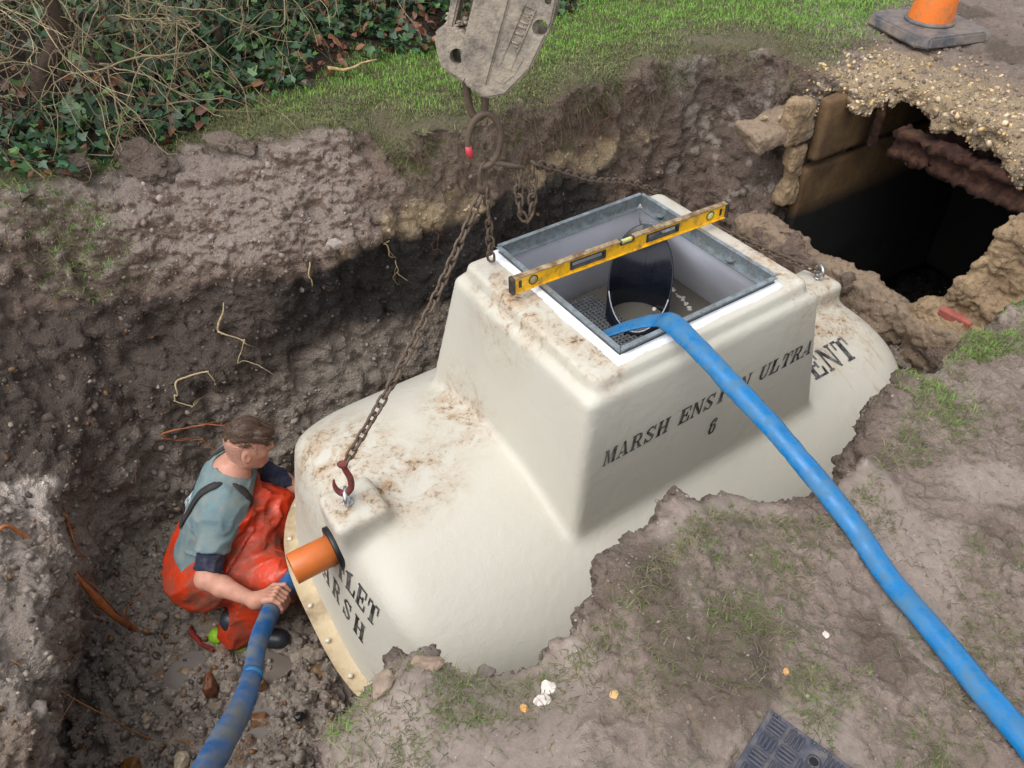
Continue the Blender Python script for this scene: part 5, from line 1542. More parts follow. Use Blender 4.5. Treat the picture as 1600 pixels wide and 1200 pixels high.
# right hand round the hose, fingers wrapped over it
hp = np.array(HB[2]) + np.array([0, 0, .0]); dd = nrm(np.array(HB[1]) - np.array(HB[3]))   # along the hose, away from the lens
e1 = nrm(np.array([1, 0, 0]) - dd * dd[0]); e2 = nrm(np.cross(dd, e1)); e2 = e2 if e2[2] > 0 else -e2
def hg(a, deg, r): t = math.radians(deg); return hp + dd * a + (e1 * math.cos(t) + e2 * math.sin(t)) * r
def hand_sdf(x, y, z, wrist):
    rr = rB * .92
    d = None
    kn = []
    for i, (a, ln, rad) in enumerate(((.034, 1.0, .0098), (.012, 1.1, .0102), (-.010, 1.03, .0098), (-.031, .85, .0088))):
        k0 = hg(a * .9, 128, rr + .017); k1 = hg(a, 82, rr + .0145); k2 = hg(a, 82 - 52 * ln, rr + .012); k3 = hg(a, 82 - 95 * ln, rr + .0105); k4 = hg(a * .95, 82 - 128 * ln, rr + .009)
        f = smin(sd_cone(x, y, z, k0, k1, .0125, .0118), sd_cone(x, y, z, k1, k2, .0112, rad), .004)
        f = smin(f, sd_cone(x, y, z, k2, k3, rad, rad * .95), .003); f = smin(f, sd_cone(x, y, z, k3, k4, rad * .95, rad * .8), .003)
        f = smin(f, sd_ell(x, y, z, k1 + e2 * .003, (.0125, .0125, .0125)), .005)
        d = f if d is None else np.minimum(d, f)
        kn.append(k0)
    palm = None
    for k in kn:
        q = sd_cone(x, y, z, wrist * .72 + k * .28, k, .021, .0145)
        palm = q if palm is None else smin(palm, q, .02)
    d = smin(d, palm, .012)
    d = smin(d, sd_cone(x, y, z, wrist, wrist * .6 + hp * .2 + kn[1] * .2, .028, .026), .03)
    t0 = wrist * .55 + hg(.055, 140, rr + .012) * .45; t1 = hg(.058, 120, rr + .013); t2 = hg(.066, 66, rr + .012); t3 = hg(.062, 22, rr + .010)
    th = smin(sd_cone(x, y, z, t0, t1, .018, .0145), sd_cone(x, y, z, t1, t2, .0128, .0115), .006); th = smin(th, sd_cone(x, y, z, t2, t3, .0112, .0085), .005)
    return smin(d, th, .010)
klo, kn_, (kx, ky, kz) = mk_grid(hp - .14, hp + .11, .003)
hs_ = smin(hand_sdf(kx, ky, kz, RWR), sd_cone(kx, ky, kz, REL * .3 + RWR * .7, RWR, .033, .027), .02)
V, Q = surface_nets(hs_.astype(np.float32), klo, .003)
bparts.append((V, [Q]))
# left hand resting under the flange edge
lh = nrm(LWR - LEL); lside = nrm(np.cross(lh, (0, 0, 1)))
l0, l1, (kx, ky, kz) = mk_grid(LWR - .10, LWR + .20, .004)
ld_ = sd_cone(kx, ky, kz, LEL * .3 + LWR * .7, LWR, .032, .026)
for i, s in enumerate((-.027, -.009, .009, .027)):
    b0 = LWR + lh * .075 + lside * s; b1 = b0 + lh * .035 + np.array([0, 0, -.012]); b2 = b1 + lh * .022 + np.array([0, 0, -.022])
    ld_ = smin(ld_, sd_cone(kx, ky, kz, LWR + lside * s * .6, b0, .017, .0135), .016)
    ld_ = smin(ld_, sd_cone(kx, ky, kz, b0, b1, .0105, .0098), .004); ld_ = smin(ld_, sd_cone(kx, ky, kz, b1, b2, .0096, .008), .003)
q0 = LWR + lh * .03 - lside * .028; ld_ = smin(ld_, sd_cone(kx, ky, kz, q0, q0 + lh * .045 - lside * .03, .015, .010), .008)
V, Q = surface_nets(ld_.astype(np.float32), l0, .004); bparts.append((V, [Q]))
V, F = join_geo(bparts)
mroot = (RAN[0], (RAN[1] + LAN[1]) / 2, -1.57)
MR = np.array(mroot)
man = link_mesh('person', np_mesh('person', V - MR, F), M['skin'], None, mroot)
tag(man, 'man in teal t-shirt and red waders crouching in the pit, gripping a blue hose', 'person')
def cloth(name, sdf, mat, lo, h, parent=None, relax_it=1, fmap=None):
    V, Q = surface_nets(np.asarray(sdf, np.float32), lo, h)
    V = relax(V, Q, relax_it, .5)
    if fmap is not None: V = fmap(V)
    o = link_mesh(name, np_mesh(name, V - MR, Q), mat, parent or man)
    return o, V, Q
GP = np.stack(np.broadcast_arrays(X, Y, Z), -1).reshape(-1, 3)
def gnoise(sc, oct, seed, stretch=(1, 1, 1)):
    return fbm(GP * np.asarray(stretch, np.float32), sc, oct, seed).reshape(gn)
def rot_p(p): return (X - p[0], Y - p[1], Z - p[2])
def along(p, d): return (X - p[0]) * d[0] + (Y - p[1]) * d[1] + (Z - p[2]) * d[2]
# t-shirt
fold = spline_noise_grid(gn, h8, .075, 71) * .006 + spline_noise_grid(gn, h8, .04, 72) * .0035
_tp = np.stack([(GP - RSH) @ nrm(REL - RSH) * 3.0 + (GP - RSH) @ np.array([1, .3, 0]) * 7, (GP - RSH) @ np.array([0, 0, 1.]) * 9, (GP - RSH) @ np.array([.3, 1, 0]) * 4], 1)
fold = fold - (np.clip(1 - np.abs(fbm(_tp, 1.6, 2, 74)) * 2.2, 0, 1) ** 2).reshape(gn) * .009 + .003
ud = nrm(REL - RSH); udl = nrm(LEL - LSH)
slv_r = np.maximum(sd_cone(X, Y, Z, RSH, REL, .068, .066), along(RSH + ud * .165, ud))
slv_l = np.maximum(sd_cone(X, Y, Z, LSH, LEL, .068, .062), along(LSH + udl * .10, udl))
tee = smin(smin(TOR - .012, slv_r - .004, .045), slv_l - .004, .04) + fold
tee = smax(tee, -sd_ell(X, Y, Z, NBs + tax * .055 + tfx * .012, (.088, .078, .062), TMX), .008)
tee = np.maximum(tee, -along(PC + tax * .02, tax))
teeo, TEV, TEQ = cloth('tshirt', tee, M['tee'], glo, h8)
# dark long sleeves under it, pushed to the elbow
und = np.minimum(np.maximum(arm(X, Y, Z, RSH, REL, RWR, .008), along(RSH + ud * .245, ud)), np.maximum(arm(X, Y, Z, LSH, LEL, LWR, .008), along(LSH + udl * .215, udl))) + fold * .8
col_ = np.maximum(np.abs(sd_cone(X, Y, Z, NBs - tax * .04, NBs + tax * .04, .082, .064)) - .006, along(NBs + tax * .010 - tfx * .0, nrm(tax + tfx * .55)))
cloth('undershirt', np.minimum(und, col_ + .0), M['navy'], glo, h8)
# waders: baggy legs, seat and a bib that rises in front
fd = (X - PC[0]) * fb[0] + (Y - PC[1]) * fb[1]; sd_l = (X - PC[0]) * lf[0] + (Y - PC[1]) * lf[1]
seat = smin(sd_ell(X, Y, Z, PC + fb * .0 + np.array([0, 0, .0]), (.165, .20, .155), TMX), TOR - .030, .08)
lg = legs(X, Y, Z, .042)
wd = smin(seat, lg, .10)
wd = smin(wd, sd_cone(X, Y, Z, (RKN + LKN) / 2 + np.array([-.07, 0, .0]), (RHP + LHP) / 2, .085, .13), .08)
P_ = GP - PC.astype(np.float32)
ang = np.stack([P_ @ np.asarray(fb, np.float32) * 1.0 + P_[:, 2] * 1.5, P_ @ np.asarray(lf, np.float32) * 4.0, P_[:, 2] * 4.6 - P_ @ np.asarray(fb, np.float32) * 3.4], 1)
rdg = (1 - np.abs(fbm(ang, 2.0, 2, 81)) * 1.6).reshape(gn)
rdg2 = (1 - np.abs(fbm(ang * 1.9, 2.0, 2, 84)) * 1.6).reshape(gn)
wd = wd - np.clip(rdg, 0, 1) ** 2.2 * .020 - np.clip(rdg2, 0, 1) ** 2.5 * .007 + .006
wd = np.maximum(wd, Z - (-1.125 + .72 * np.clip(fd, -.2, .23)) - .012 * spline_noise_grid(gn, h8, .12, 90))
wd = np.maximum(wd, -1.545 - Z)
wd = smax(wd, -(ARM_R - .012), .01)
wado, WV, WQ = cloth('waders', wd, M['wader'], glo, h8)
# boots and lime overshoe edge
for A_, T_ in ((RAN, RTO), (LAN, LTO)):
    bt = smin(sd_cone(X, Y, Z, A_ + (-.055, 0, -.040), T_ + (0, 0, .004), .052, .043), sd_cone(X, Y, Z, A_, A_ + (.0, 0, .08), .05, .055), .03)
    cloth('boot', bt, M['boot'], glo, h8)
lm = np.maximum(sd_cone(X, Y, Z, RAN + (-.09, -.02, -.02), RAN + (.03, -.055, -.075), .040, .030), -.0 + along(RAN + (0, 0, .02), nrm((0.2, .2, 1))))
cloth('overshoe_edge', lm, M['lime'], glo, h8)
# hair: longer on top, clipped at the sides
hq = np.stack(np.broadcast_arrays(hx, hy, hz), -1).reshape(-1, 3) - HC
lfw, lsd, lup = (hq @ hf).reshape(hn), (hq @ hl).reshape(hn), (hq @ hu).reshape(hn)
st = np.stack([lfw.ravel() * 9 + lsd.ravel() * 10, lsd.ravel() * 75, lup.ravel() * 40], 1).astype(np.float32)
strand = vnoise(st, 1.0, 3).reshape(hn) * .006 + vnoise(st, 2.0, 9).reshape(hn) * .004
cap = sd_ell(hx, hy, hz, hloc((-.006, 0, .040)), (.103, .0795, .086), HMX)
fr = sd_cone(hx, hy, hz, hloc((.060, -.045, .080)), hloc((.092, -.015, .068)), .026, .018); fr = smin(fr, sd_cone(hx, hy, hz, hloc((.096, .015, .068)), hloc((.104, -.035, .045)), .018, .011), .02)
fr = smin(fr, sd_cone(hx, hy, hz, hloc((.080, -.050, .072)), hloc((.090, -.058, .040)), .012, .005), .01)
line = .060 - .20 * np.clip(-lfw - .03, 0, .07) + .003 * np.sin(lfw * 160)
hair = smin(np.maximum(cap, line - lup), fr, .02) + strand
M['hair'] = simple('brown_hair', rgb(74, 56, 44), .5, .4, 60, .5, 160)
hairo, HV, HQ = cloth('hair', hair, M['hair'], hlo, .004, None, 0, headmap)
HN = vert_normals(HV, HQ); rgh = np.random.default_rng(6)
st_ = []
for i in rgh.choice(len(HV), 2600):
    p, n = HV[i], HN[i]; l = (p - HC)
    up_ = max(l @ hu, 0)
    d = hf * rgh.uniform(.5, 1.1) - hl * (.25 + .9 * np.sign(-(l @ hl)) * -.2) + hu * rgh.uniform(-.35, .10) + rgh.normal(0, .16, 3)
    d = d - n * (d @ n) * .85; d /= np.linalg.norm(d); L = rgh.uniform(.016, .040) * (.5 + .5 * smoothstep(.04, .09, np.array(l @ hu)))
    p0 = p - n * .002; p1 = p0 + d * L * .5 + n * .004; p2 = p0 + d * L + n * rgh.uniform(-.002, .003) - hu * L * .12
    st_.append(sweep(np.array([p0, p1, p2]), circ(.0009, 3), [1, .8, .25], cap=False))
V, F = join_geo(st_)
cS = np.repeat(np.concatenate([np.array(rgb(92, 70, 54))[None] * rgh.uniform(.55, 1.5, (len(st_), 1)), np.ones((len(st_), 1))], 1), 9, 0)
hs2 = link_mesh('hair_strands', np_mesh('hair_strands', V - MR, F, True, cS), mat_vcol('hair_strand', .45, .15, 60, 0), hairo); hs2['kind'] = 'stuff'
fade = np.maximum(HEADSDF - .0014, np.maximum(np.maximum(-.050 - lup, lup - .048), lfw - .045 + .6 * np.maximum(-lup, 0)))
fade = smax(fade, -sd_ell(hx, hy, hz, hloc((.0, -.08, -.006)), (.034, .03, .050), HMX), .004); fade = smax(fade, -sd_ell(hx, hy, hz, hloc((.0, .08, -.006)), (.026, .03, .040), HMX), .004)
bfd = NB('clipped_hair'); bfd.fin(bfd.mix(bfd.rng(bfd.noise(120, 3), .35, .65), rgb(196, 146, 126), rgb(164, 122, 106)), .7)
cloth('clipped_sides', fade, bfd.m, hlo, .004, None, 0, headmap)
M['eye'] = simple('eye', (.35, .33, .32), .15, .05); M['brow'] = simple('eyebrow', rgb(80, 58, 46), .8)
for s in (-1, 1):
    V, F = stone_geo((.0105, .0105, .0095), 5, 2, 0, 0, hloc((.078, s * .031, .012))); e_ = link_mesh('eye', np_mesh('eye', headmap(V) - MR, F), M['eye'], man)
    V, F = stone_geo((.0052, .0052, .0052), 5, 2, 0, 0, hloc((.0868, s * .033, .0115))); link_mesh('iris', np_mesh('iris', headmap(V) - MR, F), M['rubber'], e_)
    V, F = sweep(np.array([hloc((.094, s * .012, .036)), hloc((.090, s * .032, .040)), hloc((.074, s * .050, .034))]), circ(.0036, 6)); link_mesh('eyebrow', np_mesh('eyebrow', headmap(V) - MR, F), M['brow'], man)
# braces over the shoulder with a buckle, and the print on the back
SB = BVHTree.FromPolygons(TEV.tolist(), TEQ.tolist())
def ribbon(name, pts, w, off, mat, parent=None, th=.0035):
    P = catmull(pts, 10); L, Rr, T_ = [], [], []
    S, Nn = [], []
    for p in P:
        q, n, _, _ = SB.find_nearest(Vector(p)); S.append(np.array(q)); Nn.append(np.array(n))
    S = np.array(S); Nn = np.array(Nn)
    for i_ in range(0):
        pass
    for _ in range(3): Nn[1:-1] = (Nn[:-2] + Nn[1:-1] + Nn[2:]) / 3; S = np.array([np.array(SB.find_nearest(Vector(q_))[0]) for q_ in S])
    Nn /= np.linalg.norm(Nn, axis=1)[:, None]
    Tg = np.gradient(S, axis=0); Tg /= np.linalg.norm(Tg, axis=1)[:, None]
    Bn = np.cross(Tg, Nn)
    rows = [S + Bn * w / 2 + Nn * off, S + Nn * (off + th), S - Bn * w / 2 + Nn * off, S - Bn * w / 2 + Nn * (off - .004), S + Bn * w / 2 + Nn * (off - .004)]
    n = len(S); Vv = np.stack(rows, 1).reshape(-1, 3); k = 5
    i, j = np.meshgrid(np.arange(n - 1), np.arange(k), indexing='ij'); i, j = i.ravel(), j.ravel(); j2 = (j + 1) % k
    Qq = np.stack([i * k + j, i * k + j2, (i + 1) * k + j2, (i + 1) * k + j], 1)
    return link_mesh(name, np_mesh(name, Vv - MR, Qq, False), mat, parent or man)
sp1 = [PC + tax * .20 - tfx * .16 - tlx * .06, PC + tax * .33 - tfx * .14 - tlx * .10, RSH + tlx * .045 - tfx * .06 + tax * .05, RSH + tlx * .05 + tax * .08, RSH + tlx * .05 + tfx * .075 + tax * .03, RSH + tlx * .06 + tfx * .13 - tax * .08]
sp2 = [PC + tax * .20 - tfx * .16 + tlx * .06, PC + tax * .33 - tfx * .14 + tlx * .10, LSH - tlx * .05 - tfx * .06 + tax * .05, LSH - tlx * .05 + tax * .08, LSH - tlx * .05 + tfx * .08 + tax * .03, LSH - tlx * .06 + tfx * .13 - tax * .08]
s1 = ribbon('brace', sp1, .034, .009, M['strap']); ribbon('brace', sp2, .034, .009, M['strap'])
bkp = sp1[-1]
q, n, _, _ = SB.find_nearest(Vector(bkp)); q = np.array(q) + np.array(n) * .008
bm = bmesh.new(); rb = Matrix((Vector(tlx), Vector(tax), Vector(tfx))).transposed()
bm_box(bm, q - MR, (.042, .055, .014), rb, .004); bm_box(bm, q - MR - tax * .05 + tlx * .01, (.030, .045, .010), rb, .003)
link_mesh('buckle', bm_mesh('buckle', bm), M['black_plastic'], s1)
rgp = np.random.default_rng(2)
for i in range(9):
    t_ = -.085 + .028 * (i % 5); r_ = .32 - .045 * (i // 5)
    base_ = PC + tax * r_ - tfx * .15 - tlx * t_
    pts = [base_ + tax * .014 + tlx * .006, base_ + tlx * .0 - tax * .002, base_ - tax * .014 - tlx * rgp.uniform(-.006, .008)]
    ribbon('print_stroke', pts, .008, .0015, M['print'], teeo, .0006)
print('person', len(TEV), round(time.time() - T0, 1))
# ------------------------------------------------------------------ grass, ivy, shrubs, stones, roots
TRI = np.concatenate([TERQ[:, [0, 1, 2]], TERQ[:, [0, 2, 3]]])
_a = TERV[TRI[:, 0]]; _e1 = TERV[TRI[:, 1]] - _a; _e2 = TERV[TRI[:, 2]] - _a
_n = np.cross(_e1, _e2); TAREA = np.linalg.norm(_n, axis=1) * .5; TNRM = _n / (2 * TAREA[:, None] + 1e-12); TCEN = TERV[TRI].mean(1)
TRIM = poly_at(TCEN[:, 0], TCEN[:, 1], LEV[-1][1])
TIVY = ivy_d(TCEN[:, 0], TCEN[:, 1])
def scatter(w, n, seed):
    rg = np.random.default_rng(seed); p = np.cumsum(w * TAREA); k = np.searchsorted(p, rg.uniform(0, p[-1], n))
    k = np.minimum(k, len(TRI) - 1)
    r1, r2 = rg.uniform(0, 1, n), rg.uniform(0, 1, n); f = r1 + r2 > 1; r1[f], r2[f] = 1 - r1[f], 1 - r2[f]
    return _a[k] + _e1[k] * r1[:, None] + _e2[k] * r2[:, None], TNRM[k], rg
def blades(P, Nv, rg, hmin, hmax, lean, w, cols):
    n = len(P); h = rg.uniform(hmin, hmax, n); a = rg.uniform(0, 2 * np.pi, n)
    d = np.stack([np.cos(a), np.sin(a), np.zeros(n)], 1); s = np.stack([-np.sin(a), np.cos(a), np.zeros(n)], 1)
    ln = rg.uniform(lean[0], lean[1], n)[:, None]; h = h[:, None]; w = (w * rg.uniform(.7, 1.3, n))[:, None]
    up = np.array([0, 0, 1.0])
    m = P + (up * .62 * (1 - ln * .45) + d * ln * .35) * h; t = P + (up * (1 - ln * .75) + d * ln * .95) * h
    V = np.stack([P - s * w, P + s * w, m + s * w * .7, m - s * w * .7, t], 1).reshape(-1, 3)
    b = np.arange(n)[:, None] * 5
    c = cols[rg.integers(0, len(cols), n)] * rg.uniform(.75, 1.25, (n, 1))
    C4 = np.repeat(np.concatenate([c, np.ones((n, 1))], 1), 5, 0)
    return V, [b + np.array([[0, 1, 2, 3]]), b + np.array([[3, 2, 4]])], C4
TC2 = TCEN[:, :2]
P3 = np.stack([TCEN[:, 0], TCEN[:, 1], 0 * TCEN[:, 0]], 1)
gn1 = fbm(P3, 2.4, 3, 61); gn2 = fbm(P3, 7, 3, 62)
flat = smoothstep(.55, .8, TNRM[:, 2])
# lawn strip behind the pit
rightmud = smoothstep(2.25, 1.75, TCEN[:, 0] - .85 * (TCEN[:, 1] - 4.35))
lawn = flat * smoothstep(.0, .10, TRIM) * smoothstep(.25, -.05, TIVY + .15 * gn2) * smoothstep(2.6, 3.0, TCEN[:, 1]) * rightmud * smoothstep(-2.3, -1.7, TCEN[:, 0])
lawn = lawn * (.35 + .65 * smoothstep(.05, .5, TRIM + .12 * gn1)) * smoothstep(-.9, .1, gn1 + .9 * smoothstep(.0, .5, TRIM))
green = np.array([rgb(104, 154, 48), rgb(86, 134, 40), rgb(126, 168, 62), rgb(128, 150, 70)]); worn = np.array([rgb(112, 112, 70), rgb(132, 126, 86), rgb(92, 104, 56), rgb(86, 110, 50)])
P, Nv, rg = scatter(lawn * smoothstep(.12, .5, TRIM + .1 * gn2), 62000, 101); ga = blades(P, Nv, rg, .012, .045, (.2, 1.0), .0016, green)
P, Nv, rg = scatter(lawn * smoothstep(.6, .1, TRIM), 30000, 102); gb = blades(P, Nv, rg, .010, .032, (.5, 1.1), .0015, worn)
# turf roots and blades hanging over the broken edge
P, Nv, rg = scatter(smoothstep(-.03, .0, TRIM) * smoothstep(.05, .02, TRIM) * smoothstep(2.7, 3.1, TCEN[:, 1]) * smoothstep(1.6, 1.3, TCEN[:, 0]) * smoothstep(-.1, .02, TCEN[:, 2]) * smoothstep(-.1, .3, gn2), 2600, 103)
gc = blades(P, Nv, rg, .03, .09, (1.0, 1.35), .0014, worn)
def join_c(gs, name, mat, label):
    V, F = join_geo([(g[0], g[1]) for g in gs]); c = np.concatenate([g[2] for g in gs])
    o = link_mesh(name, np_mesh(name, V, F, False, c), mat)
    return tag(o, label, 'grass', kind='stuff')
join_c([ga, gb, gc], 'lawn_grass', M['grass'], 'short lawn grass along the far edge of the pit')
# trampled tufts on the near bank
near = flat * smoothstep(.03, .12, TRIM) * smoothstep(2.5, 2.1, TCEN[:, 1])
patch = smoothstep(.02, .45, gn1 * .9 + gn2 * .55 + .42 * smoothstep(.15, .8, TCEN[:, 0]) - .06)
tuft = smoothstep(.15, .5, fbm(P3, 13, 2, 66))
muddy = np.array([rgb(112, 108, 72), rgb(98, 104, 58), rgb(128, 116, 88), rgb(110, 98, 78), rgb(92, 108, 52)])
P, Nv, rg = scatter(near * (patch * (.4 + .6 * tuft) + .07), 85000, 104); gd = blades(P, Nv, rg, .010, .036, (.95, 1.32), .0009, muddy * .8)
P, Nv, rg = scatter(near * patch * tuft * smoothstep(.1, .5, gn2), 9000, 105); ge = blades(P, Nv, rg, .012, .034, (.9, 1.3), .0009, np.concatenate([green * .62, muddy * .9]))
P, Nv, rg = scatter(near * smoothstep(.12, .03, TRIM) * smoothstep(-.1, .3, gn1), 2500, 106); gf = blades(P, Nv, rg, .02, .05, (.8, 1.3), .0011, muddy)
spt = [(-.43, .80, .07), (-.42, .72, .05), (1.47, 1.83, .16), (1.63, 1.97, .14), (1.36, 1.72, .12)]
wt = sum(np.exp(-(((TCEN[:, 0] - a) ** 2 + (TCEN[:, 1] - b) ** 2) / r ** 2)) for a, b, r in spt) * smoothstep(-.12, -.02, TCEN[:, 2])
P, Nv, rg = scatter(wt * flat * smoothstep(-.3, .4, gn2), 2600, 107); gg = blades(P, Nv, rg, .015, .042, (.6, 1.2), .0011, np.concatenate([green * .8, muddy]))
join_c([gd, ge, gf, gg], 'trampled_grass', M['grass'], 'trampled muddy grass tufts on the near bank')
# tuft hanging on the spoil slope at the left
tl = np.exp(-(((TCEN[:, 0] + 1.86) / .16) ** 2 + ((TCEN[:, 1] - 2.80) / .08) ** 2)) * smoothstep(-.4, -.3, TCEN[:, 2])
P, Nv, rg = scatter(tl * smoothstep(.2, .5, TNRM[:, 2]), 900, 108); gh = blades(P, Nv, rg, .03, .08, (.6, 1.3), .0014, np.concatenate([green, worn]))
o = join_c([gh], 'grass_tuft', M['grass'], 'tuft of slumped turf grass on the left spoil slope')

# ivy: lobed leaves in a thick carpet
LV = np.array([(0, 0, 0), (.30, .02, .02), (.48, .34, .05), (.24, .42, .0), (0, .95, -.05), (-.24, .42, .0), (-.48, .34, .05), (-.30, .02, .02), (0, .35, -.04)])
LF = np.array([(0, 1, 8), (1, 2, 8), (2, 3, 8), (3, 4, 8), (4, 5, 8), (5, 6, 8), (6, 7, 8), (7, 0, 8)])
def leaves(P, Nv, rg, smin_, smax_, cols, tilt=.7, V0=LV, F0=LF, lift=(0, .05)):
    n = len(P); s = rg.uniform(smin_, smax_, n)
    up = Nv + rg.normal(0, tilt, (n, 3)) * np.array([1, 1, .4]); up /= np.linalg.norm(up, axis=1)[:, None]
    a = rg.normal(size=(n, 3)); x = np.cross(a, up); x /= np.linalg.norm(x, axis=1)[:, None]; y = np.cross(up, x)
    base = P + np.array([0, 0, 1.0]) * rg.uniform(lift[0], lift[1], n)[:, None]
    V = (base[:, None] + s[:, None, None] * (V0[None, :, :1] * x[:, None] + V0[None, :, 1:2] * y[:, None] + V0[None, :, 2:] * up[:, None])).reshape(-1, 3)
    k = len(V0); F = (np.arange(n)[:, None, None] * k + F0[None]).reshape(-1, 3)
    c = cols[rg.integers(0, len(cols), n)] * rg.uniform(.65, 1.35, (n, 1))
    return V, [F], np.repeat(np.concatenate([c, np.ones((n, 1))], 1), k, 0)
ivc = np.array([rgb(56, 90, 54), rgb(46, 78, 52), rgb(72, 106, 60), rgb(62, 98, 68), rgb(92, 126, 66), rgb(42, 68, 48)])
deadc = np.array([rgb(128, 82, 52), rgb(104, 66, 44), rgb(150, 104, 70), rgb(92, 62, 48), rgb(140, 96, 78)])
ivw = smoothstep(-.05, .22, TIVY + .18 * gn2) * smoothstep(.3, .6, TNRM[:, 2]) * smoothstep(6.8, 6.4, TCEN[:, 1])
P, Nv, rg = scatter(ivw * smoothstep(-.55, .0, gn1 + gn2 * .4), 15000, 110)
g1_ = leaves(P, Nv, rg, .030, .066, ivc, .55, lift=(.0, .10))
P, Nv, rg = scatter(ivw * smoothstep(.3, .8, TIVY), 5000, 111)
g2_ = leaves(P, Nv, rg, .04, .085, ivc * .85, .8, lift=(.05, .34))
V, F = join_geo([g1_[:2], g2_[:2]]); c = np.concatenate([g1_[2], g2_[2]])
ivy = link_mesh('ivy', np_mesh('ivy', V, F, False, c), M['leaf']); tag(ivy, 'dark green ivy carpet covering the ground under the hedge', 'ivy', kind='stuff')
DL = np.array([(0, 0, 0), (.26, .3, .10), (.22, .66, .08), (0, 1, -.04), (-.22, .66, .10), (-.26, .3, .06), (0, .5, -.02)]); DF = np.array([(0, 1, 6), (1, 2, 6), (2, 3, 6), (3, 4, 6), (4, 5, 6), (5, 0, 6)])
P, Nv, rg = scatter(ivw * smoothstep(.9, .0, TIVY) + .5 * ivw, 2600, 112)
V, F, c = leaves(P, Nv, rg, .035, .085, deadc, .6, DL, DF, (.0, .07))
dl = link_mesh('fallen_leaves', np_mesh('fallen_leaves', V, F, False, c), M['leaf']); tag(dl, 'brown fallen leaves lying among the ivy', 'leaves', kind='stuff')
# hedge shrubs: a leaning trunk and a tangle of bare twigs
twc = np.array([rgb(146, 130, 100), rgb(122, 108, 84), rgb(164, 148, 116), rgb(104, 92, 74)])
def twig_walk(rg, p, d, L, r0, droop, wig, out, lvl=0):
    n = max(5, int(L / .05)); P = [p]; d = d / np.linalg.norm(d)
    for i in range(n):
        d = d + rg.normal(0, wig, 3) + np.array([0, 0, -droop]); d /= np.linalg.norm(d)
        q = P[-1] + d * L / n
        gz0 = gfast(q[0], q[1]) + .04
        if q[2] < gz0: q[2] = gz0; d[2] = abs(d[2]) * .4
        P.append(q)
    P = np.array(P); sc = np.linspace(1, .35, len(P))
    out.append(sweep(P, circ(r0, 5), sc, cap=False))
    if lvl < 2:
        for _ in range(rg.integers(2, 4 + (lvl == 0))):
            k = rg.integers(1, len(P) - 2); dd_ = P[k + 1] - P[k]; dd_ = dd_ / np.linalg.norm(dd_) + rg.normal(0, .65, 3)
            twig_walk(rg, P[k], dd_, L * rg.uniform(.3, .6), r0 * .6, droop * .7, wig * 1.15, out, lvl + 1)
def gfast(x, y):
    i = int(round((x - ax_t[0]) / H0)); j = int(round((y - ay_t[0]) / H0))
    i = min(max(i, 0), G2.shape[0] - 1); j = min(max(j, 0), G2.shape[1] - 1)
    return float(G2[i, j])
ax_t = np.arange(G2.shape[0]) * H0 - 4.3; ay_t = np.arange(G2.shape[1]) * H0 - .7
SHR = [(-2.55, 3.45, 30, 'tangled bare shrub at the top left corner behind the ivy', 1.25), (-2.08, 3.62, 34, 'bare shrub with a dark leaning trunk rising from the ivy', 1.2), (-1.50, 4.15, 40, 'bare twiggy shrub behind the ivy, between trunk and hitch', 1.1),
       (-.75, 4.75, 36, 'bare twiggy shrub nearest to the hanging hitch', .9), (-2.45, 3.05, 14, 'low bramble stems at the left edge above the spoil heap', .5)]
for si, (sx, sy, nt, lab, hgt) in enumerate(SHR):
    hgt *= .62; nt = int(nt * 1.45)
    rg = np.random.default_rng(200 + si); gz0 = gfast(sx, sy)
    sh = empty('hedge_shrub', (sx, sy, gz0), (0, 0, 0), lab, 'shrub', 'bare shrubs of the hedge')
    root = np.array([sx, sy, gz0])
    tp = catmull([root + (-.12, -.1, -.05), root + (-.07, -.04, .14), root + (.06, .03, .32), root + (.05, .05, .62), root + (.12, .15, hgt)], 6) if si == 1 else catmull([root + (0, 0, -.05), root + (.03, .03, .3), root + (-.05, .1, .6), root + (.02, .16, hgt)], 6)
    V, F = sweep(tp, circ(.055 if si == 1 else .02, 8), np.linspace(1, .45, len(tp)))
    V = V + vert_noise(V, 14, si) * .008
    link_mesh('trunk', np_mesh('trunk', V - root, F, True, solid(V, rgb(72, 56, 44))), M['twig'], sh)
    out = []
    for k in range(nt):
        b = tp[rg.integers(len(tp) // 3, len(tp))] + rg.normal(0, .22, 3) * np.array([1.6, 1, .4])
        az_ = rg.uniform(-2.7, -.2); d = np.array([math.cos(az_), math.sin(az_) * .8, rg.uniform(-.15, .5)])
        twig_walk(rg, b, d, rg.uniform(.5, 1.05) * (.75 if si == 4 else 1), rg.uniform(.0024, .0052), .055, .21, out)
    cs = np.concatenate([np.tile(np.append(twc[rg.integers(0, 4)] * rg.uniform(.7, 1.2), 1)[None], (len(o[0]), 1)) for o in out])
    V, F = join_geo(out)
    tw = link_mesh('twigs', np_mesh('twigs', V - root, F, True, cs), M['twig'], sh); tw['kind'] = 'stuff'
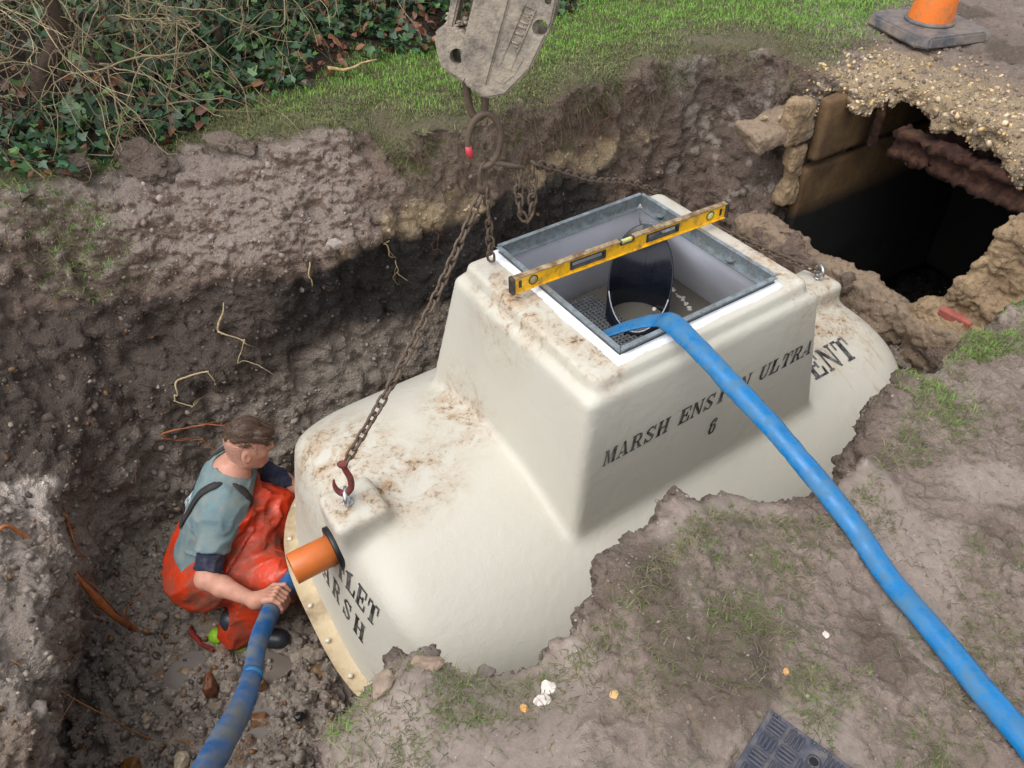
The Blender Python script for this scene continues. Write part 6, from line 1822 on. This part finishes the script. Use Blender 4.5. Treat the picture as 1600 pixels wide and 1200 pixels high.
# dark evergreen growth deep in the hedge
hw = np.random.default_rng(77)
n = 9000; hx_ = hw.uniform(-4.2, 1.6, n); hy_ = np.interp(hx_, IVX, IVY_) + 1.5 + hw.uniform(0, 1.1, n); hz_ = hw.uniform(.15, 1.5, n) * np.minimum(1, (hy_ - np.interp(hx_, IVX, IVY_) - 1.0) * 1.2 + .1)
P = np.stack([hx_, hy_, hz_ + .15], 1)
keep_ = fbm(P, 2.2, 2, 5) > -.25
P = P[keep_]
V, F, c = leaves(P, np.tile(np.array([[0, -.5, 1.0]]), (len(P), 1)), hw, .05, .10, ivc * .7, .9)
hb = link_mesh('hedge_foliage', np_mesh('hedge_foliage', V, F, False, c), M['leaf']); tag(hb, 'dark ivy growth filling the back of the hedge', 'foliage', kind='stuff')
# single fallen sticks
def stick(pts, r, c, label, cat='stick', name='stick', group=None, k=7, taper=.5, mat='twig', rough=.35):
    P = catmull(pts, 8); V, F = sweep(P, circ(r, k), np.linspace(1, taper, len(P)))
    V = V + vert_noise(V, 30, int(abs(P[0][0]) * 999) % 97) * r * rough * 1.3 + vert_noise(V, 11, 5) * r * 1.8
    geo = [(V, F)]
    if name == 'root':
        rgk = np.random.default_rng(int(abs(P[0][0] * 7919 + P[-1][2] * 104729)) % 9973)
        for _ in range(3):
            i = rgk.integers(len(P) // 4, len(P) - 1); d = (P[min(i + 1, len(P) - 1)] - P[i - 1]); L = np.linalg.norm(P[-1] - P[0]) * rgk.uniform(.15, .4)
            d = d / (np.linalg.norm(d) + 1e-9) + rgk.normal(0, .6, 3); d /= np.linalg.norm(d)
            q = np.array([P[i], P[i] + d * L * .5 + rgk.normal(0, .1, 3) * L, P[i] + d * L + rgk.normal(0, .15, 3) * L + np.array([0, 0, -.2 * L])])
            geo.append(sweep(catmull(q, 4), circ(r * .38, 5), np.linspace(1, .3, 9)))
    V, F = join_geo(geo)
    o = link_mesh(name, np_mesh(name, V - P[0], F, True, solid(V, c)), M[mat], None, P[0])
    return tag(o, label, cat, group)
zz_ = lambda x, y, o=.02: (x, y, ground_z(x, y) + o)
stick([zz_(-.90, 3.93, .05), zz_(-.78, 4.0, .06), zz_(-.66, 4.06, .05)], .009, rgb(190, 164, 118), 'pale stick lying where the grass meets the ivy')
stick([zz_(-1.75, 3.55, .05), zz_(-1.5, 3.62, .07), zz_(-1.32, 3.72, .06)], .006, rgb(150, 130, 96), 'thin twig lying on the ivy left of the grass')

# roots hanging from the walls and lying in the pit
def wallpt(p, d=(0, 1, 0), back=.0):
    h = BVH.find_nearest(Vector(p)); q = np.array(h[0]); n = np.array(h[1]); return q + n * (.012 + back)
def wroot(pts, r, c, label, taper=.35, off=.0):
    P = [wallpt(p, back=off) for p in catmull(pts, 3)]
    return stick(P, r * .8, c, label, 'root', 'root', None, 6, taper, 'root', .5)
pale, orange, dkb = rgb(182, 162, 124), rgb(160, 100, 62), rgb(120, 84, 62)
def WV_(px_u, v, z): return W(px_u, v, z)
wroot([W(-.42, 1.3, -.28), W(-.44, 1.25, -.36), W(-.39, 1.28, -.46), W(-.37, 1.25, -.56)], .0055, pale, 'pale root dangling down the black soil left of the chain')
wroot([W(-1.33, 1.25, -.42), W(-1.32, 1.22, -.52), W(-1.27, 1.22, -.64), W(-1.22, 1.22, -.78)], .006, pale, 'long pale root hanging on the black wall above the man')
wroot([W(-1.50, 1.2, -.62), W(-1.54, 1.18, -.68), W(-1.63, 1.15, -.76), W(-1.65, 1.12, -.83), W(-1.60, 1.10, -.92)], .006, pale, 'curled pale root on the corner wall above the man')
wroot([W(-1.50, 1.2, -.66), W(-1.47, 1.2, -.74), W(-1.44, 1.2, -.80)], .004, pale, 'short forked rootlet beside the curled pale root')
wroot([W(-.80, 1.28, -.30), W(-.82, 1.26, -.36), W(-.80, 1.25, -.42)], .005, pale, 'short white root stub in the wall under the spoil')
wroot([W(-.16, 1.3, -.28), W(-.14, 1.3, -.36), W(-.18, 1.3, -.44), W(-.13, 1.3, -.5)], .004, dkb, 'thin brown root behind the long chain')
wroot([W(.95, 1.3, -.05), W(.88, 1.3, -.14), W(.82, 1.3, -.24), W(.74, 1.3, -.33)], .005, dkb, 'brown root sloping down the far wall right of the chain')
wroot([(-1.66, 2.42, -1.00), (-1.56, 2.44, -1.02), (-1.44, 2.42, -1.06), (-1.36, 2.42, -1.13)], .008, orange, 'upper of two orange roots behind the head of the man')
wroot([(-1.70, 2.40, -1.04), (-1.60, 2.42, -1.08), (-1.52, 2.40, -1.12), (-1.44, 2.38, -1.17)], .008, orange, 'lower of two orange roots behind the head of the man')
wroot([(-1.70, 2.36, -1.10), (-1.78, 2.34, -1.17), (-1.82, 2.3, -1.22)], .004, dkb, 'thin dark root hanging in the corner hollow')
wroot([(-1.86, 2.08, -1.02), (-1.93, 2.02, -1.06), (-1.99, 1.98, -1.10), (-2.02, 1.93, -1.16)], .010, orange, 'forked orange root sticking out of the left bank')
wroot([(-1.90, 2.05, -1.05), (-1.90, 1.99, -1.12), (-1.93, 1.95, -1.16)], .006, orange, 'thinner fork of the orange root in the left bank')
wroot([(-1.98, 1.9, -1.28), (-1.92, 1.85, -1.36), (-1.86, 1.80, -1.44)], .005, pale, 'thin pale root below the forked orange root')
def lay(pts, o=.012): return [(x, y, ground_z(x, y, -.5) + o) for x, y in pts]
stick(lay([(-1.70, 1.86), (-1.80, 1.80), (-1.90, 1.76), (-1.98, 1.70)], .02), .014, rgb(176, 108, 60), 'thick orange root lying on the pit floor left of the man', 'root', 'root', None, 8, .6, 'root')
stick(lay([(-1.76, 1.80), (-1.84, 1.84), (-1.92, 1.84)], .02), .005, rgb(170, 100, 60), 'thin side root beside the thick orange root', 'root', 'root', None, 6, .5, 'root')
stick(lay([(-1.30, 1.24), (-1.45, 1.33), (-1.58, 1.33), (-1.72, 1.25)], .015), .005, rgb(168, 120, 76), 'thin brown root curving over the floor at the bottom left', 'root', 'root', None, 6, .5, 'root')
stick(lay([(-1.53, 1.80), (-1.44, 1.72), (-1.36, 1.66)], .02), .010, rgb(140, 44, 36), 'dark red stick lying beside the boot of the man', 'stick', 'stick', None, 7, .8, 'root')
# a red stem on the flank of the tank
tt = [np.array(W(.55, -.62, -.5)), np.array(W(.56, -.66, -.5)), np.array(W(.58, -.72, -.5)), np.array(W(.64, -.80, -.5))]

# big single stones and clods
place_stone('clod', zz_(-1.60, 3.16, .03), (.15, .095, .07), 401, rgb(112, 98, 88), 'large brown clod of earth at the edge of the ivy', 'clod', -.5, (.25, .2), rough=.2)
place_stone('clod', zz_(-1.24, 3.27, .02), (.125, .05, .045), 402, rgb(128, 114, 102), 'long grey clod on the spoil below the grass', 'clod', -.35, (.1, .15))
place_stone('clod', zz_(-1.84, 3.02, .02), (.085, .06, .045), 403, rgb(96, 84, 74), 'small dark clod left of the large one', 'clod', .3)
place_stone('stone', zz_(-.80, 2.98, .01), (.05, .03, .025), 404, rgb(160, 150, 142), 'small pale stone on the spoil slope above the wall', 'stone', .2)
place_stone('flint', (-1.95, 1.50, ground_z(-1.95, 1.50) + .005), (.06, .05, .035), 405, rgb(178, 128, 74), 'orange flint on the left bank at the picture edge', 'flint', .4, mat='flint')
def fl(x, y, s, c, seed, lab, z0=-.5, rot=0., tilt=(0, 0), sub=3):
    place_stone('flint', (x, y, ground_z(x, y, z0) + s[2] * .35), s, seed, c, lab, 'flint', rot, tilt, mat='flint', sub=sub)
fl(-1.35, 1.52, (.035, .055, .075), rgb(118, 72, 44), 411, 'upright brown flint standing in front of the boot')
fl(-1.22, 1.55, (.06, .05, .03), rgb(176, 160, 132), 412, 'pale flat flint in front of the boot')
fl(-1.13, 1.52, (.03, .03, .045), rgb(120, 84, 54), 413, 'brown flint wedged beside the hose joint')
fl(-1.24, 1.36, (.05, .035, .04), rgb(132, 92, 56), 414, 'rounded tan flint left of the hose')
fl(-1.12, 1.38, (.055, .04, .035), rgb(122, 90, 62), 415, 'dark tan flint under the hose')
fl(-.98, 1.66, (.07, .05, .04), rgb(164, 152, 136), 416, 'pale stone under the hose next to the boot')
fl(-.90, 1.60, (.05, .04, .035), rgb(140, 112, 82), 417, 'brown stone below the flange of the tank')
fl(-1.62, 1.22, (.055, .045, .04), rgb(128, 88, 46), 418, 'ochre flint at the bottom edge of the pit floor')
fl(-1.40, 1.22, (.035, .05, .03), rgb(206, 190, 160), 419, 'cream flint at the bottom of the pit floor')
fl(-1.50, 1.60, (.05, .035, .03), rgb(150, 124, 92), 420, 'tan flint in the middle of the pit floor')
fl(-.93, 1.36, (.035, .022, .02), rgb(28, 28, 30), 421, 'shiny black flint near the puddle')
for k, (x, y, s, c, lab) in enumerate((
    (-.205, .80, (.042, .022, .012), rgb(146, 124, 108), 'pinkish flat stone on the near mound'),
    (-.085, .835, (.026, .022, .018), rgb(124, 112, 104), 'grey lump at the crest of the near mound'),
    (-.30, .755, (.034, .026, .016), rgb(140, 122, 106), 'tan stone on the left of the near mound'),
    (.005, .715, (.012, .010, .007), rgb(206, 158, 92), 'small orange pebble by the near puddle'),
    (.06, .77, (.020, .024, .008), rgb(226, 216, 206), 'white chalky stone on the near bank'),
    (.045, .735, (.022, .016, .008), rgb(222, 210, 200), 'second white chalky stone nearer the lens'),
    (.585, .765, (.010, .009, .007), rgb(206, 160, 106), 'orange pebble above the black mat'),
    (.71, .86, (.010, .008, .006), rgb(210, 200, 186), 'cream pebble in the grass left of the hose'),
    (.20, .72, (.010, .014, .006), rgb(208, 172, 116), 'yellow leaf shaped chip on the near mud'))):
    place_stone('stone', zz_(x, y, s[2] * .4), s, 430 + k, c, lab, 'stone', k * .7, (.1, .05), mat='stone')
# uncounted grit: flints on the floor, pebbles on the banks, gravel in the roof crust
def grit(w, n, seed, s0, s1, cols, label, name, sub=1, sink=.3, mat='stone', fc=7):
    P, Nv, rg = scatter(w, n, seed); out = []; cs = []
    protos = [stone_geo((1, rg.uniform(.6, 1), rg.uniform(.4, .8)), 500 + k + seed, sub, .3, fc) for k in range(10)]
    s = s0 * (s1 / s0) ** (rg.uniform(0, 1, n) ** 2.2)
    for k in range(10):
        m = np.arange(n) % 10 == k; V0, (F0,) = protos[k]; q = m.sum()
        A = rg.normal(size=(q, 3, 3)); x = A[:, 0] / np.linalg.norm(A[:, 0], axis=1)[:, None]; z = Nv[m] + A[:, 1] * .4; z /= np.linalg.norm(z, axis=1)[:, None]
        y = np.cross(z, x); y /= np.linalg.norm(y, axis=1)[:, None]; x = np.cross(y, z)
        V = (P[m] + Nv[m] * s[m][:, None] * (.5 - sink))[:, None] + s[m][:, None, None] * (V0[None, :, :1] * x[:, None] + V0[None, :, 1:2] * y[:, None] + V0[None, :, 2:] * z[:, None])
        c = cols[rg.integers(0, len(cols), q)] * rg.uniform(.65, 1.25, (q, 1))
        out.append((V.reshape(-1, 3), [(np.arange(q)[:, None, None] * len(V0) + F0[None]).reshape(-1, 3)])); cs.append(np.repeat(np.concatenate([c, np.ones((q, 1))], 1), len(V0), 0))
    V, F = join_geo(out)
    o = link_mesh(name, np_mesh(name, V, F, False, np.concatenate(cs)), M[mat]); return tag(o, label, 'stones', kind='stuff')
TUV_u = (TCEN[:, 0] - TC[0]) * TA[0] + (TCEN[:, 1] - TC[1]) * TA[1]; TUV_v = (TCEN[:, 0] - TC[0]) * TB[0] + (TCEN[:, 1] - TC[1]) * TB[1]
stc = np.array([rgb(136, 124, 112), rgb(120, 106, 92), rgb(156, 142, 124), rgb(130, 98, 66), rgb(108, 82, 58), rgb(160, 148, 132), rgb(98, 90, 84)])
fcol = np.array([rgb(142, 132, 122), rgb(130, 120, 110), rgb(138, 128, 118), rgb(120, 110, 101), rgb(140, 128, 114), rgb(122, 110, 98), rgb(132, 94, 60), rgb(110, 78, 50), rgb(170, 152, 126), rgb(104, 98, 92), rgb(86, 78, 72)])
flw = smoothstep(-1.30, -1.48, TCEN[:, 2]) * smoothstep(.2, .5, TNRM[:, 2]) * smoothstep(-1.0, -1.2, TUV_u)
grit(flw, 5200, 120, .004, .030, fcol, 'broken flints and clay crumbs strewn over the pit floor', 'floor_flints', 1, .42, 'flint', 12)
wlw = smoothstep(.5, .2, TNRM[:, 2]) * smoothstep(-.05, -.2, TCEN[:, 2]) * smoothstep(1.5, 1.3, TUV_u) * (1 + 2.0 * smoothstep(-.75, -.9, TCEN[:, 2]))
grit(wlw, 2600, 121, .003, .016, fcol * .85, 'small stones set in the pit walls', 'wall_stones', 1, .5)
def soil_crumbs(w, n, seed, s0, s1, label, name, sub=0, fc=3):
    P, Nv, rg = scatter(w, n, seed)
    V0, (F0,) = stone_geo((1, .8, .65), seed, sub, .3, fc)
    s = s0 * (s1 / s0) ** (rg.uniform(0, 1, n) ** 2)
    A = rg.normal(size=(n, 3, 3)); x = A[:, 0] / np.linalg.norm(A[:, 0], axis=1)[:, None]; z = np.cross(x, A[:, 1]); z /= np.linalg.norm(z, axis=1)[:, None]; y = np.cross(z, x)
    V = (P[:, None] + s[:, None, None] * (V0[None, :, :1] * x[:, None] + V0[None, :, 1:2] * y[:, None] + V0[None, :, 2:] * z[:, None])).reshape(-1, 3)
    F = (np.arange(n)[:, None, None] * len(V0) + F0[None]).reshape(-1, 3)
    k = np.searchsorted(np.cumsum(w * TAREA), np.random.default_rng(seed).uniform(0, np.sum(w * TAREA), n)); k = np.minimum(k, len(TRI) - 1)
    c = col4[TRI[k, 0]].copy(); c[:, :3] *= rg.uniform(.8, 1.25, (n, 1))
    o = link_mesh(name, np_mesh(name, V, F, False, np.repeat(c, len(V0), 0)), M['stone']); return tag(o, label, 'soil crumbs', kind='stuff')
sww = smoothstep(.75, .5, TNRM[:, 2]) * smoothstep(.0, -.12, TCEN[:, 2]) * smoothstep(1.5, 1.3, TUV_u) * smoothstep(-.6, -.4, TUV_v + .9 * smoothstep(-1.2, -1.5, TUV_u))
soil_crumbs(sww + 1.5 * smoothstep(-1.3, -1.45, TCEN[:, 2]) * smoothstep(-1.0, -1.2, TUV_u), 12000, 140, .003, .019, 'crumbs of soil clinging to the pit walls and floor', 'wall_crumbs')
soil_crumbs(smoothstep(-.5, -.3, TCEN[:, 2]) * smoothstep(.05, -.05, TRIM) * smoothstep(-.2, -.6, TUV_u) * smoothstep(1.0, 1.6, TCEN[:, 1]), 5000, 141, .002, .010, 'crumbs of soil over the spoil slope', 'spoil_crumbs')
clw = smoothstep(-.5, -.8, TCEN[:, 2]) * smoothstep(-1.0, -1.2, TUV_u) * (smoothstep(.15, .5, TNRM[:, 2]) + .15)
soil_crumbs(clw, 260, 142, .012, .045, 'fallen clods of clay on the pit floor and left bank', 'fallen_clods', 2, 11)
soil_crumbs(clw, 700, 143, .008, .030, 'smaller fallen lumps of clay in the pit', 'fallen_lumps', 1, 9)
soil_crumbs(smoothstep(-.45, -.3, TCEN[:, 2]) * smoothstep(.1, -.05, TRIM) * smoothstep(-.4, -.7, TUV_u) * smoothstep(1.4, 1.9, TCEN[:, 1]), 160, 144, .008, .03, 'lumps of clay on the spoil slope', 'spoil_lumps', 1, 9)
crw = smoothstep(1.75, 1.85, TUV_u) * smoothstep(2.65, 2.1, TUV_u + .25 * gn2) * smoothstep(-.85, -.7, TUV_v) * smoothstep(.9, .7, TUV_v) * smoothstep(-.25, -.12, TCEN[:, 2])
grit(crw, 5600, 122, .0045, .020, np.array([rgb(176, 156, 126), rgb(158, 136, 106), rgb(192, 174, 146), rgb(142, 126, 108), rgb(128, 112, 96), rgb(112, 98, 86), rgb(200, 170, 120)]), 'tan gravel breaking out of the chamber roof', 'roof_gravel', 1, .4)
nbw = flat * smoothstep(-.05, .05, TRIM) * smoothstep(2.4, 2.0, TCEN[:, 1]) * (smoothstep(.35, -.2, TCEN[:, 0]) + .08)
grit(nbw, 3000, 123, .0015, .008, stc, 'grit and pebbles pressed into the near bank', 'bank_pebbles', 1, .4)
mcol = np.array([rgb(122, 110, 100), rgb(104, 92, 82), rgb(132, 120, 110), rgb(92, 80, 70), rgb(140, 128, 118)])
nb2 = smoothstep(-.30, -.15, TCEN[:, 2]) * smoothstep(2.3, 2.0, TCEN[:, 1]) * (.25 + .75 * smoothstep(.0, .4, gn2)) * (.35 + 1.4 * smoothstep(.14, .0, TRIM)) * smoothstep(-.16, -.06, TRIM)
grit(nb2, 11000, 126, .0014, .008, mcol, 'crumbs of mud on the near bank', 'mud_crumbs', 0, .45, 'stone', 3)
spw = smoothstep(-.42, -.3, TCEN[:, 2]) * smoothstep(.3, .5, TNRM[:, 2]) * smoothstep(.05, -.05, TRIM) * smoothstep(-.3, -.6, TUV_u)
rmw = flat * smoothstep(1.4, 1.9, TCEN[:, 0]) * smoothstep(2.5, 3.0, TCEN[:, 1]) * smoothstep(.02, .1, TRIM)
grit(spw * .5 + .6 * rmw, 2200, 124, .003, .016, stc * .9, 'crumbs and stones on the spoil', 'spoil_stones', 1, .35)
lbw = smoothstep(-1.45, -1.7, TUV_u) * smoothstep(-.3, -.5, TCEN[:, 2]) * smoothstep(-1.5, -1.35, TCEN[:, 2])
grit(lbw, 2200, 125, .004, .022, stc * .85, 'stones and crumbs in the left bank', 'left_bank_stones', 1, .4)
# hair roots in the wall under the turf
P, Nv, rg = scatter(smoothstep(.4, .1, TNRM[:, 2]) * smoothstep(-.22, -.1, TCEN[:, 2]) * smoothstep(2.6, 3.0, TCEN[:, 1]) * smoothstep(1.5, 1.2, TUV_u), 700, 130)
n = len(P); ln = rg.uniform(.03, .13, n); sd_ = rg.normal(0, .25, (n, 3)) * np.array([1, 1, .2]); P = P + Nv * .006
ro = []
for i in range(n):
    d = np.array([0, 0, -1.0]) + sd_[i] + Nv[i] * .15; p1 = P[i] + d * ln[i] * .5 + rg.normal(0, .006, 3); p2 = P[i] + d * ln[i] + rg.normal(0, .01, 3) + Nv[i] * .01
    ro.append(sweep(np.array([P[i], p1, p2]), circ(.0011, 3), [1, .8, .4], cap=False))
V, F = join_geo(ro); o = link_mesh('hair_roots', np_mesh('hair_roots', V, F, True, solid(V, rgb(120, 98, 78))), M['root']); tag(o, 'fine hanging roots in the wall under the turf', 'roots', kind='stuff')
# puddles
def puddle(name, c, rx, ry, rot, z, seed, label):
    t = np.linspace(0, 2 * np.pi, 40, endpoint=False); r = 1 + .28 * np.sin(2 * t + seed) + .16 * np.sin(3 * t + seed * 2.1) + .1 * np.sin(5 * t + seed)
    x, y = rx * r * np.cos(t), ry * r * np.sin(t); cr, sr = math.cos(rot), math.sin(rot)
    V = np.concatenate([np.c_[c[0] + x * cr - y * sr, c[1] + x * sr + y * cr, np.full(40, z)], [[c[0], c[1], z]]])
    o = link_mesh(name, np_mesh(name, V, np.stack([np.arange(40), (np.arange(40) + 1) % 40, np.full(40, 40)], 1)), M['puddle']); tag(o, label, kind='structure')
bp = NB('puddle_water'); M['puddle'] = bp.fin(bp.mix(bp.noise(5, 3), rgb(110, 101, 93), rgb(122, 113, 105)), .13, bp.bump(bp.noise(12, 2), .06, .01), 0, .5)
def pz(x, y, r=.05, q=40, z0=1.2):
    zs = [ground_z(x + a * r, y + b * r, z0) for a in (-1, -.5, 0, .5, 1) for b in (-1, -.5, 0, .5, 1)]
    return float(np.percentile(zs, q))
for c, rx, ry, rot, sd in (((-1.02, 1.42), .18, .16, .2, 1.2), ((-1.30, 1.62), .22, .13, .1, 2.0), ((-.86, 1.55), .13, .15, .4, 3.0)):
    puddle('puddle', c, rx, ry, rot, pz(c[0], c[1], .12, 24, -.5), sd, 'muddy water')
print('nature', round(time.time() - T0, 1))
